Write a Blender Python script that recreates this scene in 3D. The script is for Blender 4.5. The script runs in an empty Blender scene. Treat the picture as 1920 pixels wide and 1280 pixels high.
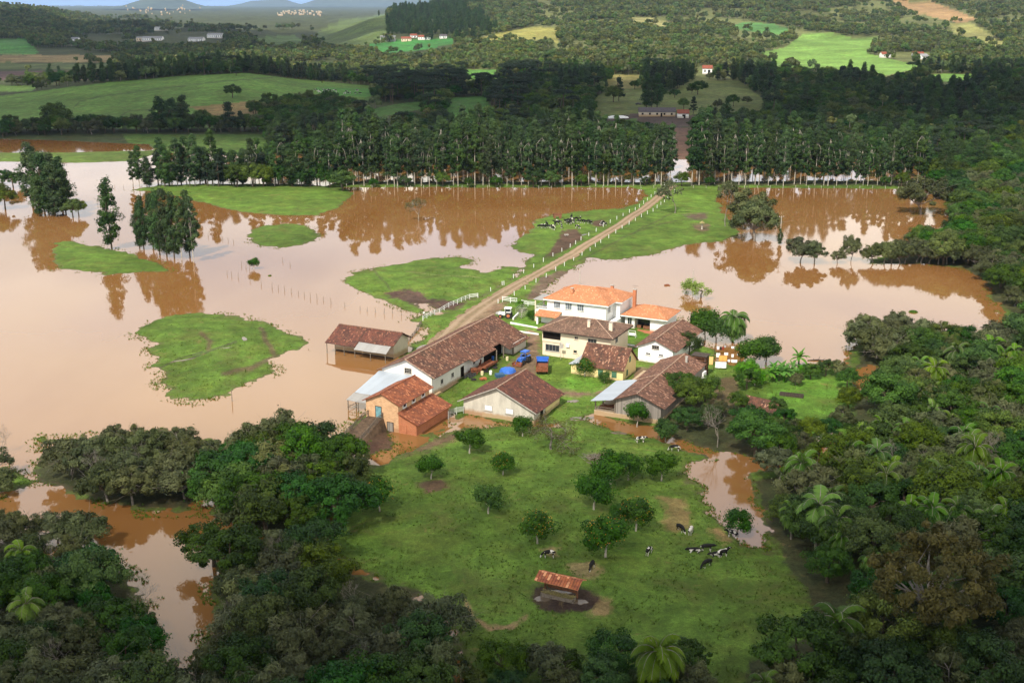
import bpy, math, random
import numpy as np
from mathutils import Vector, Matrix

R = math.radians
scene = bpy.context.scene
COL = scene.collection
random.seed(7)
RS = np.random.RandomState(11)

# ---------------------------------------------------------------- camera
F, TH, HC = 2180.0, R(16.2), 75.0          # focal length in photo pixels, pitch, height
cam_d = bpy.data.cameras.new("camera")
cam = bpy.data.objects.new("camera", cam_d)
COL.objects.link(cam)
cam.location = (0, 0, HC)
cam.rotation_euler = (R(90) - TH, 0, 0)
cam_d.sensor_width = 36
cam_d.lens = F / 1920 * 36
cam_d.clip_start = 1
cam_d.clip_end = 60000
scene.camera = cam

# ---------------------------------------------------------------- sky, sun, exposure
SUN_EL, SUN_AZ = R(48), R(205)             # azimuth clockwise from +Y : behind and left of the camera
world = bpy.data.worlds.new("World")
scene.world = world
world.use_nodes = True
wn, wl = world.node_tree.nodes, world.node_tree.links
wn.clear()
wo = wn.new("ShaderNodeOutputWorld")
bg = wn.new("ShaderNodeBackground")
sky = wn.new("ShaderNodeTexSky")
sky.sky_type = 'NISHITA'
sky.sun_disc = False
sky.sun_elevation = SUN_EL
sky.sun_rotation = SUN_AZ
sky.air_density = 1.0
sky.dust_density = 1.5
tc = wn.new("ShaderNodeTexCoord")
sp = wn.new("ShaderNodeSeparateXYZ")
wl.new(tc.outputs['Generated'], sp.inputs[0])
# project the view direction on a cloud layer: (x,y)/(z+0.08)
zc = wn.new("ShaderNodeMath"); zc.operation = 'MAXIMUM'; wl.new(sp.outputs[2], zc.inputs[0]); zc.inputs[1].default_value = 0
za = wn.new("ShaderNodeMath"); za.operation = 'ADD'; wl.new(zc.outputs[0], za.inputs[0]); za.inputs[1].default_value = 0.10
dx = wn.new("ShaderNodeMath"); dx.operation = 'DIVIDE'; wl.new(sp.outputs[0], dx.inputs[0]); wl.new(za.outputs[0], dx.inputs[1])
dy = wn.new("ShaderNodeMath"); dy.operation = 'DIVIDE'; wl.new(sp.outputs[1], dy.inputs[0]); wl.new(za.outputs[0], dy.inputs[1])
cb = wn.new("ShaderNodeCombineXYZ"); wl.new(dx.outputs[0], cb.inputs[0]); wl.new(dy.outputs[0], cb.inputs[1]); cb.inputs[2].default_value = 3.7
cn = wn.new("ShaderNodeTexNoise"); cn.inputs['Scale'].default_value = 0.55; cn.inputs['Detail'].default_value = 5; cn.inputs['Roughness'].default_value = 0.5
wl.new(cb.outputs[0], cn.inputs['Vector'])
cr = wn.new("ShaderNodeValToRGB")
cr.color_ramp.elements[0].position = 0.30; cr.color_ramp.elements[0].color = (0.35, 0.35, 0.35, 1)
cr.color_ramp.elements[1].position = 0.52; cr.color_ramp.elements[1].color = (1, 1, 1, 1)
wl.new(cn.outputs['Fac'], cr.inputs[0])
# little cloud right at the horizon
hz = wn.new("ShaderNodeMapRange"); hz.inputs['From Min'].default_value = 0.01; hz.inputs['From Max'].default_value = 0.10
hz.inputs['To Min'].default_value = 0.45; hz.inputs['To Max'].default_value = 1.0
wl.new(sp.outputs[2], hz.inputs['Value'])
cm = wn.new("ShaderNodeMath"); cm.operation = 'MULTIPLY'; wl.new(cr.outputs[0], cm.inputs[0]); wl.new(hz.outputs[0], cm.inputs[1])
cn2 = wn.new("ShaderNodeTexNoise"); cn2.inputs['Scale'].default_value = 0.75; cn2.inputs['Detail'].default_value = 3
wl.new(cb.outputs[0], cn2.inputs['Vector'])
cc = wn.new("ShaderNodeValToRGB")
cc.color_ramp.elements[0].position = 0.35; cc.color_ramp.elements[0].color = (9.0, 9.4, 10.6, 1)
cc.color_ramp.elements[1].position = 0.65; cc.color_ramp.elements[1].color = (14.4, 13.2, 10.6, 1)
wl.new(cn2.outputs['Fac'], cc.inputs[0])
mx = wn.new("ShaderNodeMix"); mx.data_type = 'RGBA'
wl.new(cm.outputs[0], mx.inputs['Factor']); wl.new(sky.outputs[0], mx.inputs['A']); wl.new(cc.outputs[0], mx.inputs['B'])
# low clouds catch more sunlight than the overcast overhead
lo = wn.new("ShaderNodeMapRange"); lo.inputs['From Min'].default_value = 0.45; lo.inputs['From Max'].default_value = 0.75
lo.inputs['To Min'].default_value = 1.65; lo.inputs['To Max'].default_value = 0.46
wl.new(sp.outputs[2], lo.inputs['Value'])
hb = wn.new("ShaderNodeMapRange"); hb.inputs['From Min'].default_value = 0.0; hb.inputs['From Max'].default_value = 0.10
hb.inputs['To Min'].default_value = 0.0; hb.inputs['To Max'].default_value = 1.0
wl.new(sp.outputs[2], hb.inputs['Value'])
horiz = wn.new("ShaderNodeMix"); horiz.data_type = 'RGBA'
wl.new(hb.outputs[0], horiz.inputs['Factor']); horiz.inputs['A'].default_value = (4.2, 6.6, 11.0, 1); wl.new(mx.outputs['Result'], horiz.inputs['B'])
sc_ = wn.new("ShaderNodeVectorMath"); sc_.operation = 'SCALE'; wl.new(horiz.outputs['Result'], sc_.inputs[0]); wl.new(lo.outputs[0], sc_.inputs['Scale'])
wl.new(sc_.outputs[0], bg.inputs['Color'])
bg.inputs['Strength'].default_value = 0.078
wl.new(bg.outputs[0], wo.inputs[0])

sun_d = bpy.data.lights.new("sun", 'SUN')
sun_d.energy = 5.0
sun_d.angle = R(1.5)
sun_d.color = (1.0, 0.93, 0.82)
sun = bpy.data.objects.new("sun", sun_d)
COL.objects.link(sun)
# direction towards the sun
SD = Vector((math.sin(SUN_AZ) * math.cos(SUN_EL), math.cos(SUN_AZ) * math.cos(SUN_EL), math.sin(SUN_EL)))
sun.rotation_euler = SD.to_track_quat('Z', 'Y').to_euler()

vs = scene.view_settings
vs.view_transform = 'Standard'
vs.look = 'None'
vs.exposure = 0.3
vs.gamma = 1.0
scene.cycles.max_bounces = 6
scene.cycles.diffuse_bounces = 2
scene.cycles.glossy_bounces = 2
scene.cycles.transparent_max_bounces = 8
scene.cycles.volume_bounces = 0
scene.cycles.use_denoising = True

# ---------------------------------------------------------------- pixel <-> world helpers (build time only)
cT, sT = math.cos(TH), math.sin(TH)
def G(px, py, z=0.0):
    """point of height z under photo pixel px,py"""
    a = (px - 960) / F; b = (py - 640) / F
    d = np.array([a, cT - b * sT, -sT - b * cT])
    t = (z - HC) / d[2]
    return Vector((d[0] * t, d[1] * t, z))
def proj(X, Y, Z):
    w = Y * cT - (Z - HC) * sT
    v = -((Z - HC) * cT + Y * sT)
    return 960 + F * X / w, 640 + F * v / w

# ---------------------------------------------------------------- numpy noise
def _h(ix, iy, s):
    n = (ix.astype(np.int64) * 374761393 + iy.astype(np.int64) * 668265263 + s * 1442695041) & 0x7fffffff
    n = ((n ^ (n >> 13)) * 1274126177) & 0x7fffffff
    n = (n ^ (n >> 16)) & 0xffff
    return n / 65535.0
def vnoise(x, y, s=0):
    ix = np.floor(x); iy = np.floor(y)
    fx = x - ix; fy = y - iy
    fx = fx * fx * (3 - 2 * fx); fy = fy * fy * (3 - 2 * fy)
    a = _h(ix, iy, s); b = _h(ix + 1, iy, s); c = _h(ix, iy + 1, s); d = _h(ix + 1, iy + 1, s)
    return (a * (1 - fx) + b * fx) * (1 - fy) + (c * (1 - fx) + d * fx) * fy
def fbm(x, y, s=0, o=4):
    t = 0; a = 0.5; k = 1.0
    for i in range(o):
        t = t + a * vnoise(x * k, y * k, s + i); a *= 0.5; k *= 2.03
    return t / (1 - 0.5 ** o)
def inpoly(px, py, poly):
    r = np.zeros(px.shape, bool)
    P = np.array(poly, float)
    bb = (px >= P[:, 0].min()) & (px <= P[:, 0].max()) & (py >= P[:, 1].min()) & (py <= P[:, 1].max())
    if not bb.any(): return r
    x = px[bb]; y = py[bb]; q = np.zeros(x.shape, bool)
    n = len(P)
    for i in range(n):
        x1, y1 = P[i]; x2, y2 = P[(i + 1) % n]
        if y1 == y2: continue
        c = ((y1 > y) != (y2 > y)) & (x < (x2 - x1) * (y - y1) / (y2 - y1) + x1)
        q ^= c
    r[bb] = q
    return r

# ---------------------------------------------------------------- tags and mesh helpers
def tag(o, label=None, cat=None, group=None, kind=None):
    if label: o['label'] = label
    if cat: o['category'] = cat
    if group: o['group'] = group
    if kind: o['kind'] = kind
    return o
def empty(name, loc, rz=0.0, label=None, cat=None, group=None):
    o = bpy.data.objects.new(name, None)
    o.empty_display_size = 0.5
    COL.objects.link(o)
    o.location = loc; o.rotation_euler = (0, 0, rz)
    return tag(o, label, cat, group)
def np_mesh(name, V, Fc, mats, mi=None, attrs=None, uv=None, smooth=False):
    """V (n,3); Fc (m,k) array of equal sized faces"""
    me = bpy.data.meshes.new(name)
    V = np.asarray(V, np.float32); Fc = np.asarray(Fc, np.int32)
    m, k = Fc.shape
    me.vertices.add(len(V)); me.vertices.foreach_set('co', V.ravel())
    me.loops.add(m * k); me.loops.foreach_set('vertex_index', Fc.ravel())
    me.polygons.add(m); me.polygons.foreach_set('loop_start', np.arange(0, m * k, k, dtype=np.int32))
    me.polygons.foreach_set('loop_total', np.full(m, k, np.int32))
    for q in mats: me.materials.append(q)
    if mi is not None: me.polygons.foreach_set('material_index', np.asarray(mi, np.int32))
    if smooth: me.polygons.foreach_set('use_smooth', np.ones(m, bool))
    me.update(calc_edges=True)
    for nm, dom, arr in (attrs or []):
        if arr.ndim == 2:
            a = me.attributes.new(nm, 'FLOAT_COLOR', dom)
            c = np.ones((len(arr), 4), np.float32); c[:, :3] = arr
            a.data.foreach_set('color', c.ravel())
        else:
            a = me.attributes.new(nm, 'FLOAT', dom)
            a.data.foreach_set('value', np.asarray(arr, np.float32))
    me.validate()
    return me
def link(name, me, parent=None, loc=None):
    o = bpy.data.objects.new(name, me)
    COL.objects.link(o)
    if parent: o.parent = parent
    if loc is not None: o.location = loc
    return o

class MB:
    """collects simple shapes and links them as one mesh object; keeps UVs in metres"""
    def __init__(s): s.v = []; s.f = []; s.uv = []; s.m = []; s.sm = []
    def face(s, pts, uv=None, mi=0, sm=False):
        b = len(s.v); s.v += [tuple(p) for p in pts]; s.f.append(list(range(b, b + len(pts))))
        if uv is None:
            p0 = Vector(pts[0]); e = (Vector(pts[1]) - p0)
            e = e.normalized() if e.length > 1e-6 else Vector((1, 0, 0))
            n = (Vector(pts[1]) - p0).cross(Vector(pts[-1]) - p0)
            n = n.normalized() if n.length > 1e-9 else Vector((0, 0, 1))
            g = n.cross(e)
            uv = [((Vector(p) - p0).dot(e), (Vector(p) - p0).dot(g)) for p in pts]
        s.uv.append(uv); s.m.append(mi); s.sm.append(sm)
    def box(s, x0, y0, z0, x1, y1, z1, mi=0):
        a = [(x0, y0, z0), (x1, y0, z0), (x1, y1, z0), (x0, y1, z0), (x0, y0, z1), (x1, y0, z1), (x1, y1, z1), (x0, y1, z1)]
        for q in ((0, 1, 5, 4), (1, 2, 6, 5), (2, 3, 7, 6), (3, 0, 4, 7), (4, 5, 6, 7), (3, 2, 1, 0)):
            s.face([a[i] for i in q], mi=mi)
        return s
    def cbox(s, cx, cy, cz, wx, wy, wz, rz=0, mi=0):
        c, n = math.cos(rz), math.sin(rz)
        a = []
        for z in (-wz / 2, wz / 2):
            for x, y in ((-1, -1), (1, -1), (1, 1), (-1, 1)):
                X = x * wx / 2; Y = y * wy / 2
                a.append((cx + X * c - Y * n, cy + X * n + Y * c, cz + z))
        for q in ((0, 1, 5, 4), (1, 2, 6, 5), (2, 3, 7, 6), (3, 0, 4, 7), (4, 5, 6, 7), (3, 2, 1, 0)):
            s.face([a[i] for i in q], mi=mi)
        return s
    def bar(s, p, q, w=0.08, h=None, mi=0):
        """rectangular bar from p to q"""
        p = Vector(p); q = Vector(q); h = h or w
        d = (q - p).normalized()
        up = Vector((0, 0, 1)) if abs(d.z) < 0.95 else Vector((1, 0, 0))
        r = d.cross(up).normalized(); u = r.cross(d)
        c = []
        for e in (p, q):
            for a, b in ((-1, -1), (1, -1), (1, 1), (-1, 1)):
                c.append(e + r * a * w / 2 + u * b * h / 2)
        for k in ((0, 1, 5, 4), (1, 2, 6, 5), (2, 3, 7, 6), (3, 0, 4, 7), (4, 5, 6, 7), (3, 2, 1, 0)):
            s.face([c[i] for i in k], mi=mi)
        return s
    def tube(s, pts, rad, n=7, mi=0, cap=True):
        """tapered tube through pts, radius list or number"""
        pts = [Vector(p) for p in pts]
        if not isinstance(rad, (list, tuple)): rad = [rad] * len(pts)
        rings = []
        for i, p in enumerate(pts):
            d = (pts[min(i + 1, len(pts) - 1)] - pts[max(i - 1, 0)])
            d = d.normalized() if d.length > 1e-9 else Vector((0, 0, 1))
            up = Vector((0, 0, 1)) if abs(d.z) < 0.9 else Vector((1, 0, 0))
            r = d.cross(up).normalized(); u = r.cross(d)
            rings.append([p + (r * math.cos(2 * math.pi * k / n) + u * math.sin(2 * math.pi * k / n)) * rad[i] for k in range(n)])
        for i in range(len(rings) - 1):
            for k in range(n):
                s.face([rings[i][k], rings[i][(k + 1) % n], rings[i + 1][(k + 1) % n], rings[i + 1][k]], mi=mi, sm=True)
        if cap:
            s.face(rings[-1], mi=mi); s.face(rings[0][::-1], mi=mi)
        return s
    def cyl(s, c, r, z0, z1, n=16, mi=0, r1=None):
        return s.tube([(c[0], c[1], z0), (c[0], c[1], z1)], [r, r if r1 is None else r1], n, mi)
    def wheel(s, c, axis, r, w, n=18, mi=0):
        a = Vector(axis).normalized() * w / 2; c = Vector(c)
        return s.tube([c - a, c - a * .98, c + a * .98, c + a], [r * .82, r, r, r * .82], n, mi)
    def ell(s, c, rx, ry, rz, n=12, m=8, mi=0, rot=0):
        co, si = math.cos(rot), math.sin(rot)
        def pt(i, j):
            t = math.pi * i / m; p = 2 * math.pi * j / n
            x = rx * math.sin(t) * math.cos(p); y = ry * math.sin(t) * math.sin(p)
            return (c[0] + x * co - y * si, c[1] + x * si + y * co, c[2] + rz * math.cos(t))
        for i in range(m):
            for j in range(n):
                q = [pt(i, j), pt(i + 1, j), pt(i + 1, j + 1), pt(i, j + 1)]
                if i == 0: q = [q[0], q[1], q[2]]
                elif i == m - 1: q = [q[0], q[1], q[3]]
                s.face(q, mi=mi, sm=True)
        return s
    def build(s, name, mats, parent=None, loc=None, weld=False):
        me = bpy.data.meshes.new(name)
        me.from_pydata(s.v, [], s.f)
        if not isinstance(mats, (list, tuple)): mats = [mats]
        for q in mats: me.materials.append(q)
        me.polygons.foreach_set('material_index', s.m)
        me.polygons.foreach_set('use_smooth', s.sm)
        u = me.uv_layers.new(name='UVMap')
        u.data.foreach_set('uv', np.array([c for f in s.uv for p in f for c in p], np.float32))
        me.update()
        if weld:
            import bmesh
            bm = bmesh.new(); bm.from_mesh(me); bmesh.ops.remove_doubles(bm, verts=bm.verts, dist=0.0005); bm.to_mesh(me); bm.free()
        return link(name, me, parent, loc)

# unseen clouds added towards the sun to shade foreground, middle woods and far left
def shade_cloud(cx, cy, rx, ry, seed, alt=2500.0):
    """cx, cy = centre of the shaded ground; the body hangs on the line to the sun"""
    off = SD * (alt / SD.z)
    rs = np.random.RandomState(seed); n, m = 48, 16; V = []; Fc = []
    for i in range(m + 1):
        t = math.pi * i / m
        for j in range(n):
            p = 2 * math.pi * j / n
            k = 1 + .35 * (fbm(np.array([2.2 * math.cos(p) + seed]), np.array([2.2 * math.sin(p) + t]), 5, 4)[0] - .5) * 2
            V.append((cx + off.x + rx * math.sin(t) * math.cos(p) * k, cy + off.y + ry * math.sin(t) * math.sin(p) * k, alt + 60 * math.cos(t) * (k if math.cos(t) > 0 else .3)))
    for i in range(m):
        for j in range(n): Fc.append((i * n + j, (i + 1) * n + j, (i + 1) * n + (j + 1) % n, i * n + (j + 1) % n))
    mt = bpy.data.materials.get('shade_cloud')
    if not mt:
        mt = bpy.data.materials.new('shade_cloud'); mt.use_nodes = True
        b = mt.node_tree.nodes['Principled BSDF']; b.inputs['Base Color'].default_value = (.9, .9, .92, 1); b.inputs['Roughness'].default_value = 1
    me = np_mesh('shade_cloud', V, Fc, [mt], smooth=True)
    tag(link('shade_cloud', me), kind='structure')

shade_cloud(0, 70, 360, 86, 1)
shade_cloud(-150, 850, 1350, 215, 2)
shade_cloud(-1500, 2400, 1350, 1250, 3)
# ---------------------------------------------------------------- materials
class NT:
    def __init__(s, name):
        s.m = bpy.data.materials.new(name); s.m.use_nodes = True
        s.t = s.m.node_tree; s.n = s.t.nodes; s.l = s.t.links
        s.n.clear()
        s.out = s.n.new('ShaderNodeOutputMaterial')
    def new(s, t, **k):
        x = s.n.new(t)
        for a, b in k.items(): setattr(x, a, b)
        return x
    def put(s, sock, v):
        if hasattr(v, 'is_output') or isinstance(v, bpy.types.NodeSocket): s.l.new(v, sock)
        elif isinstance(v, (tuple, list)) and len(v) == 3 and sock.type == 'RGBA': sock.default_value = (*v, 1)
        else: sock.default_value = v
    def coord(s, which='Object', scale=None):
        c = s.new('ShaderNodeTexCoord').outputs[which]
        if scale is not None:
            m = s.new('ShaderNodeMapping'); s.l.new(c, m.inputs[0]); m.inputs['Scale'].default_value = scale
            return m.outputs[0]
        return c
    def geo(s):
        return s.new('ShaderNodeNewGeometry').outputs['Position']
    def mapping(s, vec, scale=(1, 1, 1), loc=(0, 0, 0)):
        m = s.new('ShaderNodeMapping'); s.l.new(vec, m.inputs[0]); m.inputs['Scale'].default_value = scale; m.inputs['Location'].default_value = loc
        return m.outputs[0]
    def noise(s, vec, scale, detail=4, rough=0.55, dist=0.0):
        x = s.new('ShaderNodeTexNoise'); s.l.new(vec, x.inputs['Vector'])
        x.inputs['Scale'].default_value = scale; x.inputs['Detail'].default_value = detail
        x.inputs['Roughness'].default_value = rough; x.inputs['Distortion'].default_value = dist
        return x.outputs['Fac']
    def ramp(s, fac, *stops, interp='LINEAR'):
        x = s.new('ShaderNodeValToRGB'); s.l.new(fac, x.inputs[0]); r = x.color_ramp; r.interpolation = interp
        while len(r.elements) < len(stops): r.elements.new(0.5)
        for e, (p, c) in zip(r.elements, stops):
            e.position = p; e.color = (c, c, c, 1) if isinstance(c, (int, float)) else (*c, 1)
        return x.outputs[0]
    def mix(s, fac, a, b, mode='MIX'):
        x = s.new('ShaderNodeMix', data_type='RGBA', blend_type=mode)
        s.put(x.inputs['Factor'], fac); s.put(x.inputs['A'], a); s.put(x.inputs['B'], b)
        return x.outputs['Result']
    def math(s, op, a, b=0.0, c=0.0, clamp=False):
        x = s.new('ShaderNodeMath', operation=op, use_clamp=clamp)
        s.put(x.inputs[0], a); s.put(x.inputs[1], b)
        if len(x.inputs) > 2: s.put(x.inputs[2], c)
        return x.outputs[0]
    def attr(s, name, out='Fac', typ='GEOMETRY'):
        x = s.new('ShaderNodeAttribute', attribute_name=name, attribute_type=typ); return x.outputs[out]
    def sep(s, v):
        x = s.new('ShaderNodeSeparateXYZ'); s.l.new(v, x.inputs[0]); return x.outputs
    def comb(s, a, b, c=0.0):
        x = s.new('ShaderNodeCombineXYZ'); s.put(x.inputs[0], a); s.put(x.inputs[1], b); s.put(x.inputs[2], c); return x.outputs[0]
    def bump(s, h, strength=0.5, dist=0.1):
        x = s.new('ShaderNodeBump'); s.l.new(h, x.inputs['Height']); x.inputs['Strength'].default_value = strength; x.inputs['Distance'].default_value = dist
        return x.outputs[0]
    def bsdf(s, col, rough=0.9, spec=0.3, normal=None, metal=0.0, **k):
        x = s.new('ShaderNodeBsdfPrincipled'); s.put(x.inputs['Base Color'], col); s.put(x.inputs['Roughness'], rough)
        x.inputs['Specular IOR Level'].default_value = spec; x.inputs['Metallic'].default_value = metal
        if normal is not None: s.l.new(normal, x.inputs['Normal'])
        for a, b in k.items(): s.put(x.inputs[a.replace('_', ' ')], b)
        return x.outputs[0]
    def done(s, sh):
        s.l.new(sh, s.out.inputs[0]); return s.m

def simple(name, col, rough=0.8, var=0.15, scale=1.5, metal=0.0, spec=0.3):
    n = NT(name); p = n.coord('Object')
    k = n.noise(p, scale, 5)
    dark = tuple(c * (1 - var * 2) for c in col); lite = tuple(min(1, c * (1 + var)) for c in col)
    return n.done(n.bsdf(n.ramp(k, (0.3, dark), (0.7, lite)), rough, spec, metal=metal))

def leaf_mat(name, c1, c2, trans=0.25, hue=0.03, val=0.35):
    n = NT(name)
    t = n.attr('tint')
    oi = n.new('ShaderNodeObjectInfo').outputs['Random']
    col = n.mix(t, c1, c2)
    hs = n.new('ShaderNodeHueSaturation'); n.l.new(col, hs.inputs['Color'])
    n.l.new(n.math('ADD', n.math('MULTIPLY', oi, hue * 2), 0.5 - hue), hs.inputs['Hue'])
    r2 = n.math('FRACT', n.math('MULTIPLY', oi, 17.37))
    n.l.new(n.math('ADD', n.math('MULTIPLY', r2, val * 2), 1 - val), hs.inputs['Value'])
    r3 = n.math('FRACT', n.math('MULTIPLY', oi, 41.7))
    n.l.new(n.math('ADD', n.math('MULTIPLY', r3, 0.30), 0.95), hs.inputs['Saturation'])
    d = n.bsdf(hs.outputs[0], 0.65, 0.25)
    tr = n.new('ShaderNodeBsdfTranslucent'); n.l.new(hs.outputs[0], tr.inputs[0])
    ms = n.new('ShaderNodeMixShader'); ms.inputs[0].default_value = trans
    n.l.new(d, ms.inputs[1]); n.l.new(tr.outputs[0], ms.inputs[2])
    return n.done(ms.outputs[0])

def tile_mat(name, base, dark, light, light_amt=0.12, dark_amt=0.5, tw=0.24, th=0.38, moss=(0.05, 0.05, 0.03)):
    """clay roof tiles in UV metres: u along the eave, v up the slope"""
    n = NT(name)
    uv = n.sep(n.coord('UV'))
    u = n.math('DIVIDE', uv[0], tw); v = n.math('DIVIDE', uv[1], th)
    cu = n.math('FLOOR', u); cv = n.math('FLOOR', v)
    wn_ = n.new('ShaderNodeTexWhiteNoise', noise_dimensions='3D'); n.l.new(n.comb(cu, cv, 0.0), wn_.inputs[0])
    rnd = wn_.outputs['Value']
    wn2 = n.new('ShaderNodeTexWhiteNoise', noise_dimensions='3D'); n.l.new(n.comb(cu, cv, 7.0), wn2.inputs[0])
    p = n.comb(uv[0], uv[1], 0.0)
    big = n.noise(p, 0.35, 5, 0.6)
    mid = n.noise(p, 1.6, 4, 0.65)
    streak = n.noise(n.mapping(p, (1.6, 0.25, 1)), 1.0, 4, 0.6)
    k = n.math('ADD', n.math('MULTIPLY', big, 0.55), n.math('MULTIPLY', mid, 0.45))
    col = n.mix(n.ramp(k, (0.52 - dark_amt * .28, 1.0), (0.66 - dark_amt * .2, 0.0)), base, dark)
    col = n.mix(n.math('MULTIPLY', n.ramp(streak, (0.5, 0), (0.72, 1)), 0.6), col, moss)
    col = n.mix(n.math('MULTIPLY', n.math('SUBTRACT', rnd, 0.5), 0.30, clamp=True), col, light)
    col = n.mix(n.math('LESS_THAN', wn2.outputs['Value'], light_amt), col, light)
    col = n.mix(n.math('MULTIPLY', n.math('LESS_THAN', rnd, 0.2), 0.4), col, dark)
    # barrel profile and course edges
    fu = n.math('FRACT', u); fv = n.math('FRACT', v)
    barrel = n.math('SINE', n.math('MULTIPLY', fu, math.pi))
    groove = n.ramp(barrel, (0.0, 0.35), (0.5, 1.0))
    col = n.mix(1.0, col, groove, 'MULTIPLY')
    hgt = n.math('ADD', n.math('MULTIPLY', barrel, 0.7), n.math('MULTIPLY', n.math('SUBTRACT', 1.0, fv), 0.4))
    return n.done(n.bsdf(col, 0.85, 0.2, n.bump(hgt, 0.9, 0.06)))

def wall_mat(name, col, stain=(0.22, 0.15, 0.08), top=0.25, h=0.9, base_z=0.0, grime=0.35, scale=0.6, flood=0.9):
    """painted plaster, weathered, with a muddy band at the foot (object z in metres above the water)"""
    n = NT(name)
    p = n.coord('Object'); z = n.sep(p)[2]
    g = n.noise(n.mapping(p, (1, 1, 0.35)), scale, 6, 0.65)
    c = n.mix(n.math('MULTIPLY', n.ramp(g, (0.42, 0), (0.72, 1)), grime), col, tuple(a * 0.45 for a in col))
    fine = n.noise(p, 6, 3)
    c = n.mix(n.math('MULTIPLY', fine, 0.12), c, stain)
    zz = n.math('ADD', z, n.math('MULTIPLY', n.math('SUBTRACT', n.noise(p, 1.3, 4), 0.5), 0.9))
    b = n.new('ShaderNodeMapRange'); n.l.new(zz, b.inputs['Value'])
    b.inputs['From Min'].default_value = base_z + h * 1.25; b.inputs['From Max'].default_value = base_z + h * 0.6
    b.inputs['To Min'].default_value = 0; b.inputs['To Max'].default_value = flood
    c = n.mix(b.outputs[0], c, stain)
    return n.done(n.bsdf(c, 0.9, 0.2, n.bump(fine, 0.3, 0.02)))

def brick_mat(name, c1, c2, mortar, sc=1.0, z_low=None):
    n = NT(name)
    uv = n.coord('UV')
    b = n.new('ShaderNodeTexBrick'); n.l.new(uv, b.inputs['Vector'])
    b.inputs['Color1'].default_value = (*c1, 1); b.inputs['Color2'].default_value = (*c2, 1); b.inputs['Mortar'].default_value = (*mortar, 1)
    b.inputs['Scale'].default_value = sc; b.inputs['Brick Width'].default_value = 0.42; b.inputs['Row Height'].default_value = 0.2; b.inputs['Mortar Size'].default_value = 0.018
    g = n.noise(n.coord('Object'), 0.9, 5, 0.6)
    col = n.mix(n.math('MULTIPLY', n.ramp(g, (0.4, 0), (0.75, 1)), 0.5), b.outputs[0], tuple(c * 0.55 for c in c1))
    if z_low:
        z = n.sep(n.coord('Object'))[2]
        zz = n.math('ADD', z, n.math('MULTIPLY', g, 0.8))
        m = n.new('ShaderNodeMapRange'); n.l.new(zz, m.inputs['Value'])
        m.inputs['From Min'].default_value = z_low[0] + .5; m.inputs['From Max'].default_value = z_low[0]
        col = n.mix(m.outputs[0], col, z_low[1])
    return n.done(n.bsdf(col, 0.9, 0.2))

def plank_mat(name, col, w=0.22, dark=0.5, axis=0):
    n = NT(name)
    uv = n.sep(n.coord('UV'))
    k = n.math('FLOOR', n.math('DIVIDE', uv[axis], w))
    wn_ = n.new('ShaderNodeTexWhiteNoise', noise_dimensions='1D'); n.l.new(k, wn_.inputs['W'])
    p = n.comb(uv[0], uv[1], 0.0)
    st = n.noise(n.mapping(p, (6, 0.5, 1) if axis == 0 else (0.5, 6, 1)), 1.0, 5, 0.65)
    c = n.mix(wn_.outputs['Value'], tuple(a * dark for a in col), col)
    c = n.mix(n.math('MULTIPLY', st, 0.7), c, tuple(a * 0.45 for a in col))
    gap = n.math('LESS_THAN', n.math('FRACT', n.math('DIVIDE', uv[axis], w)), 0.09)
    c = n.mix(n.math('MULTIPLY', gap, 0.75), c, (0.02, 0.018, 0.015))
    return n.done(n.bsdf(c, 0.85, 0.2))

def metal_sheet(name, col, rough=0.35, w=0.5, stain=0.25):
    n = NT(name)
    uv = n.sep(n.coord('UV'))
    rib = n.math('SINE', n.math('MULTIPLY', uv[0], 2 * math.pi / 0.2))
    k = n.math('FLOOR', n.math('DIVIDE', uv[0], 1.1))
    wn_ = n.new('ShaderNodeTexWhiteNoise', noise_dimensions='1D'); n.l.new(k, wn_.inputs['W'])
    p = n.comb(uv[0], uv[1], 0.0)
    st = n.noise(n.mapping(p, (2.0, 0.4, 1)), 1.0, 5, 0.65)
    c = n.mix(n.math('MULTIPLY', wn_.outputs['Value'], 0.25), col, tuple(a * 0.6 for a in col))
    c = n.mix(n.math('MULTIPLY', n.ramp(st, (0.5, 0), (0.8, 1)), stain), c, (0.2, 0.15, 0.11))
    return n.done(n.bsdf(c, rough, 0.5, n.bump(rib, 0.4, 0.03), metal=0.15))

M = {}
M['leaf_broad'] = leaf_mat('leaf_broad', (0.012, 0.030, 0.006), (0.090, 0.145, 0.026), hue=0.035, val=0.4)
M['leaf_deep'] = leaf_mat('leaf_deep', (0.009, 0.027, 0.005), (0.050, 0.112, 0.016), val=0.3)
M['leaf_willow'] = leaf_mat('leaf_willow', (0.028, 0.038, 0.014), (0.125, 0.140, 0.060), hue=0.02, val=0.3)
M['leaf_citrus'] = leaf_mat('leaf_citrus', (0.012, 0.040, 0.006), (0.062, 0.145, 0.016), hue=0.01, val=0.15)
M['leaf_euc'] = leaf_mat('leaf_euc', (0.014, 0.032, 0.011), (0.062, 0.105, 0.032), hue=0.02, val=0.3)
M['leaf_palm'] = leaf_mat('leaf_palm', (0.024, 0.060, 0.008), (0.105, 0.185, 0.024), hue=0.02, val=0.3)
M['leaf_pine'] = leaf_mat('leaf_pine', (0.010, 0.020, 0.010), (0.030, 0.048, 0.022), hue=0.02, val=0.25)
M['leaf_far'] = leaf_mat('leaf_far', (0.036, 0.058, 0.018), (0.150, 0.180, 0.062), hue=0.045, val=0.45)
M['leaf_brown'] = leaf_mat('leaf_brown', (0.038, 0.040, 0.013), (0.112, 0.098, 0.032), hue=0.01, val=0.1)
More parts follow.
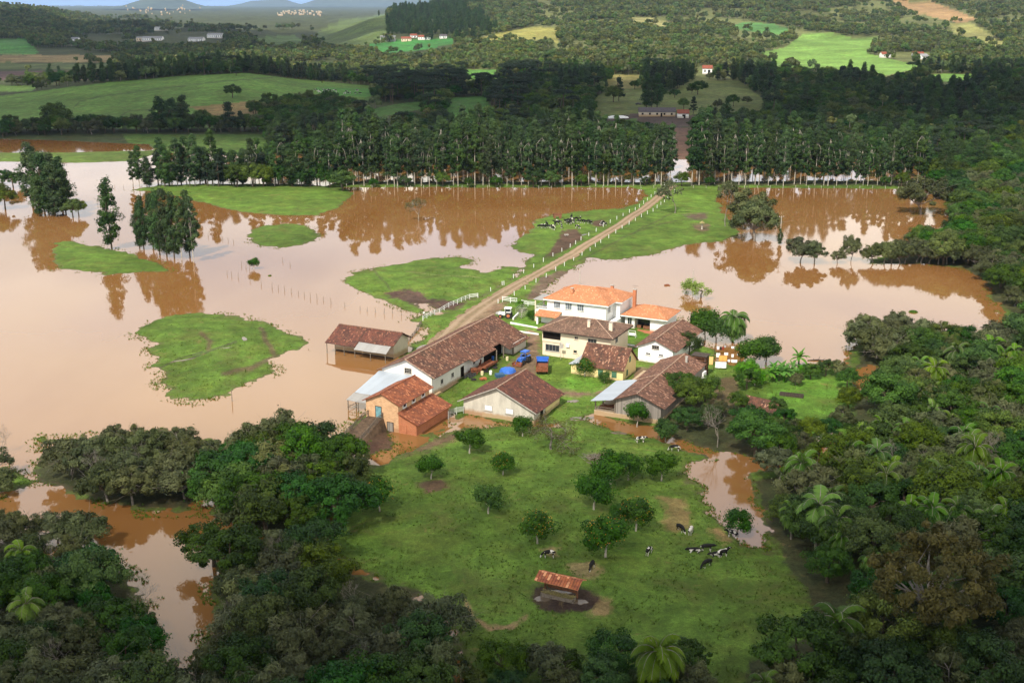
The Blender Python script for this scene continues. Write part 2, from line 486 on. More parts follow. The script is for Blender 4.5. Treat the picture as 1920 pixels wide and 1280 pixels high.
M['leaf_pale'] = leaf_mat('leaf_pale', (0.16, 0.22, 0.07), (0.34, 0.42, 0.16), hue=0.01, val=0.1)
M['leaf_fresh'] = leaf_mat('leaf_fresh', (0.04, 0.13, 0.012), (0.12, 0.29, 0.03), hue=0.01, val=0.1)
M['leaf_banana'] = leaf_mat('leaf_banana', (0.05, 0.14, 0.03), (0.15, 0.30, 0.07), trans=0.35, hue=0.01, val=0.1)
M['bark'] = simple('bark', (0.10, 0.075, 0.05), 0.95, 0.3, 3)
M['bark_pale'] = simple('bark_pale', (0.42, 0.38, 0.31), 0.9, 0.25, 1.2)
M['bark_grey'] = simple('bark_grey', (0.24, 0.21, 0.175), 0.9, 0.25, 2)
M['fruit'] = simple('fruit', (0.75, 0.30, 0.02), 0.5, 0.1)
M['white_paint'] = simple('white_paint', (0.78, 0.78, 0.75), 0.6, 0.08)
M['grey_wood'] = simple('grey_wood', (0.20, 0.165, 0.125), 0.9, 0.25, 4)
M['dark_wood'] = simple('dark_wood', (0.06, 0.045, 0.035), 0.9, 0.25, 4)
M['red_wood'] = simple('red_wood', (0.20, 0.09, 0.045), 0.9, 0.25, 4)
M['glass_dark'] = NT('glass_dark').m
n = NT('glass_dark2'); M['glass_dark'] = n.done(n.bsdf((0.03, 0.035, 0.04), 0.08, 0.6))
n = NT('dark_inside'); M['dark_inside'] = n.done(n.bsdf((0.012, 0.010, 0.009), 0.95, 0.05))  # near-black colour stands in for the unlit inside of openings
M['concrete'] = simple('concrete', (0.42, 0.39, 0.34), 0.9, 0.2, 2)
M['mud'] = simple('mud', (0.115, 0.075, 0.045), 0.8, 0.3, 1.2)
# ---------------------------------------------------------------- terrain
LAND = [
 [(250,627),(285,605),(330,590),(375,585),(430,592),(480,602),(510,612),(545,622),(583,645),(570,655),(530,668),(515,672),(510,690),(513,700),(470,718),(430,738),(395,745),(350,757),(330,745),(300,720),(322,706),(280,684),(300,672),(275,655),(290,645)],
 [(103,455),(130,452),(170,458),(240,472),(290,490),(322,508),(250,512),(200,516),(160,507),(115,505),(100,480)],
 [(240,356),(300,347),(400,345),(560,345),(640,352),(665,362),(640,385),(600,405),(520,403),(440,396),(380,380),(300,362)],
 [(463,441),(485,424),(533,418),(580,425),(603,441),(580,458),(533,466),(485,458)],
 [(640,527),(665,512),(735,497),(800,484),(860,480),(895,490),(870,500),(905,512),(950,498),(978,503),(962,525),(930,545),(890,562),(860,578),(800,590),(760,580),(720,562),(690,550),(660,540)],
 # road corridor
 [(1245,346),(1160,348),(1205,356),(1212,366),(1195,380),(1165,391),(1110,393),(1040,402),(1008,412),(993,430),(960,462),(975,474),(1003,477),(990,492),(975,512),(940,535),(890,562),(850,583),(800,590),(760,600),(800,615),(840,640),(1000,620),(1012,560),(1040,525),(1075,503),(1100,482),(1130,487),(1170,488),(1210,478),(1250,468),(1290,460),(1330,455),(1380,445),(1385,430),(1360,405),(1345,375),(1362,350)],
 # farm, orchard and everything in front of them
 [(770,655),(800,618),(850,583),(900,568),(960,552),(1005,545),(1012,560),(1060,565),(1200,590),(1275,598),(1285,625),(1310,640),(1335,655),(1345,676),(1400,690),(1470,693),(1520,690),(1595,690),(1600,650),(1640,620),(1700,612),(1800,622),(1900,622),(2100,600),(2900,600),(2900,3000),(860,3000),(880,1240),(850,1180),(700,1078),(640,1045),(600,1010),(640,930),(665,885),(740,845),(800,815),(850,800),(870,790),(845,772),(832,748),(815,737),(780,725),(730,700)],
 [(645,815),(660,790),(690,775),(720,790),(730,815),(735,835),(720,850),(690,858),(650,845)],
 [(-900,1020),(0,1010),(60,1040),(175,1045),(215,1070),(260,1130),(250,1170),(250,1230),(265,1300),(275,3000),(-900,3000)],
 [(375,1300),(372,1240),(420,1160),(405,1090),(420,1030),(470,1010),(600,1010),(640,1065),(700,1090),(780,1100),(840,1150),(850,1240),(850,1300),(850,3000),(400,3000)],
 [(70,850),(95,822),(180,825),(215,832),(300,800),(420,830),(400,900),(360,955),(280,955),(220,945),(60,905)],
 [(380,880),(480,830),(570,805),(650,830),(668,870),(640,930),(610,1010),(500,1005),(400,960)],
 [(-900,890),(40,885),(70,905),(20,925),(-900,930)],
 [(60,818),(140,820),(210,832),(80,834)],
 # belt of eucalyptus
 [(600,351),(1000,352),(1260,351),(1500,353),(1760,355),(1760,337),(1280,341),(640,340)],
 # far bank
 [(-900,100),(2900,100),(2900,600),(2100,600),(1930,612),(1890,600),(1860,560),(1840,520),(1800,502),(1740,494),(1625,494),(1625,488),(1700,470),(1760,458),(1800,445),(1788,420),(1785,385),(1760,355),(1740,300),(1500,296),(1290,300),(1250,299),(1000,296),(700,293),(500,288),(430,292),(380,288),(300,287),(240,303),(120,306),(0,303),(-900,300)],
]
WATER = [
 [(675,885),(715,860),(735,830),(760,815),(790,815),(848,798),(855,782),(870,776),(960,792),(1045,793),(1050,800),(1000,801),(960,803),(880,800),(840,812),(790,835),(740,858),(700,878)],
 [(1108,786),(1112,776),(1150,788),(1240,807),(1256,818),(1300,836),(1360,850),(1440,858),(1500,845),(1540,812),(1572,810),(1590,830),(1560,870),(1440,880),(1408,890),(1425,950),(1436,1010),(1452,1046),(1402,1022),(1365,995),(1345,965),(1320,932),(1288,885),(1300,868),(1340,864),(1300,848),(1250,830),(1190,818),(1130,802)],
 [(-900,260),(0,261),(130,264),(280,271),(288,282),(120,286),(-900,286)],
 [(770,565),(800,568),(825,580),(800,588),(782,578)],
 [(1600,690),(1640,680),(1650,715),(1620,730)],
]
gx = np.arange(-330, 330.1, 1.25); gy = np.arange(60, 720, 1.25)
GX, GY = np.meshgrid(gx, gy)
PX, PY = proj(GX, GY, 0.0)
def world_poly(P, lim=101.0):
    return np.array([G(x, max(y, lim))[:2] for x, y in P])
def sdist(polys):
    out = np.full(GX.shape, -1e9)
    for P in polys:
        W = world_poly(P)
        d = np.full(GX.shape, 1e9)
        n = len(W)
        for i in range(n):
            a = W[i]; b = W[(i + 1) % n]
            if max(a[1], b[1]) < 50 or min(a[1], b[1]) > 740: continue
            if max(a[0], b[0]) < -360 or min(a[0], b[0]) > 360: continue
            e = b - a; L = max(e.dot(e), 1e-9)
            t = np.clip(((GX - a[0]) * e[0] + (GY - a[1]) * e[1]) / L, 0, 1)
            d = np.minimum(d, np.hypot(GX - a[0] - t * e[0], GY - a[1] - t * e[1]))
        ins = inpoly(PX, PY, P)
        out = np.maximum(out, np.where(ins, d, -d))
    return out
SD = sdist(LAND)
SD = np.minimum(SD, -sdist(WATER))
def bil(A, x, y):
    i = np.clip((x - gx[0]) / 1.25, 0, len(gx) - 1.001); j = np.clip((y - gy[0]) / 1.25, 0, len(gy) - 1.001)
    a = i.astype(int); b = j.astype(int); fi = i - a; fj = j - b
    return (A[b, a] * (1 - fi) + A[b, a + 1] * fi) * (1 - fj) + (A[b + 1, a] * (1 - fi) + A[b + 1, a + 1] * fi) * fj

YB = np.array([650, 800, 1000, 1300, 1700, 2300, 3000, 4500, 7000, 12000, 39000.])
ROWS = {
 -400: [0, 222, 178, 148, 116, 78, 44, 12, 28, 22],
 0:    [0, 222, 180, 150, 118, 80, 50, 15, 28, 22],
 230:  [0, 218, 150, 143, 112, 84, 72, 50, 38, 30],
 460:  [0, 214, 138, 128, 108, 80, 72, 58, 42, 32],
 600:  [0, 220, 160, 142, 114, 82, 72, 58, 42, 32],
 730:  [0, 215, 172, 140, 102, 62, 27, 48, 38, 30],
 960:  [0, 212, 170, 130, 90, 50, 15, -35, -20, 26],
 1250: [0, 203, 158, 120, 82, 42, 5, -50, -55, -20],
 1600: [0, 203, 160, 124, 95, 52, 10, -60, -60, -20],
 1920: [0, 200, 158, 124, 90, 45, 0, -70, -70, -20],
 2500: [0, 200, 158, 124, 90, 40, -8, -80, -80, -20],
}
cpx = np.array(sorted(ROWS)); ZT = []
for c in cpx:
    z = []
    for k, r in enumerate(ROWS[c]):
        if r == 0 and k == 0: z.append(0.0); continue
        z.append(HC - YB[k] * math.tan(TH + math.atan((r - 640) / F)))
    z.append(z[-1] * 0.1); ZT.append(z)
ZT = np.array(ZT)
def far_z(px, Y):
    Y = np.clip(Y, 650, 38999); px = np.clip(px, cpx[0], cpx[-1] - .01)
    j = np.clip(np.searchsorted(YB, Y, side='right') - 1, 0, len(YB) - 2)
    t = (Y - YB[j]) / (YB[j + 1] - YB[j])
    i = np.clip(np.searchsorted(cpx, px, side='right') - 1, 0, len(cpx) - 2)
    s = (px - cpx[i]) / (cpx[i + 1] - cpx[i]); s = s * s * (3 - 2 * s)
    a = ZT[i, j] * (1 - t) + ZT[i, j + 1] * t; b = ZT[i + 1, j] * (1 - t) + ZT[i + 1, j + 1] * t
    return a * (1 - s) + b * s
def smooth_far(px, Y):
    r = 0
    for k, w in ((0.93, .25), (1.0, .5), (1.07, .25)): r = r + w * far_z(px, Y * k)
    return r
def terrain(X, Y):
    X = np.asarray(X, float); Y = np.asarray(Y, float)
    sd = np.where((np.abs(X) < 329) & (Y < 715) & (Y > 61), bil(SD, X, Y), np.where(Y > 400, 30.0, 12.0))
    n1 = fbm(X * 0.16, Y * 0.16, 3, 3) - 0.5
    n2 = fbm(X * 0.7, Y * 0.7, 9, 3) - 0.5
    s = sd + n1 * 4.2 + n2 * 1.8
    z = np.where(s > 0, 0.95 * (1 - np.exp(-s / 11.0)), -1.6 * (1 - np.exp(s / 9.0)))
    z = z + n2 * 0.10 * np.exp(-np.abs(s) / 8) + (fbm(X * 0.05, Y * 0.05, 21, 3) - 0.5) * 0.35 * (s > 6)
    px, _ = proj(X, Y, 0.0)
    f = np.where(Y > 640, smooth_far(px, Y), 0.0)
    bump = (fbm(X * 0.006, Y * 0.006, 31, 3) - 0.5) * np.clip((Y - 900) / 3000, 0, 1) * 55
    return z + f + bump
def tz(x, y): return float(terrain(np.array([x]), np.array([y]))[0])
def GT(px, py, dz=0.0):
    """point on the terrain seen at photo pixel px,py"""
    g = G(px, max(py, 12), 0.0)
    if g.y < 600:
        z = tz(g.x, g.y)
        g = G(px, py, max(z, 0)); 
        return Vector((g.x, g.y, max(tz(g.x, g.y), 0.0) + dz))
    a = (px - 960) / F; b = (py - 640) / F
    d = np.array([a, cT - b * sT, -sT - b * cT])
    Ys = np.exp(np.linspace(math.log(560), math.log(12000), 1500)); t = Ys / d[1]
    Zr = HC + d[2] * t; Zt = terrain(d[0] * t, Ys)
    k = np.where(Zr <= Zt)[0]; k = k[0] if len(k) else 1499
    return Vector((d[0] * t[k], Ys[k], float(Zt[k]) + dz))

# ground cover: photo polygons -> colour of the grass, soil or stubble that lies there
GRASS = (0.085, 0.150, 0.021)
FIELDS = [
 ([(-400,195),(0,180),(200,155),(350,142),(460,137),(560,149),(700,162),(700,185),(650,200),(640,222),(500,236),(420,240),(300,243),(60,240),(-400,245)], (0.095,0.185,0.030)),
 ([(355,201),(480,189),(560,188),(600,200),(560,212),(480,222),(400,218)], (0.22,0.165,0.060)),
 ([(590,164),(700,166),(700,182),(600,180)], (0.075,0.22,0.035)),
 ([(-400,73),(0,73),(48,73),(75,100),(60,103),(-400,102)], (0.060,0.19,0.035)),
 ([(-400,103),(215,104),(215,118),(-400,114)], (0.26,0.20,0.085)),
 ([(-400,114),(215,118),(215,130),(-400,128)], (0.10,0.14,0.040)),
 ([(-400,131),(205,134),(205,150),(-400,152)], (0.095,0.060,0.055)),
 ([(-400,160),(70,160),(60,172),(-400,176)], (0.08,0.15,0.03)),
 ([(470,76),(500,68),(550,66),(575,80),(520,86)], (0.085,0.15,0.040)),
 ([(590,64),(640,38),(725,26),(728,82),(650,87),(600,80)], (0.085,0.13,0.035)),
 ([(685,84),(740,78),(850,72),(850,82),(790,95),(740,101),(700,97)], (0.040,0.17,0.035)),
 ([(890,73),(940,62),(1000,50),(1046,54),(1046,82),(1030,76),(960,74),(920,77)], (0.24,0.24,0.060)),
 ([(1168,32),(1220,34),(1264,45),(1255,53),(1200,43)], (0.26,0.26,0.10)),
 ([(1368,49),(1400,41),(1450,45),(1482,56),(1470,65),(1400,59)], (0.080,0.21,0.050)),
 ([(1425,98),(1470,90),(1510,62),(1560,62),(1600,72),(1645,72),(1625,100),(1700,118),(1745,123),(1660,142),(1560,130),(1465,130)], (0.15,0.28,0.055)),
 ([(1725,139),(1820,139),(1852,150),(1760,154)], (0.13,0.26,0.05)),
 ([(1780,44),(1820,42),(1885,82),(1870,90),(1790,64)], (0.24,0.25,0.08)),
 ([(1665,0),(1760,8),(1835,36),(1800,44),(1720,26)], (0.30,0.20,0.09)),
 ([(866,131),(937,131),(930,148),(878,150)], (0.08,0.21,0.035)),
 ([(835,184),(912,180),(928,228),(835,232)], (0.062,0.17,0.025)),
 ([(690,206),(745,195),(790,190),(790,205),(700,222)], (0.06,0.14,0.025)),
 ([(1138,140),(1206,141),(1206,168),(1138,172)], (0.20,0.19,0.06)),
 ([(1108,188),(1140,168),(1200,166),(1260,172),(1300,152),(1385,152),(1430,185),(1440,205),(1330,214),(1108,222)], (0.105,0.135,0.035)),
 ([(1130,222),(1190,213),(1320,216),(1325,236),(1250,240),(1140,236)], (0.075,0.055,0.045)),
 ([(1148,228),(1196,222),(1192,247),(1152,247)], (0.06,0.15,0.02)),
 ([(1255,238),(1300,240),(1300,300),(1258,300)], (0.135,0.085,0.060)),
 ([(230,252),(500,252),(505,290),(290,288),(300,275),(240,268)], (0.070,0.13,0.022)),
]
SOILS = [
 ([(722,548),(760,541),(788,545),(800,560),(860,566),(885,560),(850,582),(800,584),(760,566),(735,558)], (0.070,0.045,0.033)),
 ([(1052,432),(1086,430),(1092,445),(1062,470),(1020,487),(1035,465),(1045,450)], (0.085,0.055,0.035)),
 ([(1108,415),(1132,411),(1132,425),(1112,424)], (0.085,0.055,0.035)),
 ([(1280,402),(1330,398),(1325,412),(1290,412)], (0.10,0.08,0.05)),
 ([(1296,420),(1332,418),(1328,434),(1302,432)], (0.12,0.09,0.05)),
 ([(1010,520),(1060,505),(1075,515),(1050,530),(1010,560),(985,562)], (0.12,0.09,0.06)),
 ([(645,800),(740,775),(745,850),(650,860)], (0.085,0.052,0.033)),
 ([(735,862),(790,835),(840,812),(880,808),(850,830),(800,848)], (0.115,0.080,0.045)),
 ([(830,640),(860,600),(905,572),(960,560),(940,580),(920,600),(850,650),(820,665)], (0.19,0.135,0.080)),
 ([(985,615),(1012,622),(1010,690),(1000,735),(940,720),(950,690),(985,650)], (0.17,0.115,0.070)),
 ([(1040,730),(1110,735),(1150,720),(1150,735),(1100,745),(1050,742)], (0.15,0.10,0.065)),
 ([(1190,690),(1240,680),(1250,700),(1200,720),(1185,715)], (0.14,0.10,0.06)),
 ([(1325,710),(1390,705),(1385,760),(1330,780)], (0.11,0.085,0.04)),
 ([(1262,838),(1330,845),(1400,850),(1440,865),(1390,872),(1300,850)], (0.10,0.085,0.05)),
 ([(1225,925),(1290,935),(1300,985),(1270,1000),(1235,985),(1250,960)], (0.19,0.155,0.055)),
 ([(1330,990),(1350,985),(1370,1010),(1350,1020)], (0.25,0.18,0.07)),
 ([(868,1118),(876,1118),(890,1155),(920,1172),(960,1172),(990,1150),(998,1152),(970,1180),(920,1184),(882,1165)], (0.24,0.17,0.08)),
 ([(1098,1120),(1150,1118),(1145,1150),(1100,1155)], (0.22,0.17,0.07)),
 ([(1050,1060),(1110,1050),(1140,1065),(1120,1090),(1090,1085)], (0.20,0.17,0.07)),
 ([(992,1118),(1000,1098),(1050,1090),(1105,1105),(1135,1122),(1110,1140),(1060,1150),(1010,1140)], (0.045,0.030,0.022)),
 ([(1020,1025),(1045,1025),(1045,1045),(1020,1045)], (0.26,0.20,0.09)),
 ([(1095,850),(1140,845),(1150,865),(1110,870)], (0.10,0.075,0.045)),
 ([(780,905),(830,895),(850,915),(800,925)], (0.10,0.07,0.04)),
]
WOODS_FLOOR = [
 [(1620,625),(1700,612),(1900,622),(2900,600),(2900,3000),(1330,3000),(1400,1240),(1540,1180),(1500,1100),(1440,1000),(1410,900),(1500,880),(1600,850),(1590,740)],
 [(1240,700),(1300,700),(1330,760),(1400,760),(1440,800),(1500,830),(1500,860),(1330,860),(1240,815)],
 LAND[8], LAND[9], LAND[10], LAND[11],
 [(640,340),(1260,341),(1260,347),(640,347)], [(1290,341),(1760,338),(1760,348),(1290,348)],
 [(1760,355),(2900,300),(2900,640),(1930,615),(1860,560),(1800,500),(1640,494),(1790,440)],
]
LUSH = [[(1480,700),(1595,692),(1600,740),(1590,860),(1500,880),(1450,800),(1440,720)],
        [(1175,625),(1210,620),(1225,636),(1185,640)], [(955,605),(1008,585),(1010,610),(960,612)],
        [(1060,705),(1110,712),(1180,722),(1160,735),(1060,728)]]
STROKES = [([(138,202),(150,190),(190,181),(300,166),(425,152),(510,146)], 1.6, (0.055,0.085,0.025)), ([(228,216),(245,208),(300,205)], 1.5, (0.06,0.08,0.025)), ([(0,118),(215,120)], 1.0, (0.04,0.05,0.02)),
 ([(1080,492),(1180,440),(1260,400)], 2.0, (0.075,0.10,0.03)), ([(1165,445),(1240,420),(1300,408)], 1.4, (0.08,0.10,0.03)), ([(345,680),(400,655),(440,640)], 3.0, (0.06,0.07,0.03)), ([(300,690),(340,672),(380,660)], 2.0, (0.05,0.055,0.03)),
 ([(490,615),(505,650),(515,668),(470,690),(420,700)], 6.0, (0.10,0.075,0.04)), ([(375,625),(395,640),(390,655)], 5.0, (0.10,0.08,0.04)), ([(860,540),(930,545)], 1.5, (0.07,0.09,0.02)), ([(700,505),(735,545)], 2, (0.07,0.08,0.03)), ([(760,510),(900,520)], 1.5, (0.14,0.17,0.05))]
def ground_colour(X, Y, Z):
    px, py = proj(X, Y, Z)
    c = np.empty(X.shape + (3,)); c[:] = GRASS
    far = Y > 640
    c[far] = (0.045, 0.060, 0.020)
    hillr = far & (px > 860) & (Y > 950); c[hillr] = (0.115, 0.135, 0.045)
    belt = (Y > 560) & (Y <= 640); c[belt] = (0.075, 0.12, 0.022)
    NJ = 6; J = []
    amp = np.clip(20 * 300 / np.maximum(Y, 120), 3, 30)
    for k in range(NJ):
        f1 = .10 * (1.7 ** (k % 4)); J.append((px + (fbm(X * f1, Y * f1, 51 + k, 3) - .5) * amp * 1.3, py + (fbm(X * f1, Y * f1, 151 + k, 3) - .5) * amp * .8))
    def soft(P):
        m = 0.0
        for qx, qy in J: m = m + inpoly(qx, qy, P)
        return m / NJ
    spk = np.clip((fbm(X * .9, Y * .9, 301, 3) - .5) * 3 + .5, 0, 1)
    def lay(m, k):
        nonlocal c
        w = np.clip(m * 1.25 - (1 - spk) * .55 * (m < .99) , 0, 1)[..., None]
        c = c * (1 - w) + np.array(k) * w
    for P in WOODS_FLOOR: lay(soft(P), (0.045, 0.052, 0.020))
    for P in LUSH: lay(soft(P), (0.082, 0.178, 0.020))
    for P, k in FIELDS:
        m = inpoly(J[0][0] * .15 + px * .85, J[0][1] * .12 + py * .88, P) & ((Y > 560)); c[m] = k
    for P, k in SOILS: lay(np.where(far, 0, soft(P)), k)
    for L, w, k in STROKES:
        d = np.full(X.shape, 1e9)
        for i in range(len(L) - 1):
            a = np.array(L[i], float); e = np.array(L[i + 1], float) - a
            x0, x1 = sorted((a[0], a[0] + e[0])); bb = (px > x0 - 20) & (px < x1 + 20) & (py > min(a[1], a[1] + e[1]) - 20) & (py < max(a[1], a[1] + e[1]) + 20)
            if not bb.any(): continue
            qx = J[1][0][bb] * .3 + px[bb] * .7 - a[0]; qy = J[1][1][bb] * .3 + py[bb] * .7 - a[1]
            t = np.clip((qx * e[0] + qy * e[1]) / e.dot(e), 0, 1); d[bb] = np.minimum(d[bb], np.hypot(qx - t * e[0], (qy - t * e[1]) * 1.5))
        m = np.clip(1.4 - d / w, 0, 1)[..., None] * .85
        c = c * (1 - m) + np.array(k) * m
    return c

rows = np.linspace(1700, 700, 480).tolist() + np.linspace(700, 40, 470)[1:].tolist()
Yl = [HC / math.tan(TH + math.atan((r - 640) / F)) for r in rows]
Yl = [20, 45, 70] + [y for y in Yl if y > 75] 
Yl += list(np.exp(np.linspace(math.log(Yl[-1]), math.log(38500), 60))[1:])
Yl = np.array(Yl)
uu = np.concatenate([np.linspace(-1.6, -0.52, 50)[:-1], np.linspace(-0.52, 0.52, 900), np.linspace(0.52, 1.6, 50)[1:]])
UU, YY = np.meshgrid(uu, Yl)
XX = UU * (YY + 22)
ZZ = terrain(XX, YY)
tcol = ground_colour(XX, YY, ZZ)
nr, nc = XX.shape
idx = np.arange(nr * nc).reshape(nr, nc)
Fq = np.stack([idx[:-1, :-1], idx[:-1, 1:], idx[1:, 1:], idx[1:, :-1]], -1).reshape(-1, 4)
n = NT('ground')
pos = n.geo(); col = n.attr('col', 'Color')
big = n.noise(pos, 0.035, 5, 0.6); mid = n.noise(n.mapping(pos, (1, 1, 1)), 0.22, 6, 0.68, 0.4); fine = n.noise(pos, 1.6, 6, 0.75)
vfine = n.noise(pos, 5.0, 3, 0.7)
v = n.math('ADD', n.math('MULTIPLY', mid, 0.9), n.math('MULTIPLY', fine, 0.7))
v = n.math('ADD', v, n.math('MULTIPLY', vfine, 0.5))
v = n.math('ADD', v, n.math('MULTIPLY', big, 0.5))
shade = n.ramp(n.math('MULTIPLY', v, 0.4), (0.40, 0.42), (0.50, 0.85), (0.56, 1.25), (0.64, 2.0))
c = n.mix(1.0, col, shade, 'MULTIPLY')
# browner, trampled or dry patches
dry = n.ramp(n.noise(n.mapping(pos, (1, 1, 1), (40, 9, 0)), 0.085, 6, 0.75, 0.8), (0.53, 0.0), (0.62, 1.0))
straw = n.ramp(n.noise(n.mapping(pos, (1, 1, 1), (4, 77, 0)), 0.16, 6, 0.75, 1.2), (0.60, 0.0), (0.68, 1.0))
vast = n.ramp(n.noise(pos, 0.006, 5, 0.6), (0.35, 0.72), (0.65, 1.25))
c = n.mix(1.0, c, vast, 'MULTIPLY')
c = n.mix(n.math('MULTIPLY', straw, 0.55), c, (0.20, 0.155, 0.06))
c = n.mix(n.math('MULTIPLY', n.math('MULTIPLY', dry, fine), 0.55), c, (0.105, 0.080, 0.032))
olive = n.ramp(n.noise(n.mapping(pos, (1, 1, 1), (7, 90, 0)), 0.13, 5, 0.65), (0.45, 0.0), (0.68, 1.0))
c = n.mix(n.math('MULTIPLY', olive, 0.45), c, n.mix(1.0, c, (1.25, 0.80, 1.0), 'MULTIPLY'))
z = n.sep(pos)[2]
wet = n.new('ShaderNodeMapRange'); n.l.new(n.math('ADD', z, n.math('MULTIPLY', n.math('SUBTRACT', fine, 0.5), 0.15)), wet.inputs['Value'])
wet.inputs['From Min'].default_value = 0.10; wet.inputs['From Max'].default_value = 0.0
wetf = n.math('MULTIPLY', wet.outputs[0], n.math('LESS_THAN', n.sep(pos)[1], 690.0))
c = n.mix(n.math('MULTIPLY', wetf, 0.7), c, (0.085, 0.058, 0.028))
rgh = n.math('SUBTRACT', 0.95, n.math('MULTIPLY', wetf, 0.35))
M['ground'] = n.done(n.bsdf(c, rgh, 0.15, n.bump(n.math('ADD', fine, vfine), 0.55, 0.25)))
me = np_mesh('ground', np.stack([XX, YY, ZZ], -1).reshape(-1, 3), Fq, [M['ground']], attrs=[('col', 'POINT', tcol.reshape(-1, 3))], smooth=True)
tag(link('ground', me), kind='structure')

# ---------------------------------------------------------------- flood water
n = NT('flood_water')
pos = n.geo()
k = n.noise(n.mapping(pos, (1, 0.45, 1)), 0.012, 4, 0.6, 1.0)
c = n.ramp(k, (0.35, (0.205, 0.092, 0.026)), (0.65, (0.250, 0.126, 0.046)))
s1 = n.noise(n.mapping(pos, (1, 0.35, 1)), 0.9, 3, 0.5)
patch = n.ramp(n.noise(n.mapping(pos, (1, 0.5, 1), (5, 5, 0)), 0.02, 3, 0.5), (0.52, 0.012), (0.66, 0.05))
b = n.new('ShaderNodeBump'); n.l.new(s1, b.inputs['Height']); n.l.new(patch, b.inputs['Strength']); b.inputs['Distance'].default_value = 0.25
rg = n.ramp(n.noise(n.mapping(pos, (1, 0.4, 1), (15, 2, 0)), 0.03, 4, 0.6), (0.45, 0.02), (0.7, 0.09))
M['water'] = n.done(n.bsdf(c, rg, 0.5, b.outputs[0], IOR=1.52))
wz = 0.0
me = bpy.data.meshes.new('flood_water')
me.from_pydata([(-700, 15, wz), (700, 15, wz), (900, 760, wz), (-900, 760, wz)], [], [(0, 1, 2, 3)])
me.materials.append(M['water'])
tag(link('flood_water', me), kind='structure')

# puddles on the land
n = NT('puddle'); M['puddle'] = n.done(n.bsdf((0.12, 0.09, 0.06), 0.05, 0.5, IOR=1.4))
def puddle(px, py, rx, ry, rot=0, seed=0):
    c0 = GT(px, py); pts = []
    zmax = -9
    for i in range(26):
        a = 2 * math.pi * i / 26; r = 0.7 + 0.5 * vnoise(np.array([2 * math.cos(a) + seed]), np.array([2 * math.sin(a)]), 5)[0]
        x = rx * r * math.cos(a); y = ry * r * math.sin(a)
        X = c0.x + x * math.cos(rot) - y * math.sin(rot); Y = c0.y + x * math.sin(rot) + y * math.cos(rot)
        pts.append((X, Y)); 
    zc = c0.z
    v = [(c0.x, c0.y, zc + .03)] + [(x, y, tz(x, y) - 0.03) for x, y in pts]
    q = [(c0.x + (x - c0.x) * .86, c0.y + (y - c0.y) * .86, max(tz(c0.x + (x - c0.x) * .86, c0.y + (y - c0.y) * .86), zc) + .03) for x, y in pts]
    v += q; k = len(pts)
    f = [(0, 1 + k + i, 1 + k + (i + 1) % k) for i in range(k)] + [(1 + i, 1 + (i + 1) % k, 1 + k + (i + 1) % k, 1 + k + i) for i in range(k)]
    me = bpy.data.meshes.new('puddle'); me.from_pydata(v, [], f); me.materials.append(M['puddle'])
    tag(link('puddle', me), kind='structure')
for i, (a, b, c, d, e) in enumerate([(458, 635, 2.2, 0.6, 1.9), (1000, 675 if 0 else 672, .1, .1, 0), (1040, 1112, 2.2, 0.9, 0), (1088, 1128, 1.2, .7, 0), (1015, 1122, 1.2, .8, 0), (1075, 752, 1.6, .9, .5),
        (1160, 812, 1.6, .7, 0), (345, 675, 3.2, .35, .5), (425, 652, 1.5, .3, .5), (1096, 440, 2.2, .6, .9), (803, 650, 4, 2.2, 1.0), (1090, 785, 3.0, 1.2, 0.3)]):
    if c > .2: puddle(a, b, c, d, e, i)

# ---------------------------------------------------------------- dirt road
def ribbon(name, pts, widths, mat, dz=0.06, step=1.5, world_pts=False, sub=4):
    P = [GT(x, y) if not world_pts else Vector((x, y, 0)) for x, y in pts]
    L = [0]
    for i in range(1, len(P)): L.append(L[-1] + (P[i] - P[i - 1]).to_2d().length)
    n_ = max(2, int(L[-1] / step)); V = []; UVs = []
    xs = np.interp(np.linspace(0, L[-1], n_), L, [p.x for p in P]); ys = np.interp(np.linspace(0, L[-1], n_), L, [p.y for p in P])
    for _ in range(6):
        xs[1:-1] = (xs[:-2] + 2 * xs[1:-1] + xs[2:]) / 4; ys[1:-1] = (ys[:-2] + 2 * ys[1:-1] + ys[2:]) / 4
    ws = np.interp(np.linspace(0, L[-1], n_), L, widths)
    gxx = np.gradient(xs); gyy = np.gradient(ys); gl = np.hypot(gxx, gyy)
    nx, ny = gyy / gl, -gxx / gl
    for i in range(n_):
        wob = (vnoise(np.array([i * .35]), np.array([0.0]), 3)[0] - .5) * .7
        for k in range(sub + 1):
            t = k / sub - .5
            X = xs[i] + nx[i] * (t * (ws[i] + (wob if k == 0 else 0)) ); Y = ys[i] + ny[i] * t * ws[i]
            V.append((X, Y)); UVs.append((t, i * step))
    V = np.array(V); Z = terrain(V[:, 0], V[:, 1])
    edge = np.array([abs(u[0]) > .49 for u in UVs])
    Z = np.maximum(Z, 0.25) + np.where(edge, -0.05, dz)
    # keep the whole width above the ground
    idx = np.arange(n_ * (sub + 1)).reshape(n_, sub + 1)
    Fq = np.stack([idx[:-1, :-1], idx[:-1, 1:], idx[1:, 1:], idx[1:, :-1]], -1).reshape(-1, 4)
    me = np_mesh(name, np.column_stack([V, Z]), Fq, [mat], smooth=True)
    u = me.uv_layers.new(name='UVMap'); UVs = np.array(UVs, np.float32)
    li = np.empty(len(me.loops), np.int32); me.loops.foreach_get('vertex_index', li)
    u.data.foreach_set('uv', UVs[li].ravel())
    return tag(link(name, me), kind='structure'), xs, ys
n = NT('dirt_road')
uv = n.sep(n.coord('UV')); pos = n.geo()
a = n.math('ABSOLUTE', n.math('SUBTRACT', n.math('ABSOLUTE', uv[0]), 0.2))
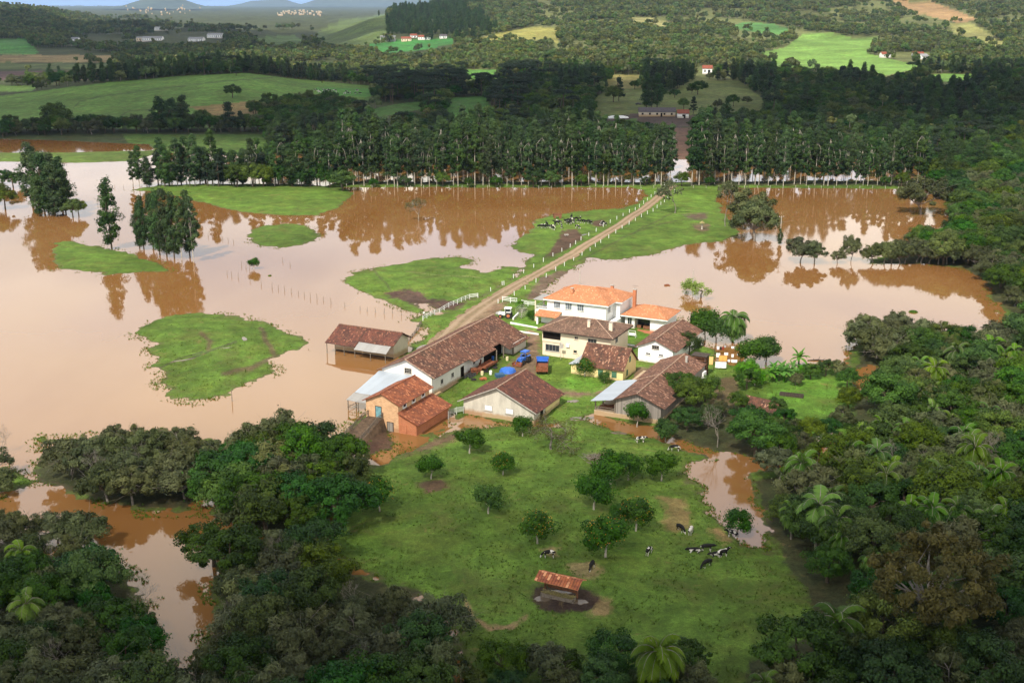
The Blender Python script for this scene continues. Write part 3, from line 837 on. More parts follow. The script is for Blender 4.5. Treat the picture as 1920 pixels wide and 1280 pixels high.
a = n.math('ADD', a, n.math('MULTIPLY', n.math('SUBTRACT', n.noise(pos, 0.6, 4), 0.5), 0.12))
g = n.noise(pos, 0.8, 6, 0.7); lg = n.noise(pos, 0.12, 3)
c = n.ramp(n.math('ADD', n.math('MULTIPLY', g, .6), n.math('MULTIPLY', lg, .4)), (0.35, (0.17, 0.115, 0.068)), (0.65, (0.30, 0.215, 0.135)))
c = n.mix(n.ramp(a, (0.05, 0.55), (0.10, 0.0)), c, (0.34, 0.255, 0.17))
mid_ = n.ramp(n.math('ADD', n.math('ABSOLUTE', uv[0]), n.math('MULTIPLY', g, 0.1)), (0.06, 0.35), (0.12, 0.0))
c = n.mix(mid_, c, (0.11, 0.11, 0.04))
M['dirt_road'] = n.done(n.bsdf(c, 0.95, 0.15, n.bump(g, 0.5, 0.08)))
road, rxs, rys = ribbon('road', [(1262, 347), (1240, 366), (1207, 392), (1165, 420), (1120, 447), (1070, 478), (1010, 512), (960, 540), (915, 568), (880, 592), (850, 620), (825, 645)],
       [5.5, 5.5, 5.0, 4.8, 4.8, 4.8, 4.8, 5.2, 6.0, 7.0, 7.5, 7.0], M['dirt_road'])
ORD19 = ['first', 'second', 'third', 'fourth', 'fifth', 'sixth', 'seventh', 'eighth', 'ninth', 'tenth', 'eleventh', 'twelfth', 'thirteenth', 'fourteenth', 'fifteenth', 'sixteenth', 'seventeenth', 'eighteenth', 'nineteenth']
# ---------------------------------------------------------------- foliage generators (numpy)
def leaf_quads(C, N, size, rs, aspect=1.0, tint=None, droop=0.0):
    """one small kite-shaped leaf spray per centre; returns V,F,tint"""
    n = len(C)
    N = N / np.maximum(np.linalg.norm(N, axis=1, keepdims=True), 1e-6)
    A = rs.normal(size=(n, 3)); A[:, 2] -= droop
    A -= (A * N).sum(1, keepdims=True) * N; A /= np.maximum(np.linalg.norm(A, axis=1, keepdims=True), 1e-6)
    B = np.cross(N, A)
    s = (size * (0.6 + 0.8 * rs.rand(n)))[:, None]
    a = A * s * aspect; b = B * s
    k = N * s * 0.25
    V = np.stack([C - a, C + b * .55 + k * .6, C + a, C - b * .55 - k * .3], 1).reshape(-1, 3)
    Fq = np.arange(4 * n).reshape(n, 4)
    return V, Fq, tint if tint is not None else rs.rand(n)
def crown(seed, R3, zc, nclump, nleaf, lsize, cr=0.36, shape='ball', flat=0.75, aspect=1.0, droop=0.0, top_bias=0.25, hollow=0.55):
    """clumps spread through an uneven crown volume, leaves on the clumps"""
    rs = np.random.RandomState(seed)
    C = []; Rr = []
    rx, ry, rz = R3
    while len(C) < nclump:
        d = rs.normal(size=3); d /= np.linalg.norm(d)
        if shape != 'euc' and d[2] < -0.55: continue
        r = hollow + (1 - hollow) * rs.rand() ** 0.6
        if shape == 'ball': p = d * r * (0.82 + 0.3 * rs.rand())
        elif shape == 'cone':
            h = rs.rand() ** 1.3; a = rs.rand() * 6.283; w = (1 - h) * (.5 + .6 * rs.rand()) + .05
            p = np.array([math.cos(a) * w, math.sin(a) * w, h * 2 - 1])
        elif shape == 'euc':
            h = rs.rand(); a = rs.rand() * 6.283; w = (min(1, .35 + h * 2.2) * (1 - max(0, h - .45) / .6) ** .8 + .04) * (.3 + .8 * rs.rand())
            p = np.array([math.cos(a) * w, math.sin(a) * w, h * 2 - 1])
        elif shape == 'umbrella':
            a = rs.rand() * 6.283; w = math.sqrt(rs.rand()); p = np.array([math.cos(a) * w, math.sin(a) * w, .55 * (1 - w * w) + .18 * rs.rand() - .1])
        C.append([p[0] * rx, p[1] * ry, zc + p[2] * rz]); Rr.append(cr * min(rx, ry, max(rz, 1)) * (0.55 + 0.8 * rs.rand()))
    C = np.array(C); Rr = np.array(Rr)
    cc = C.mean(0)
    k = rs.randint(0, nclump, nleaf)
    k = np.sort(k)
    D = rs.normal(size=(nleaf, 3)); D[:, 2] += top_bias; D /= np.linalg.norm(D, axis=1, keepdims=True)
    P = C[k] + D * (Rr[k] * (0.45 + 0.65 * rs.rand(nleaf) ** .5))[:, None] * np.array([1, 1, flat])
    st = rs.rand(nleaf) < .07; P[st] += D[st] * (Rr[k[st]] * rs.uniform(.3, .9, st.sum()))[:, None]
    O = (P - cc) / np.array([rx, ry, rz]); O /= np.maximum(np.linalg.norm(O, axis=1, keepdims=True), 1e-6)
    N = D * 0.9 + O * 0.5 + rs.normal(size=(nleaf, 3)) * 0.45; N[:, 2] += 0.15
    ct = rs.rand(nclump)
    t = np.clip(0.65 * ct[k] + 0.5 * rs.rand(nleaf) - 0.05, 0, 1)
    V, Fq, t = leaf_quads(P, N, np.full(nleaf, lsize), rs, aspect, t, droop)
    return V, Fq, t, C
def limbs(C, h0, r0, seed, n=7, lean=0.0, base=-0.6, sides=6, twig=0):
    """tapered trunk and limbs reaching clump centres"""
    rs = np.random.RandomState(seed + 5)
    mb = MB()
    top = np.array([lean * rs.normal(), lean * rs.normal(), h0])
    mb.tube([(0, 0, base), (top[0] * .3, top[1] * .3, h0 * .45), tuple(top)], [r0 * 1.25, r0, r0 * .8], sides)
    pick = rs.permutation(len(C))[:n]
    for j in pick:
        c = C[j]; m = top + (c - top) * .5 + rs.normal(size=3) * .08 * np.linalg.norm(c - top); m[2] += .08 * np.linalg.norm(c - top)
        mb.tube([tuple(top), tuple(m), tuple(c)], [r0 * .55, r0 * .33, r0 * .12], 5)
        for q in range(twig):
            e = c + rs.normal(size=3) * .3 * np.linalg.norm(c - top); mb.tube([tuple(m), tuple((m + e) / 2 + rs.normal(size=3) * .1), tuple(e)], [r0 * .16, r0 * .1, r0 * .04], 4)
    return mb
def mb_mesh(mb, name, mats):
    o = mb.build(name, mats); me = o.data; bpy.data.objects.remove(o); return me
class Kind: pass
def tree_kind(name, V, Fq, t, trunk, leafm, barkm):
    k = Kind(); k.name = name
    k.crown = np_mesh(name + '_crown', V, Fq, [leafm], attrs=[('tint', 'FACE', t)])
    k.trunk = mb_mesh(trunk, name + '_trunk', [barkm])
    k.V, k.F, k.t, k.mats = V, Fq, t, (leafm, barkm)
    return k
KN = {}
def add_kinds(key, lst): KN[key] = lst
mk = lambda name, seed, R3, zc, nc_, nl, ls, lm, bm, h0, r0, n=7, lean=.2, twig=0, **k: (lambda cr_: tree_kind(name, cr_[0], cr_[1], cr_[2], limbs(cr_[3], h0, r0, seed, n, lean, twig=twig), M[lm], M[bm]))(crown(seed, R3, zc, nc_, nl, ls, **k))
add_kinds('broad', [mk('broadleaf', s, (4.6, 4.3, 3.3), 5.2, 62, 10500, .185, 'leaf_broad', 'bark', 3.2, .28, cr=.28, hollow=.62) for s in (1, 2)] +
                   [mk('broadleaf', s, (4.4, 4.9, 2.9), 4.7, 52, 10000, .19, 'leaf_deep', 'bark', 2.8, .30, cr=.30, hollow=.6) for s in (3, 4)])
add_kinds('willow', [mk('willow', s, (4.2, 4.6, 2.9), 4.0, 60, 8500, .165, 'leaf_willow', 'bark_grey', 1.8, .20, n=16, lean=.4, twig=3, aspect=1.8, cr=.27, hollow=.3, top_bias=.5) for s in (11, 12, 13)])
add_kinds('citrus', [mk('citrus', s, (2.05, 2.05, 2.0), 2.55, 34, 5200, .14, 'leaf_citrus', 'bark_pale', 1.2, .12, n=5, lean=.1, cr=.40, hollow=.35, top_bias=0.1) for s in (21, 22, 23)])
add_kinds('euc', [mk('eucalyptus', s, (2.7, 2.7, 9.4 + .5 * (s % 3)), 16.0, 60, 5600, .27, 'leaf_euc', 'bark_pale', 21.5, .17, n=10, lean=.5, shape='euc', cr=.36, hollow=.2, aspect=1.5, droop=.7) for s in (31, 32, 33, 34, 35)])
add_kinds('eucdark', [mk('tall_tree', s, (3.5, 3.5, 8.4), 10.2, 70, 8000, .27, 'leaf_euc', 'bark', 14, .26, n=10, lean=.4, shape='euc', cr=.34, hollow=.2) for s in (41, 42, 43)])
add_kinds('pine', [mk('pine', s, (3.0, 3.0, 5.5), 8.5, 40, 2600, .36, 'leaf_pine', 'bark', 13, .22, n=10, shape='cone', cr=.36, flat=.5) for s in (51, 52)])
add_kinds('araucaria', [mk('araucaria', s, (5.0, 5.0, 2.2), 13.5, 34, 2600, .34, 'leaf_pine', 'bark', 13.5, .30, n=16, shape='umbrella', cr=.6, flat=.45) for s in (61, 62)])
add_kinds('far', [mk('woodland_tree', s, (4.5, 4.4, 3.6), 5.6, 16, 560, .85, 'leaf_far', 'bark_grey', 3.4, .25, n=3, cr=.42) for s in (71, 72, 73)] +
                 [mk('woodland_tree', 74, (2.6, 2.6, 5.4), 8.4, 14, 420, .85, 'leaf_far', 'bark_grey', 9, .2, n=3, shape='euc', cr=.5)])
def dup_tree(kind, loc, sc, rz, name, label, cat, group, wide=1.0, parts=True, crown_name='crown'):
    e = empty(name, loc, rz, label, cat, group)
    e.scale = (sc * wide, sc * wide, sc)
    c = link(crown_name, kind.crown, e); t = link('trunk', kind.trunk, e)
    return e

# palms
def palm_kind(seed, h, fr=15, L=3.4, lm='leaf_palm'):
    rs = np.random.RandomState(seed); V = []; N = []; T = []; S = []
    mb = MB(); mb.tube([(0, 0, -.6), (.15, .1, h * .5), (.1, 0, h)], [.24, .19, .16], 7)
    for i in range(fr):
        a = i * 2.399 + rs.rand() * .3; up = 1.3 - 1.9 * (i / fr) + rs.normal() * .1; tt = .25 + .75 * rs.rand()
        if i > fr - 3: tt = .9
        L_ = L * (.85 + .3 * rs.rand()); p = np.array([.1, 0, h]); d = np.array([math.cos(a) * math.cos(up), math.sin(a) * math.cos(up), math.sin(up)])
        pts = [tuple(p)]
        for s in range(9):
            d = d + np.array([0, 0, -.16 - .035 * s]); d /= np.linalg.norm(d); p = p + d * L_ / 9; pts.append(tuple(p))
            side = np.cross(d, [0, 0, 1]); side /= max(np.linalg.norm(side), 1e-6)
            for sg in (-1, 1):
                for q in range(6):
                    w = .80 * math.sin(math.pi * min(1, (s + 1.2) / 10.5)) + .15
                    b = p - d * q * L_ / 54; tip = b + side * sg * w * (.7 + .3 * rs.rand()) + d * .35 + np.array([0, 0, -.38 * w - .1 * rs.rand()])
                    wd = d * .075
                    V += [b - wd, b + wd, tip + wd * .4, tip - wd * .4]; T.append(np.clip(tt * (.7 + .5 * rs.rand()), 0, 1))
        mb.tube(pts, [.05] * 5 + [.025] * 5, 4)
    k = Kind(); V = np.array(V); k.F = np.arange(len(V)).reshape(-1, 4); k.V = V; k.t = np.array(T); k.mats = (M[lm], M['bark_grey'])
    k.crown = np_mesh('palm_fronds', V, k.F, [M[lm]], attrs=[('tint', 'FACE', k.t)]); k.trunk = mb_mesh(mb, 'palm_trunk', [M['bark_grey']])
    return k
KN['palm'] = [palm_kind(81, 5.6, 34, 3.7), palm_kind(82, 6.2, 38, 3.9), palm_kind(83, 5.0, 32, 3.4)]

# leafless trees
def bare_mesh(seed, h, spread=.6, levels=5, r0=.16, bark='bark_grey', nb=3, name='bare'):
    rs = np.random.RandomState(seed); mb = MB()
    tips = []
    def rec(p, d, L, r, lv):
        m = p + d * L * .5 + rs.normal(size=3) * .05 * L; e = p + d * L + rs.normal(size=3) * .07 * L
        mb.tube([tuple(p), tuple(m), tuple(e)], [r, r * .82, r * .62], 6 if lv > 2 else 4, cap=False)
        if lv <= 0: tips.append(e); return
        for i in range(nb if lv > 1 else nb + 1):
            q = d + rs.normal(size=3) * spread; q[2] += .22; q /= np.linalg.norm(q)
            rec(e, q, L * (.62 + .25 * rs.rand()), r * .58, lv - 1)
    rec(np.array([0, 0, -.5]), np.array([0, 0, 1.]), h * .34 + .5, r0, levels)
    return mb_mesh(mb, name, [M[bark]]), np.array(tips)
BARE = [bare_mesh(s, 5, sp_, 5, .10) for s, sp_ in ((91, .6), (92, .75), (93, .65))]

# ---------------------------------------------------------------- placing trees
def ground_pt(px, py):
    g = GT(px, py); g.z = max(g.z, -0.4); return g
TREES = []
def put(kindkey, px, py, sc, label, group=None, cat='tree', name=None, var=None, wide=1.0, rz=None):
    ks = KN[kindkey]; k = ks[var % len(ks)] if var is not None else random.choice(ks)
    g = ground_pt(px, py)
    nm = name or {'broad': 'broadleaf_tree', 'willow': 'willow_tree', 'citrus': 'orange_tree', 'euc': 'eucalyptus_tree', 'eucdark': 'eucalyptus_tree', 'pine': 'pine_tree', 'araucaria': 'araucaria_tree', 'palm': 'palm_tree', 'gpalm': 'palm_tree', 'far': 'woodland_tree'}[kindkey]
    TREES.append((g.x, g.y))
    return dup_tree(k, g, sc, rz if rz is not None else random.uniform(0, 6.28), nm, label, cat, group, wide, crown_name='fronds' if 'palm' in kindkey else 'crown')

# --- orchard of citrus trees (foot of the trunk in the photo, crown height in metres, label)
ORCH = [
 (808,898,4.6,'small round dark green tree with white trunk, nearest the flooded brick shed','plain'),
 (880,850,5.0,'squat round bush tree by the muddy bank of the flooded yard','plain'),
 (943,890,4.4,'small orange tree dotted with ripe fruit, right of the squat round tree','fruit'),
 (915,962,5.2,'round dark tree on a forked pale trunk standing alone mid orchard','plain'),
 (712,958,5.6,'yellowish orange tree with thin white trunk beside the left thicket','fruit'),
 (1008,1018,5.6,'upright green orange tree just above a cow left of centre in the orchard','fruit'),
 (1113,955,6.4,'dark green fruit tree at lower left end of the row of joined crowns','plain'),
 (1145,912,6.2,'broad green tree in the middle of the row of joined orchard crowns','plain'),
 (1178,900,5.4,'bright green tree at the upper right end of the joined orchard crowns','plain'),
 (1240,902,5.6,'round green tree alone near the red pool on the orchard right edge','plain'),
 (1192,995,5.8,'orange tree with many yellow fruits at the top, right of the pair','fruit'),
 (1163,985,4.0,'small tree squeezed between the two fruiting orange trees','plain'),
 (1135,1045,6.8,'tallest dark orange tree, above the feeding shelter','fruit'),
 (1382,1005,4.8,'round tree growing at the edge of the red pool beside a wading cow','plain'),
 (980,818,4.4,'bushy tree leaning against the corner of the grey gabled barn','plain'),
 (1194,800,5.6,'narrow upright tree in front of the plank gable of the wooden barn','plain'),
 (1248,828,4.6,'round green tree with pale trunk at the corner of the wooden barn','plain'),
 (1096,706,4.6,'small dark fruit tree in front of the yellow house wall','fruit'),
 (1133,718,2.8,'low dark shrub under the green window shutters of the yellow house','plain'),
]
frs = np.random.RandomState(5)
for i, (px, py, h, lab, kd) in enumerate(ORCH):
    sc = h / 5.0
    e = put('citrus', px, py, sc, lab, var=i, wide=1.18 if px in (880, 1145) else 1.0, name='orange_tree' if kd == 'fruit' else 'fruit_tree')
    if px == 1194: e.scale = (sc * .8, sc * .8, sc)
    if kd == 'fruit':
        mb = MB()
        for q in range(70):
            d = frs.normal(size=3); d[2] = abs(d[2]) * .8 - .2; d /= np.linalg.norm(d)
            mb.ell((d[0] * 2.1, d[1] * 2.1, 2.55 + d[2] * 2.05), .04, .04, .04, 5, 4)
        o = mb.build('fruit', M['fruit'], e); tag(o, kind='stuff')
g = ground_pt(1033, 842)
e = empty('bare_tree', g, 0, 'grey leafless spreading tree in front of the grey barn corner', 'tree'); e.scale = (1.25, 1.25, .85)
_bm, _tp = bare_mesh(95, 6, .95, 5, .2); link('branches', _bm, e)
_r = np.random.RandomState(3); _k = _r.randint(0, len(_tp), 3000)
_V, _F, _t = leaf_quads(_tp[_k] + _r.normal(size=(3000, 3)) * .28, _r.normal(size=(3000, 3)), np.full(3000, .07), _r, 2.2)
link('twigs', np_mesh('twigs', _V, _F, [M['leaf_brown']], attrs=[('tint', 'FACE', _t)]), e)
g = ground_pt(1345, 838); e = empty('bare_tree', g, 0, 'pale leafless tree fanning upward among bushes right of the wooden barn', 'tree'); e.scale = (.85, .85, 1.0)
link('branches', bare_mesh(96, 6, .55, 5, .12, 'bark_grey')[0], e)
g = ground_pt(1120, 862); mb = MB()
for q in range(60):
    a = frs.rand() * 6.28; r = 2.3 * math.sqrt(frs.rand()); b = frs.rand() * 6.28
    mb.tube([(r * math.cos(a), r * math.sin(a), .05 + .5 * frs.rand() * (1 - r / 3)), (r * math.cos(a) + 1.3 * math.cos(b), r * math.sin(a) + 1.3 * math.sin(b), .15 + .7 * frs.rand() * (1 - r / 3))], [.05, .02], 4)
o = mb.build('brush_pile', M['bark_grey'], loc=g); tag(o, 'heap of cut brown branches lying on the orchard grass', 'brush pile')

# --- single trees in the flood and on its banks
put('eucdark', 210, 468, 1.18, 'tall narrow dark tree standing in the flood above the left grass bank', var=0, wide=.80)
for i, (px, py, h) in enumerate([(62, 388, 23), (84, 398, 21), (105, 406, 18.5), (124, 402, 16), (100, 392, 20), (75, 405, 14), (118, 396, 19), (92, 404, 18)]):
    put('eucdark', px, py, h / 18.0, 'one of the dark trees in the left clump standing in brown water', 'dark tree clump in the flood at far left', var=i)
for i, (px, py, h) in enumerate([(137, 408, 7), (148, 404, 6)]):
    put('broad', px, py, h / 9.0, 'low leafy tree at the right edge of the left dark clump', 'low trees beside the left clump', var=i)
for i, (px, py, h) in enumerate([(270, 468, 16), (300, 478, 19), (313, 482, 20), (327, 485, 19), (341, 487, 18), (363, 492, 19), (356, 480, 19), (288, 468, 17), (262, 466, 14)]):
    put('euc' if px in (363, 341) else 'eucdark', px, py, h / (25.0 if px in (363, 341) else 18.0), f'tree of the mid-lake row right of the lone tree, {ORD19[sorted([270, 300, 313, 327, 341, 363, 356, 288, 262]).index(px)]} from the left', 'row of trees in the lake right of the lone tree', var=i, wide=.72 if px not in (363, 341) else 1)
for i, (px, py, h) in enumerate([(10, 392, 9), (-12, 385, 10), (25, 352, 8), (5, 345, 7), (45, 348, 5)]):
    put('broad', px, py, h / 9.0, 'dark bush tree at the left edge of the photo in brown water', 'bushes at the left frame edge', var=i)
put('citrus', 476, 505, .75, 'tiny leafy tree alone in the open brown water', var=1)

put('broad', 643, 358, 1.0, 'round dark bush at the left foot of the eucalyptus belt', var=1, wide=1.15)
put('willow', 1415, 452, 1.9, 'large grey-green bushy tree standing in water at the bank edge', var=0, wide=.95)
put('willow', 1408, 430, 1.9, 'upper crown of grey-green bushy tree behind the large one', var=2)
put('willow', 1728, 402, 1.9, 'wide grey-green tree standing in the far right flood', var=1, wide=1.1)
put('willow', 1500, 492, 1.08, 'rounded small tree with dark trunks in the right lake, left one of two joined', var=0)
put('willow', 1527, 494, .95, 'smaller rounded tree joined to its neighbour in the right lake', var=2)
put('willow', 1595, 490, 1.15, 'thin upright young tree in the right lake', var=1, wide=.55)
put('willow', 1570, 494, .6, 'very small bush beside the thin upright tree in the right lake', var=2)
put('eucdark', 1462, 459, .28, 'small leafy growth around the power pole in the right lake', var=2, wide=.9)
for i in range(11):
    put('willow', 1640 + i * 15 + random.uniform(-4, 4), 492 + random.uniform(-2, 3), .85 + .08 * random.random() + i * .02, 'small tree of the flooded row reaching into the right lake', 'row of small trees reaching into the right lake', var=i)
# pale spring tree, two bare-topped trees by the road
def leafy_bare(px, py, h, lab, leafm, nleaf, seed, bark='bark_grey', ls=.22, spread=.6, sc=(1, 1, 1)):
    g = ground_pt(px, py); me, tips = bare_mesh(seed, h, spread, 4, .2, bark)
    e = empty('sparse_tree', g, 0, lab, 'tree'); e.scale = sc
    link('branches', me, e)
    rs = np.random.RandomState(seed); k = rs.randint(0, len(tips), nleaf)
    P = tips[k] + rs.normal(size=(nleaf, 3)) * .32
    V, Fq, t = leaf_quads(P, rs.normal(size=(nleaf, 3)) + np.array([0, 0, .4]), np.full(nleaf, ls), rs)
    link('crown', np_mesh('sparse_crown', V, Fq, [leafm], attrs=[('tint', 'FACE', t)]), e)
    return e
leafy_bare(1315, 557, 5.6, 'pale yellow-green sprouting tree standing in the right lake behind the houses', M['leaf_pale'], 3600, 108, sc=(1.25, 1.25, .8), ls=.17, spread=.95)
leafy_bare(785, 415, 7, 'pale thin tree half under water in front of the eucalyptus belt', M['leaf_willow'], 700, 105, ls=.2)
leafy_bare(1265, 400, 11, 'tall thin-crowned tree with bare trunk right of the road end', M['leaf_willow'], 1700, 102, ls=.3)
leafy_bare(1360, 424, 12, 'leaning thin-crowned tree on the grass bank edge near the far water', M['leaf_willow'], 1700, 103, ls=.3, spread=.7)
leafy_bare(1305, 660, 6, 'thin reddish sapling behind the white annex', M['leaf_willow'], 160, 104, ls=.16, sc=(.6, .6, 1)) if False else None
put('broad', 1278, 350, .72, 'yellow-green bushy tree beside the road gap in the belt', var=0)
# garden around the houses
put('citrus', 1322, 638, 1.75, 'dark upright tree left of the flooded garden palm', var=2, wide=.95, name='garden_tree')
put('citrus', 1343, 642, 1.4, 'dark round tree at the water edge under the garden palm', var=2)
KN['gpalm'] = [palm_kind(84, 4.6, 60, 3.9, 'leaf_citrus')]
put('gpalm', 1374, 640, 1.12, 'full feathery palm at the water edge behind the houses', var=1)
put('broad', 1292, 668, .62, 'olive-brown bushy tree between the white shed and wooden barn', var=1)
put('palm', 975, 585, .42, 'little yellow-green palm beside the white fence near the white house', var=0)
put('citrus', 997, 600, .55, 'clipped round dark hedge bush beside the white balcony', var=0)
for i, (px, py, s, k, lab) in enumerate([
 (1412, 690, 1.5, 'citrus', 'bright green leafy tree right of the washing lines'),
 (1436, 680, 1.35, 'citrus', 'rounded tree behind the leafy one at the shore'),
 (1400, 730, .55, 'broad', 'light green shrub below the washing lines'),
 (1275, 748, .72, 'broad', 'dense green tree against the wooden barn right wall'),
 (1300, 770, .75, 'broad', 'dense green tree right of the wooden barn, second from the wall'),
 (1322, 752, .60, 'broad', 'small tree at the garden behind the bare tree'),
 (1288, 806, .56, 'broad', 'bush in front of the wooden barn thicket'),
 (1328, 800, .55, 'broad', 'bush left of the pale leafless tree'),
 (1415, 855, .95, 'broad', 'big dark round tree standing at the red pool inlet'),
 (1385, 770, .45, 'broad', 'little bright bush beside the small tiled hut'),
 (1455, 778, .45, 'broad', 'dark shrub in front of the small tiled hut'),
 (1400, 820, .72, 'broad', 'tree above the big round tree at the inlet'),
 (1445, 825, .55, 'broad', 'bushy tree right of the big round tree'),
 (1350, 780, .42, 'willow', 'grey scrub between bare tree and tiled hut')]):
    put(k, px, py, s, lab, var=i, name='garden_tree' if k == 'citrus' else None)
for i, (a, b, c_) in enumerate([(1180, 246, .7), (1196, 250, .8), (1212, 248, .75), (1226, 252, .7), (1168, 240, .6)]): put('broad', a, b, c_, 'low leafy tree in front of the left half of the dairy barn', 'trees in front of the dairy barn', var=i)

NEAR = [0]
DEF = []
NAMES = {'broad': 'broadleaf_tree', 'willow': 'willow_tree', 'euc': 'eucalyptus_tree', 'eucdark': 'eucalyptus_tree', 'pine': 'pine_tree', 'araucaria': 'araucaria_tree', 'palm': 'palm_tree'}
def defer(key, loc, s, label, group, wide=1.0, pri=0, cat='tree'):
    DEF.append(dict(key=key, var=random.randrange(len(KN[key])), loc=tuple(loc), s=s, label=label, group=group, wide=wide, pri=pri, cat=cat, rz=random.uniform(0, 6.28)))
# --- eucalyptus belt
rs = np.random.RandomState(17)
EU = []
for x in np.arange(652, 1262, 14.0): EU.append((x + rs.uniform(-5, 5), 348 + rs.uniform(-1.5, 1.5)))
for x in np.arange(1296, 1742, 14.5): EU.append((x + rs.uniform(-5, 5), 347 + rs.uniform(-2, 1)))
front_n = len(EU)
for row in (341, 334, 326, 317):
    for x in np.arange(650, 1740, 20.0):
        if 1256 < x < 1300 or rs.rand() < .12: continue
        EU.append((x + rs.uniform(-9, 9), row + rs.uniform(-3, 3)))
for i, (x, y) in enumerate(EU):
    h = 25 + rs.uniform(-7, 3.5) + 2.5 * math.sin(x * .03)
    if x > 1500: h *= .86
    g = ground_pt(x, y); defer('euc', g, h / 26.5, 'tall eucalyptus with thin white trunk in the front row of the long flooded belt' if i < front_n else 'eucalyptus standing in water behind the front row of the long belt',
        'front row of the eucalyptus belt' if i < front_n else 'eucalyptus behind the front row', rs.uniform(.85, 1.2), 0 if i < front_n else 2)
EL = [(250, 350), (262, 352), (280, 351), (303, 346), (318, 350), (333, 349), (350, 346), (366, 349), (385, 340), (400, 349), (418, 346), (440, 349), (455, 345), (473, 350), (486, 344), (515, 349), (530, 345), (548, 350), (562, 344), (582, 350), (600, 346), (618, 349), (628, 344), (640, 350), (575, 335), (610, 335), (540, 333), (505, 333)]
for x, y in EL:
    _i = sorted(q[0] for q in EL).index(x)
    put('euc' if rs.rand() < .6 else 'eucdark', x, y, .78 * (1.0 if x > 290 else .8) * rs.uniform(.85, 1.15), (f'dark eucalyptus of the loose row left of the belt, {ORD19[_i]} from the left' if _i < 19 else 'dark eucalyptus where the loose row meets the long belt'), 'loose eucalyptus row at the left', wide=1.25)
for i, (x, y, s) in enumerate([(323, 345, .4), (500, 350, .5), (700, 351, .5), (760, 350, .6), (830, 349, .7), (880, 351, .5), (930, 350, .6), (1000, 350, .9), (1035, 351, .8), (1090, 349, .6), (1210, 348, .5), (1330, 348, .5), (1690, 350, .7), (1660, 349, .5)]):
    put('broad', x, y, s, 'low dark bush between the trunks of the eucalyptus belt', 'bushes under the eucalyptus belt', var=i)

# --- near woods: polygons of trunk feet in the photo, spacing in metres
def fill(poly, spacing, fn, seed=0, ztree=True):
    rs = np.random.RandomState(seed)
    W = np.array([G(x, y)[:2] for x, y in poly]); lo = W.min(0); hi = W.max(0)
    out = []
    nx = int((hi[0] - lo[0]) / spacing) + 1; ny = int((hi[1] - lo[1]) / (spacing * .9)) + 1
    for j in range(ny):
        for i in range(nx):
            X = lo[0] + (i + .5 * (j % 2) + rs.uniform(-.33, .33)) * spacing; Y = lo[1] + (j + rs.uniform(-.33, .33)) * spacing * .9
            px, py = proj(X, Y, 0.)
            if inpoly(np.array([px]), np.array([py]), poly)[0]: out.append((X, Y, px, py))
    for q in sorted(out, key=lambda a: a[1]): fn(q, rs)
    return out
def mixwood(pal, label, group, smin=.7, smax=1.15):
    names = {'broad': ('broadleaf_tree', 'dark green leafy tree'), 'willow': ('willow_tree', 'grey-green twiggy tree'), 'palm': ('palm_tree', 'feathery green palm'), 'bare': ('bare_tree', 'leafless grey tree')}
    keys = [k for k, _ in pal]; w = np.array([v for _, v in pal], float); w /= w.sum()
    def fn(q, rs):
        X, Y, px, py = q
        k = keys[rs.choice(len(keys), p=w)]; s = rs.uniform(smin, smax); NEAR[0] += 1
        loc = Vector((X, Y, max(tz(X, Y), -.4))); nm, lb = names[k]
        lab = lb + ' ' + label; grp = {'broad': 'leafy trees ', 'willow': 'grey-green trees ', 'palm': 'palms ', 'bare': 'leafless trees '}[k] + group
        if k == 'bare':
            e = empty('bare_tree', loc, rs.uniform(0, 6), lab, 'tree', grp); e.scale = (s * 1.1,) * 3
            link('branches', BARE[rs.randint(3)][0], e); return
        defer(k, loc, s, lab, grp, rs.uniform(.9, 1.2), 0, 'palm' if k == 'palm' else 'tree')
    return fn
fill([(85, 905), (180, 862), (270, 850), (340, 855), (420, 868), (420, 895), (365, 930), (320, 965), (235, 960), (150, 925)], 5.2, mixwood([('willow', 9), ('bare', 1)], 'of the thicket below the left grass island', 'of the thicket below the left island', .6, .98), 1)
fill([(-60, 905), (45, 890), (62, 905), (40, 935), (-60, 945)], 5, mixwood([('willow', 1)], 'at the left frame edge above the brown channel', 'at the left edge above the channel', .6, .8), 2)
fill([(-60, 850), (5, 838), (50, 842), (40, 858), (-60, 870)], 5, mixwood([('bare', 1)], 'in shallow water at the left frame edge', 'in shallow water at the left edge', .55, .8), 3)
fill([(400, 900), (480, 862), (570, 840), (640, 860), (655, 930), (640, 1010), (560, 1030), (430, 1020), (385, 960)], 5.6, mixwood([('broad', 6), ('willow', 3)], 'in the dark grove between channel and orchard', 'in the dark grove left of the orchard', .75, 1.12), 4)
fill([(380, 1050), (470, 1025), (610, 1060), (600, 1110), (680, 1130), (790, 1150), (830, 1190), (830, 1290), (820, 1500), (330, 1500), (352, 1260), (402, 1180), (388, 1100)], 5.0, mixwood([('willow', 6), ('broad', 4), ('bare', .8)], 'in the bottom wood right of the brown channel', 'of the bottom wood right of the channel', .55, .9), 5)
fill([(-500, 1065), (60, 1065), (185, 1085), (250, 1130), (312, 1160), (285, 1215), (285, 1320), (300, 1560), (-500, 1560)], 4.8, mixwood([('willow', 6), ('broad', 3), ('bare', .8), ('palm', .5)], 'in the bottom left corner wood', 'of the bottom left corner wood', .5, .82), 6)
fill([(-40, 1010), (110, 1000), (205, 1010), (215, 1040), (140, 1045), (-40, 1050)], 5.0, mixwood([('willow', 4), ('broad', 1)], 'of the left strip above the corner wood', 'of the left strip above the corner wood', .62, .85), 7)
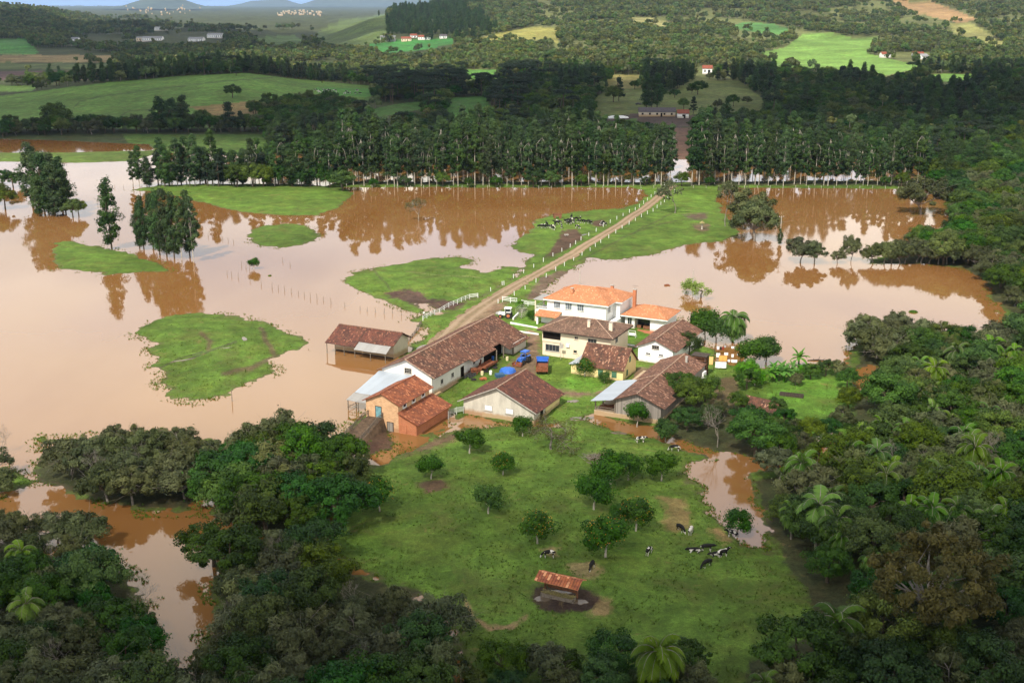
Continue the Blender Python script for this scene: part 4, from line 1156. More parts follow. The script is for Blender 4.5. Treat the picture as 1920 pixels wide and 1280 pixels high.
fill([(850, 1300), (900, 1272), (1060, 1268), (1160, 1262), (1300, 1275), (1330, 1300), (1340, 1560), (840, 1560)], 4.6, mixwood([('broad', 5), ('willow', 2)], 'along the bottom edge below the orchard', 'along the bottom edge below the orchard', .42, .66), 8)
put('palm', 1232, 1310, .95, 'single feathery palm rising at the bottom edge below the orchard', var=1)
put('palm', 48, 1090, .75, 'light green palm among the left corner trees', var=0)
RW = [(1460, 900), (1560, 885), (1600, 860), (1620, 800), (1640, 760), (1660, 700), (1700, 660), (1800, 655), (1890, 660), (2700, 650), (3000, 1500), (1400, 1500), (1430, 1330), (1500, 1230), (1600, 1190), (1590, 1120), (1490, 1070), (1440, 990)]
fill(RW, 5.4, mixwood([('broad', 6), ('willow', 4), ('palm', 2.0), ('bare', .4)], 'in the big wood on the right side', 'of the big wood on the right', .58, 1.0), 9)
fill([(1610, 640), (1650, 630), (1700, 640), (1690, 690), (1640, 700), (1610, 680)], 5.2, mixwood([('willow', 1)], 'at the lake tip of the right wood', 'at the lake tip of the right wood', .85, 1.05), 19)
PALMS = [(1530, 985, 1.15), (1500, 890, .95), (1655, 905, 1.0), (1640, 860, .9), (1760, 915, .95), (1700, 965, .9), (1800, 820, .85), (1820, 860, .95), (1700, 830, .8), (1870, 900, .9), (1740, 975, .85), (1590, 850, .9), (1610, 820, .85), (1560, 1000, .9), (1880, 960, .8), (1790, 970, .85), (1850, 780, .8), (1745, 760, .75), (1900, 820, .8)]
for i, (a, b, c_) in enumerate(PALMS):
    put('palm', a, b + 45, c_ * 1.0, f'green palm rising above the right wood, {ORD19[sorted(p[0] for p in PALMS).index(a)]} from the left', 'tall palms above the right wood', cat='palm', var=i)
# big brown-leaved tree
kb = mk('autumn_tree', 111, (7.5, 7.0, 4.6), 8.5, 130, 26000, .15, 'leaf_brown', 'bark_grey', 4.5, .40, n=20, twig=0, cr=.16, hollow=.6, aspect=1.4)
g = ground_pt(1735, 1215); dup_tree(kb, g, 1.12, .6, 'autumn_tree', 'huge spreading tree with brownish olive leaves in the right wood', 'tree', None)
# right shore wood up to the belt
RS1 = [(1770, 500), (1850, 520), (1885, 570), (1925, 610), (2100, 600), (2200, 350), (1760, 352), (1790, 400), (1800, 445), (1735, 470), (1700, 485)]
fill(RS1, 6.8, mixwood([('broad', 7), ('willow', 5)], 'of the wood on the far right shore', 'of the far right shore wood', .75, 1.15), 10)
fill([(-80, 246), (120, 246), (250, 244), (500, 246), (500, 256), (250, 255), (100, 258), (-80, 262)], 8.5, mixwood([('broad', 5), ('willow', 3)], 'in the bush line under the big left field', 'in the bush line under the left field', .75, 1.25), 12)
fill([(470, 225), (560, 205), (640, 205), (690, 225), (720, 290), (640, 300), (560, 292), (500, 262)], 9.5, mixwood([('broad', 6), ('willow', 2)], 'in the dark wood between left field and belt', 'in the dark wood between field and belt', .8, 1.25), 13)
put('broad', 436, 184, 1.25, 'round lone bush in the middle of the big left field', var=2)
put('broad', 109, 246, 1.9, 'large round-crowned tree at the left foot of the big green field', var=0)
for i, (a, b, c_) in enumerate([(300, 246, 1.25), (325, 247, 1.2), (345, 246, 1.3), (315, 240, 1.0)]):
    put('eucdark', a, b, c_ * .85, 'tall dark tree of the clump in front of the left green field', 'tall clump in front of the left field', var=i, wide=1.3)
OL = [('broad', 1150, 192, 1.3), ('pine', 1160, 190, 1.2), ('eucdark', 1212, 202, 1.25), ('eucdark', 1222, 203, 1.1), ('eucdark', 1232, 202, 1.2), ('broad', 1240, 186, .9), ('broad', 1265, 184, .8), ('broad', 1308, 178, 1.3), ('willow', 1296, 176, .9), ('broad', 1282, 206, .9), ('pine', 1300, 214, .8), ('willow', 1345, 205, .9), ('broad', 1375, 200, .9), ('willow', 1400, 196, .8), ('broad', 1190, 168, .9), ('willow', 1330, 150, .9)]
for i, (k, a, b, c_) in enumerate(OL): put(k, a, b, c_, f'tree scattered on the olive field around the dairy barn, {ORD19[sorted(q[1] for q in OL).index(a)]} from the left', 'trees on the olive field', var=i)
LG = [(1492, 722, .35), (1520, 712, .4), (1548, 704, .45), (1572, 706, .5), (1588, 730, .5), (1590, 770, .55), (1578, 800, .55), (1552, 822, .5), (1520, 832, .55), (1490, 822, .5), (1470, 800, .45), (1475, 845, .6), (1505, 855, .6), (1460, 870, .6)]
for i, (a, b, c_) in enumerate(LG): put('broad' if i % 3 else 'willow', a, b, c_, f'shrub on the edge of the lush grass right of the houses, {ORD19[sorted(q[0] for q in LG).index(a)]} from the left', 'shrubs around the lush grass', var=i, name='shrub', cat='shrub')
put('pine', 430, 248, 1.25, 'dark cone-shaped tree below the tan patch of the left field', var=1, wide=1.3)
put('pine', 452, 248, .9, 'small cone-shaped tree right of the bigger cone below the tan patch', var=0)
print('near trees', NEAR[0], 'belt', len(EU))

# ---------------------------------------------------------------- far woods
def far_points(spacing_fn, seed=3):
    rs = np.random.RandomState(seed); out = []
    Y = 492.0
    while Y < 11500:
        s = spacing_fn(Y)
        w = .56 * Y + 60
        xs = np.arange(-w, w, s) + rs.uniform(-.4, .4) * s
        xs = xs + rs.uniform(-.4, .4, len(xs)) * s
        out.append(np.column_stack([xs, np.full(len(xs), Y) + rs.uniform(-.4, .4, len(xs)) * s * .9]))
        Y += s * .9
    return np.concatenate(out)
CLEAR = [p for p, _ in FIELDS] + [
 [(1090, 350), (1740, 345), (1740, 298), (1300, 300), (1240, 300), (640, 296), (560, 288), (-400, 300), (-400, 250), (100, 254), (240, 252), (500, 252), (500, 290), (640, 300), (640, 350)],
 [(1250, 225), (1302, 225), (1302, 305), (1250, 305)],
 [(255, 70), (345, 66), (420, 66), (420, 82), (250, 82)],
 [(700, 66), (840, 66), (840, 78), (700, 80)], [(1645, 98), (1750, 98), (1750, 116), (1645, 116)],
 [(1300, 130), (1345, 130), (1345, 152), (1300, 152)], [(1195, 200), (1320, 200), (1320, 235), (1150, 225)],
]
SPARSE = [[(-400, 100), (215, 100), (215, 160), (-400, 160)], [(1170, 60), (1480, 60), (1480, 140), (1300, 150), (1170, 130)], [(1425, 98), (1510, 62), (1640, 72), (1625, 100), (1465, 130)], [(1660, 0), (1900, 0), (1900, 95), (1700, 60)]]
def edge_points():
    rs = np.random.RandomState(44); out = []
    for P, _ in FIELDS:
        for i in range(len(P)):
            a, b = P[i], P[(i + 1) % len(P)]
            if min(a[1], b[1]) < 30 or max(a[1], b[1]) > 132 or abs(a[0] - b[0]) < 25: continue
            n_ = int(math.hypot(b[0] - a[0], b[1] - a[1]) / 5)
            ph = rs.rand() * 9
            for k in range(n_):
                if vnoise(np.array([k * .22 + ph]), np.array([0.0]), 4)[0] < .62: continue
                t = (k + rs.rand()) / n_; g = GT(a[0] + (b[0] - a[0]) * t, a[1] + (b[1] - a[1]) * t + rs.uniform(-1, 1)); out.append((g.x, g.y))
    for (x0, y0), (x1, y1), st in (((-60, 127), (215, 130), 3.5), ((-60, 157), (215, 154), 3.0), ((-60, 160), (130, 162), 5.0), ((-60, 101), (100, 104), 6), ((90, 92), (215, 96), 2.5), ((80, 84), (215, 88), 2.5), ((70, 98), (215, 101), 3)):
        for k in range(int((x1 - x0) / st)):
            if rs.rand() < .25: continue
            g = GT(x0 + (x1 - x0) * (k * st / (x1 - x0)) + rs.uniform(-3, 3), y0 + (y1 - y0) * (k * st / (x1 - x0)) + rs.uniform(-1.5, 1.5)); out.append((g.x, g.y))
    return np.array(out)
FP = far_points(lambda Y: 7.0 + max(0, Y - 700) * 0.0030)
EP = edge_points(); nE = len(EP); FP = np.concatenate([FP, EP])
fx, fy = FP[:, 0], FP[:, 1]
fz = terrain(fx, fy)
ppx, ppy = proj(fx, fy, fz)
keep = fz > -0.2
rs = np.random.RandomState(8)
th_ = np.where(fy < 900, 11.0, 9.5)
for frac in (0.0, .45, .85):
    qx, qy = proj(fx, fy, fz + th_ * frac)
    for P in CLEAR:
        ins = inpoly(qx, qy, P)
        keep &= ~(ins & (rs.rand(len(fx)) > .008))
for P in SPARSE: keep &= ~(inpoly(ppx, ppy, P) & (rs.rand(len(fx)) > .55))
keep &= ~((ppx < 230) & (ppy > 225) & (ppy < 262) & (rs.rand(len(fx)) < .25))
keep &= ~((ppx < 640) & (ppy > 240) & (ppy < 252) & (rs.rand(len(fx)) < .15))
keep[-nE:] = fz[-nE:] > -.2
# gaps in the woods
gap = fbm(fx * .012, fy * .008, 77, 3)
keep &= ~((gap > .62) & (rs.rand(len(fx)) < .7))
keep &= ~((ppy < 160) & (ppx > 1000) & (gap > .52) & (rs.rand(len(fx)) < .7))
fx, fy, fz, ppx, ppy = fx[keep], fy[keep], fz[keep], ppx[keep], ppy[keep]
print('far trees', len(fx))
order = np.argsort(fy)
# kinds: the front ones with detailed crowns are things, the rest one mass
def zone_kind(px, py, r):
    n_ = vnoise(np.array([px * .012]), np.array([py * .03]), 5)[0]
    if 715 < px < 905 and py < 72: return 'eucdark'
    if 650 < px < 1000 and 100 < py < 235: return 'araucaria' if r < .3 else ('broad' if r < .7 else 'pine')
    if n_ > .62: return 'pine' if r < .5 else 'eucdark'
    if n_ < .3: return 'willow' if r < .45 else 'broad'
    return 'broad' if r < .8 else ('eucdark' if r < .93 else 'araucaria')
cnt = 0; used = np.zeros(len(fx), bool)
for i in order[:]:
    if cnt >= 420: break
    if not (-60 < ppx[i] < 1980): continue
    r = rs.rand(); k = zone_kind(ppx[i], ppy[i], r)
    s = {'broad': 1.15, 'willow': 1.1, 'pine': .95, 'eucdark': .8, 'araucaria': .95}[k] * rs.uniform(.75, 1.2)
    kk = KN[k][rs.randint(len(KN[k]))]
    nm = {'broad': 'broadleaf_tree', 'willow': 'willow_tree', 'pine': 'pine_tree', 'eucdark': 'eucalyptus_tree', 'araucaria': 'araucaria_tree'}[k]
    side = 'left' if ppx[i] < 640 else 'middle' if ppx[i] < 1280 else 'right'
    lb = {'broad': 'dark leafy tree', 'willow': 'greyish leafy tree', 'pine': 'dark cone-shaped tree', 'eucdark': 'tall dark tree', 'araucaria': 'flat-topped dark tree'}[k]
    defer(k, (fx[i], fy[i], max(fz[i], -.3)), s, f'{lb} in the wood behind the flood, {side} part', f'{lb}s behind the flood, {side} part', 1.0, 1)
    used[i] = True; cnt += 1

def mass(name, pts, kinds, scl, kindidx, label, leafmass=True):
    """a wood that reads as one mass: geometry-node instances of single-mesh trees"""
    protos = []
    for k in kinds:
        tv = np.empty(len(k.trunk.vertices) * 3, np.float32); k.trunk.vertices.foreach_get('co', tv)
        V = np.concatenate([k.V, tv.reshape(-1, 3)]); off = len(k.V)
        f4 = [list(p.vertices) for p in k.trunk.polygons if len(p.vertices) == 4]
        Fq = np.concatenate([k.F, np.array(f4) + off]); mi = np.concatenate([np.zeros(len(k.F)), np.ones(len(f4))])
        t = np.concatenate([k.t, np.zeros(len(f4))])
        me = np_mesh(name + '_tree', V, Fq, list(k.mats), mi, [('tint', 'FACE', t)])
        protos.append(bpy.data.objects.new(name + '_tree', me))
    me = bpy.data.meshes.new(name); me.vertices.add(len(pts)); me.vertices.foreach_set('co', np.asarray(pts, np.float32).ravel())
    rs = np.random.RandomState(len(pts))
    for nm, arr, ty in (('scl', scl, 'FLOAT'), ('rot', rs.uniform(0, 6.28, len(pts)), 'FLOAT'), ('kid', kindidx, 'INT')):
        a = me.attributes.new(nm, ty, 'POINT'); a.data.foreach_set('value', np.asarray(arr, np.float32 if ty == 'FLOAT' else np.int32))
    me.update()
    o = link(name, me)
    gt = bpy.data.node_groups.new(name, 'GeometryNodeTree')
    gt.interface.new_socket('Geometry', in_out='INPUT', socket_type='NodeSocketGeometry')
    gt.interface.new_socket('Geometry', in_out='OUTPUT', socket_type='NodeSocketGeometry')
    N, L = gt.nodes, gt.links
    gi = N.new('NodeGroupInput'); go = N.new('NodeGroupOutput'); m2p = N.new('GeometryNodeMeshToPoints'); ip = N.new('GeometryNodeInstanceOnPoints')
    L.new(gi.outputs[0], m2p.inputs[0]); L.new(m2p.outputs[0], ip.inputs['Points'])
    j = N.new('GeometryNodeJoinGeometry')
    for p in reversed(protos):
        oi = N.new('GeometryNodeObjectInfo'); oi.inputs['Object'].default_value = p; oi.inputs['As Instance'].default_value = True
        L.new(oi.outputs['Geometry'], j.inputs[0])
    L.new(j.outputs[0], ip.inputs['Instance']); ip.inputs['Pick Instance'].default_value = True
    def at(nm, ty):
        a = N.new('GeometryNodeInputNamedAttribute'); a.data_type = ty; a.inputs[0].default_value = nm; return a.outputs[0]
    L.new(at('kid', 'INT'), ip.inputs['Instance Index'])
    cx = N.new('ShaderNodeCombineXYZ'); L.new(at('rot', 'FLOAT'), cx.inputs[2]); L.new(cx.outputs[0], ip.inputs['Rotation'])
    L.new(at('scl', 'FLOAT'), ip.inputs['Scale']); L.new(ip.outputs[0], go.inputs[0])
    md = o.modifiers.new('woods', 'NODES'); md.node_group = gt
    return tag(o, label, 'woods', kind='stuff')
# the trees that show largest become things, the rest joins the mass
quota = {'broadleaf_tree': 268, 'willow_tree': 272, 'eucalyptus_tree': 262, 'pine_tree': 280, 'araucaria_tree': 280, 'palm_tree': 250}
DEF.sort(key=lambda d: (d['pri'] * 400 + d['loc'][1]))
REST = []; MADE = []
for d in DEF:
    nm = NAMES[d['key']]
    px_, py_ = proj(d['loc'][0], d['loc'][1], 6.0)
    if quota[nm] <= 0 or not (-90 < px_ < 2010) or py_ > 1500: REST.append(d); continue
    quota[nm] -= 1
    MADE.append((dup_tree(KN[d['key']][d['var']], d['loc'], d['s'], d['rz'], nm, d['label'], d['cat'], d['group'], d['wide'], crown_name='fronds' if d['key'] == 'palm' else 'crown'), d))
print('deferred', len(DEF), 'rest', len(REST), quota)
u_ = ~used
fx, fy, fz, ppx, ppy = fx[u_], fy[u_], fz[u_], ppx[u_], ppy[u_]
P3 = np.column_stack([fx, fy, fz - .2])
mid_m = fy < 1150
kl = KN['broad'] + KN['willow'] + KN['pine'] + KN['eucdark'] + KN['araucaria'] + KN['euc'] + KN['palm'] + KN['far'] + [kb]
base = {'broad': 0, 'willow': 4, 'pine': 7, 'eucdark': 9, 'araucaria': 12, 'euc': 14, 'palm': 19}
num = {'broad': 4, 'willow': 3, 'pine': 2, 'eucdark': 3, 'araucaria': 2}
def kinds_for(m):
    ii = []
    for a, b in zip(ppx[m], ppy[m]):
        k = zone_kind(a, b, rs.rand()); ii.append(base[k] + rs.randint(num[k]))
    ii = np.array(ii); q = rs.rand(len(ii)); ii[q < .10] = 22 + rs.randint(0, 4, (q < .10).sum()); ii[(q > .10) & (q < .115)] = 26
    return ii
ki = kinds_for(mid_m)
sc_ = np.where(ki > 25, .6, 1.0) * np.where(ki < 7, 1.15, np.where(ki < 9, .95, np.where(ki < 12, .8, .95))) * rs.uniform(.7, 1.25, len(ki))
mass('near_woods', np.concatenate([P3[mid_m], np.array([d['loc'] for d in REST]).reshape(-1, 3)]), kl, np.concatenate([sc_, [d['s'] for d in REST]]), np.concatenate([ki, [base[d['key']] + d['var'] for d in REST]]).astype(int), 'dark mixed wood covering the ground behind the eucalyptus belt')
far_m = ~mid_m
nf = far_m.sum()
kf = rs.choice(4, nf, p=[.3, .3, .25, .15])
_w = (vnoise(fx[far_m] * .01, fy[far_m] * .01, 91) - .5) * 60
dark = (ppx[far_m] + _w > 715) & (ppx[far_m] + _w * 1.5 < 900) & (ppy[far_m] + _w * .4 < 74)
kf[dark] = 4 + rs.randint(0, 3, dark.sum())
sf = (rs.uniform(.65, 1.25, nf) * (1 + np.clip(fy[far_m] - 1500, 0, 8000) * .00022)); sf[dark] *= rs.uniform(.5, 1.0, dark.sum())
mass('hill_woods', P3[far_m], KN['far'] + KN['eucdark'], sf, kf, 'mixed woods spread over the hills towards the horizon')
# ---------------------------------------------------------------- farm buildings
ANG = R(-26)
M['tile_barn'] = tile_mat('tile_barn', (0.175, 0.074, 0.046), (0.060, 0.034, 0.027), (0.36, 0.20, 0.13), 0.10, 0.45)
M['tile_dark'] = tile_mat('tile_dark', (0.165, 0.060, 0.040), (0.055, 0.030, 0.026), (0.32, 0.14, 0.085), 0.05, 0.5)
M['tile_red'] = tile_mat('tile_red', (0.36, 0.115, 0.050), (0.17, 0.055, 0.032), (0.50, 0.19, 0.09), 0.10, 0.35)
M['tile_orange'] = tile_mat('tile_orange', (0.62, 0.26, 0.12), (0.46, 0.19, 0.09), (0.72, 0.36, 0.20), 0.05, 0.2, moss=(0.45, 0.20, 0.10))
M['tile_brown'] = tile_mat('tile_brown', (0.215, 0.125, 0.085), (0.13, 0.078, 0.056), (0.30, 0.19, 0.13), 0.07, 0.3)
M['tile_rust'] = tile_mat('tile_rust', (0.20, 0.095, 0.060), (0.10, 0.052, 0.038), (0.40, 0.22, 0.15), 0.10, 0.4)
M['ridge_pale'] = simple('ridge_pale', (0.40, 0.27, 0.19), 0.9, 0.3, 3)
M['ridge_dark'] = simple('ridge_dark', (0.22, 0.13, 0.09), 0.9, 0.3, 3)
M['wall_white'] = wall_mat('wall_white', (0.74, 0.73, 0.68), (0.36, 0.26, 0.15), base_z=0.2, h=0.9, grime=0.30)
M['wall_clean'] = wall_mat('wall_clean', (0.84, 0.84, 0.82), (0.5, 0.45, 0.38), base_z=0.6, h=0.5, grime=0.08)
M['wall_cream'] = wall_mat('wall_cream', (0.74, 0.62, 0.46), (0.42, 0.32, 0.2), base_z=0.5, h=0.5, grime=0.12)
M['wall_yellow'] = wall_mat('wall_yellow', (0.78, 0.63, 0.30), (0.42, 0.32, 0.16), base_z=0.6, h=0.5, grime=0.15)
M['wall_grey'] = wall_mat('wall_grey', (0.56, 0.53, 0.45), (0.34, 0.20, 0.10), base_z=0.0, h=1.0, grime=0.6, scale=0.8)
M['wall_flood'] = wall_mat('wall_flood', (0.62, 0.55, 0.44), (0.38, 0.26, 0.14), base_z=0.1, h=1.1, grime=0.4)
M['brick'] = brick_mat('brick', (0.66, 0.40, 0.21), (0.50, 0.27, 0.13), (0.60, 0.46, 0.32), z_low=(0.9, (0.42, 0.23, 0.12)))
M['brick_red'] = brick_mat('brick_red', (0.48, 0.17, 0.075), (0.38, 0.13, 0.06), (0.48, 0.25, 0.15))
M['planks'] = plank_mat('planks', (0.40, 0.36, 0.31), 0.25)
M['metal_white'] = metal_sheet('metal_white', (0.42, 0.47, 0.52), 0.5, stain=0.15)
M['metal_grey'] = metal_sheet('metal_grey', (0.34, 0.33, 0.31), 0.6, stain=0.5)
M['green_paint'] = simple('green_paint', (0.07, 0.17, 0.10), 0.7, 0.15)
M['blue_door'] = simple('blue_door', (0.16, 0.33, 0.36), 0.7, 0.2)
M['terracotta'] = simple('terracotta', (0.42, 0.16, 0.08), 0.8, 0.15)
M['frame_white'] = M['white_paint']

def W(name, ox, oy, label, cat, rz=ANG):
    return empty(name, (ox, oy, 0), rz, label, cat)
def slope(mb, a, b, c, d, nu=None, nv=6, th=0.12, sag=0.05, seed=0, u0=0.0):
    """roof surface a-b (eave) c-d (upper edge, c above b) with thickness"""
    a, b, c, d = map(Vector, (a, b, c, d))
    Lu = max((b - a).length, (c - d).length); Lv = max((d - a).length, (c - b).length)
    nu = nu or max(2, int(Lu / 1.5)); rs = np.random.RandomState(seed + 1)
    nz = (b - a).cross(d - a).normalized()
    if nz.z < 0: nz = -nz
    g = []
    off = rs.normal(size=(nu + 1, nv + 1)) * .02
    for i in range(nu + 1):
        s = i / nu; col = []
        for j in range(nv + 1):
            t = j / nv
            p = (a.lerp(b, s)).lerp(d.lerp(c, s), t)
            k = math.sin(math.pi * s * max(1, round(Lu / 9))) ** 2 * math.sin(math.pi * (t * .7 + .15))
            p = p - Vector((0, 0, sag * k)) + Vector((0, 0, off[i, j]))
            e = (b - a).normalized()
            col.append((p, (u0 + (p - a).dot(e), t * Lv)))
        g.append(col)
    for i in range(nu):
        for j in range(nv):
            q = [g[i][j], g[i + 1][j], g[i + 1][j + 1], g[i][j + 1]]
            pts = [x[0] for x in q]; uv = [x[1] for x in q]
            n_ = (pts[1] - pts[0]).cross(pts[2] - pts[0])
            if n_.z < 0: pts = pts[::-1]; uv = uv[::-1]
            mb.face(pts, uv)
            mb.face([p - nz * th for p in pts[::-1]], uv[::-1])
    ring = [g[i][0] for i in range(nu + 1)] + [g[nu][j] for j in range(1, nv + 1)] + [g[i][nv] for i in range(nu - 1, -1, -1)] + [g[0][j] for j in range(nv - 1, 0, -1)]
    for i in range(len(ring)):
        p, q = ring[i][0], ring[(i + 1) % len(ring)][0]
        mb.face([p - nz * th, q - nz * th, q, p], [(0, 0), (.2, 0), (.2, .1), (0, .1)])
def ridge_line(pts, parent, mat, r=.11, name='ridge_cap'):
    mb = MB(); q = []
    for i in range(len(pts) - 1):
        a, b = Vector(pts[i]), Vector(pts[i + 1]); n_ = max(1, int((b - a).length / 1.2))
        for k in range(n_): q.append(a.lerp(b, k / n_) + Vector((0, 0, random.uniform(-.02, .02))))
    q.append(Vector(pts[-1]))
    mb.tube(q, r, 6); return mb.build(name, mat, parent)
def gable_walls(mb, x0, x1, y0, y1, z0, ze, xr, zr, ze2=None, axis='y', mi=0):
    """closed wall shell; ridge along y at x=xr (axis y) or along x at y=xr (axis x)"""
    ze2 = ze if ze2 is None else ze2
    if axis == 'y':
        mb.face([(x0, y0, z0), (x1, y0, z0), (x1, y0, ze2), (xr, y0, zr), (x0, y0, ze)], mi=mi)
        mb.face([(x1, y1, z0), (x0, y1, z0), (x0, y1, ze), (xr, y1, zr), (x1, y1, ze2)], mi=mi)
        mb.face([(x1, y0, z0), (x1, y1, z0), (x1, y1, ze2), (x1, y0, ze2)], mi=mi)
        mb.face([(x0, y1, z0), (x0, y0, z0), (x0, y0, ze), (x0, y1, ze)], mi=mi)
    else:
        mb.face([(x0, y0, z0), (x1, y0, z0), (x1, y0, ze), (x0, y0, ze)], mi=mi)
        mb.face([(x1, y1, z0), (x0, y1, z0), (x0, y1, ze2), (x1, y1, ze2)], mi=mi)
        mb.face([(x1, y0, z0), (x1, y1, z0), (x1, y1, ze2), (x1, xr, zr), (x1, y0, ze)], mi=mi)
        mb.face([(x0, y1, z0), (x0, y0, z0), (x0, y0, ze), (x0, xr, zr), (x0, y1, ze2)], mi=mi)
def window(parent, face, u, z, w, h, pos, frame=M['white_paint'], pane=M['glass_dark'], bars=1, name='window', fw=.09, rows=0):
    """face 'f' = wall facing -y at y=pos, 'r' = wall facing +x at x=pos; u = centre along the wall, z = sill"""
    def T(a, d, zz): return (a, pos - d, zz) if face == 'f' else (pos + d, a, zz)
    def bx_(mb, a0, a1, d0, d1, z0, z1):
        p = T(a0, d0, z0); q = T(a1, d1, z1)
        mb.box(min(p[0], q[0]), min(p[1], q[1]), z0, max(p[0], q[0]), max(p[1], q[1]), z1)
    f = MB(); a0, a1, z1 = u - w / 2, u + w / 2, z + h
    bx_(f, a0 - fw, a1 + fw, .0, .07, z - fw, z); bx_(f, a0 - fw, a1 + fw, .0, .07, z1, z1 + fw)
    bx_(f, a0 - fw, a0, .0, .07, z, z1); bx_(f, a1, a1 + fw, .0, .07, z, z1)
    for k in range(bars):
        c_ = a0 + w * (k + 1) / (bars + 1); bx_(f, c_ - .025, c_ + .025, .045, .06, z, z1)
    for k in range(rows):
        c_ = z + h * (k + 1) / (rows + 1); bx_(f, a0, a1, .045, .06, c_ - .025, c_ + .025)
    o = f.build(name, frame, parent)
    p = MB(); bx_(p, a0, a1, .0, .035, z, z1); p.build('pane', pane, o)
    s = MB(); bx_(s, a0 - fw * 1.6, a1 + fw * 1.6, 0.0, .16, z - fw - .07, z - fw - .003); s.build('sill', M['concrete'], o)
    return o
def door(parent, face, u, z, w, h, pos, mat, name='door', frame=None):
    def T(a, d): return (a, pos - d) if face == 'f' else (pos + d, a)
    def bx_(mb, a0, a1, d0, d1, z0, z1):
        p = T(a0, d0); q = T(a1, d1); mb.box(min(p[0], q[0]), min(p[1], q[1]), z0, max(p[0], q[0]), max(p[1], q[1]), z1)
    m = MB(); bx_(m, u - w / 2, u + w / 2, 0, .05, z, z + h); o = m.build(name, mat, parent)
    f = MB(); t = .1
    bx_(f, u - w / 2 - t, u - w / 2, 0, .08, z, z + h + t); bx_(f, u + w / 2, u + w / 2 + t, 0, .08, z, z + h + t); bx_(f, u - w / 2, u + w / 2, 0, .08, z + h, z + h + t)
    f.build('door_frame', frame or M['dark_wood'], o)
    return o
def fascia(mb, pts, h=.2, w=.05):
    for i in range(len(pts) - 1): mb.bar(pts[i], pts[i + 1], w, h)
def hip(parent, x0, x1, y0, y1, ze, rx0, rx1, ry, zr, mat, rmat, fmat=None, oh_h=.22, seed=0, rname='roof'):
    mb = MB()
    A, B, C, D = (x0, y0, ze), (x1, y0, ze), (x1, y1, ze), (x0, y1, ze); Pp, Q = (rx0, ry, zr), (rx1, ry, zr)
    def quad(a, b, c, d):
        slope(mb, a, b, c, d, sag=0.0, seed=seed, nv=5)
    quad(A, B, Q, Pp); quad(C, D, Pp, Q); quad(B, C, Q, Q); quad(D, A, Pp, Pp)
    o = mb.build(rname, mat, parent)
    up = lambda p: (p[0], p[1], p[2] + .04)
    r = MB()
    for s in ([A, Pp], [B, Q], [C, Q], [D, Pp], [Pp, Q]):
        r.tube([up(s[0]), up(s[1])], .10, 6)
    r.build('ridge_cap', rmat, o)
    if fmat:
        f = MB(); fascia(f, [(x0, y0, ze - .2), (x1, y0, ze - .2), (x1, y1, ze - .2), (x0, y1, ze - .2), (x0, y0, ze - .2)], oh_h, .08)
        f.box(x0 + .05, y0 + .05, ze - .24, x1 - .05, y1 - .05, ze - .2)
        f.build('fascia', fmat, parent)
    return o
def chimney(parent, x, y, z0, z1, w, d, mat, cap=True):
    m = MB(); m.box(x - w / 2, y - d / 2, z0, x + w / 2, y + d / 2, z1)
    o = m.build('chimney', mat, parent)
    c_ = MB(); c_.box(x - w / 2 - .07, y - d / 2 - .07, z1 + .003, x + w / 2 + .07, y + d / 2 + .07, z1 + .12); c_.build('chimney_cap', M['concrete'], o)

# 1 -- long barn ------------------------------------------------------------
e = W('long_barn', -15.3, 217.4, 'long white barn with big mottled tile roof and machinery bay beside the dirt road', 'barn')
X0, XR, X1, ZR = -13.3, -6.6, 0.0, 7.25
mb = MB(); gable_walls(mb, -12.4, -.9, .6, 38.0, -.6, 4.42, XR, 7.05, 4.42)
mb.build('wall', M['wall_white'], e)
pz = lambda x: ZR - (x - XR) * .455
mb = MB()
slope(mb, (X0, 0, 4.2), (X0, 38.8, 4.2), (XR, 38.8, ZR), (XR, 0, ZR), seed=3)
slope(mb, (.1, 0, pz(.1)), (.1, 14.6, pz(.1)), (XR, 14.6, ZR), (XR, 0, ZR), seed=4)
slope(mb, (1.1, 14.62, pz(1.1)), (1.1, 25.0, pz(1.1)), (XR, 25.0, ZR), (XR, 14.62, ZR), seed=5, u0=14.6)
slope(mb, (.3, 25.02, pz(.3)), (.3, 28.2, pz(.3)), (XR, 28.2, ZR), (XR, 25.02, ZR), seed=6, u0=25)
slope(mb, (2.7, 28.22, pz(2.7)), (2.7, 38.8, pz(2.7)), (XR, 38.8, ZR), (XR, 28.22, ZR), seed=7, u0=28.2)
ro = mb.build('roof', M['tile_barn'], e)
ridge_line([(XR, 0, ZR + .03), (XR, 38.8, ZR + .03)], ro, M['ridge_pale'], .13)
ridge_line([(X0, .02, 4.25), (XR, .02, ZR + .03)], ro, M['ridge_dark'], .09, 'verge'); ridge_line([(.1, .02, pz(.1) + .04), (XR, .02, ZR + .03)], ro, M['ridge_pale'], .09, 'verge')
for y, z, w, h in ((4.6, 1.75, .9, .9), (9.0, 1.8, .95, .95), (18.4, 1.9, .9, .9)): window(e, 'r', y, z, w, h, -.9, M['wall_white'], M['dark_inside'], 1)
door(e, 'r', 13.2, .7, 1.15, 2.1, -.9, M['dark_inside'])
m = MB(); m.box(-.89, 1.0, -.3, -.35, 22.5, .45); m.build('plinth', M['wall_flood'], e)
window(e, 'f', -6.3, 4.35, 1.5, .95, .6, M['concrete'], M['dark_inside'], 2, rows=2)
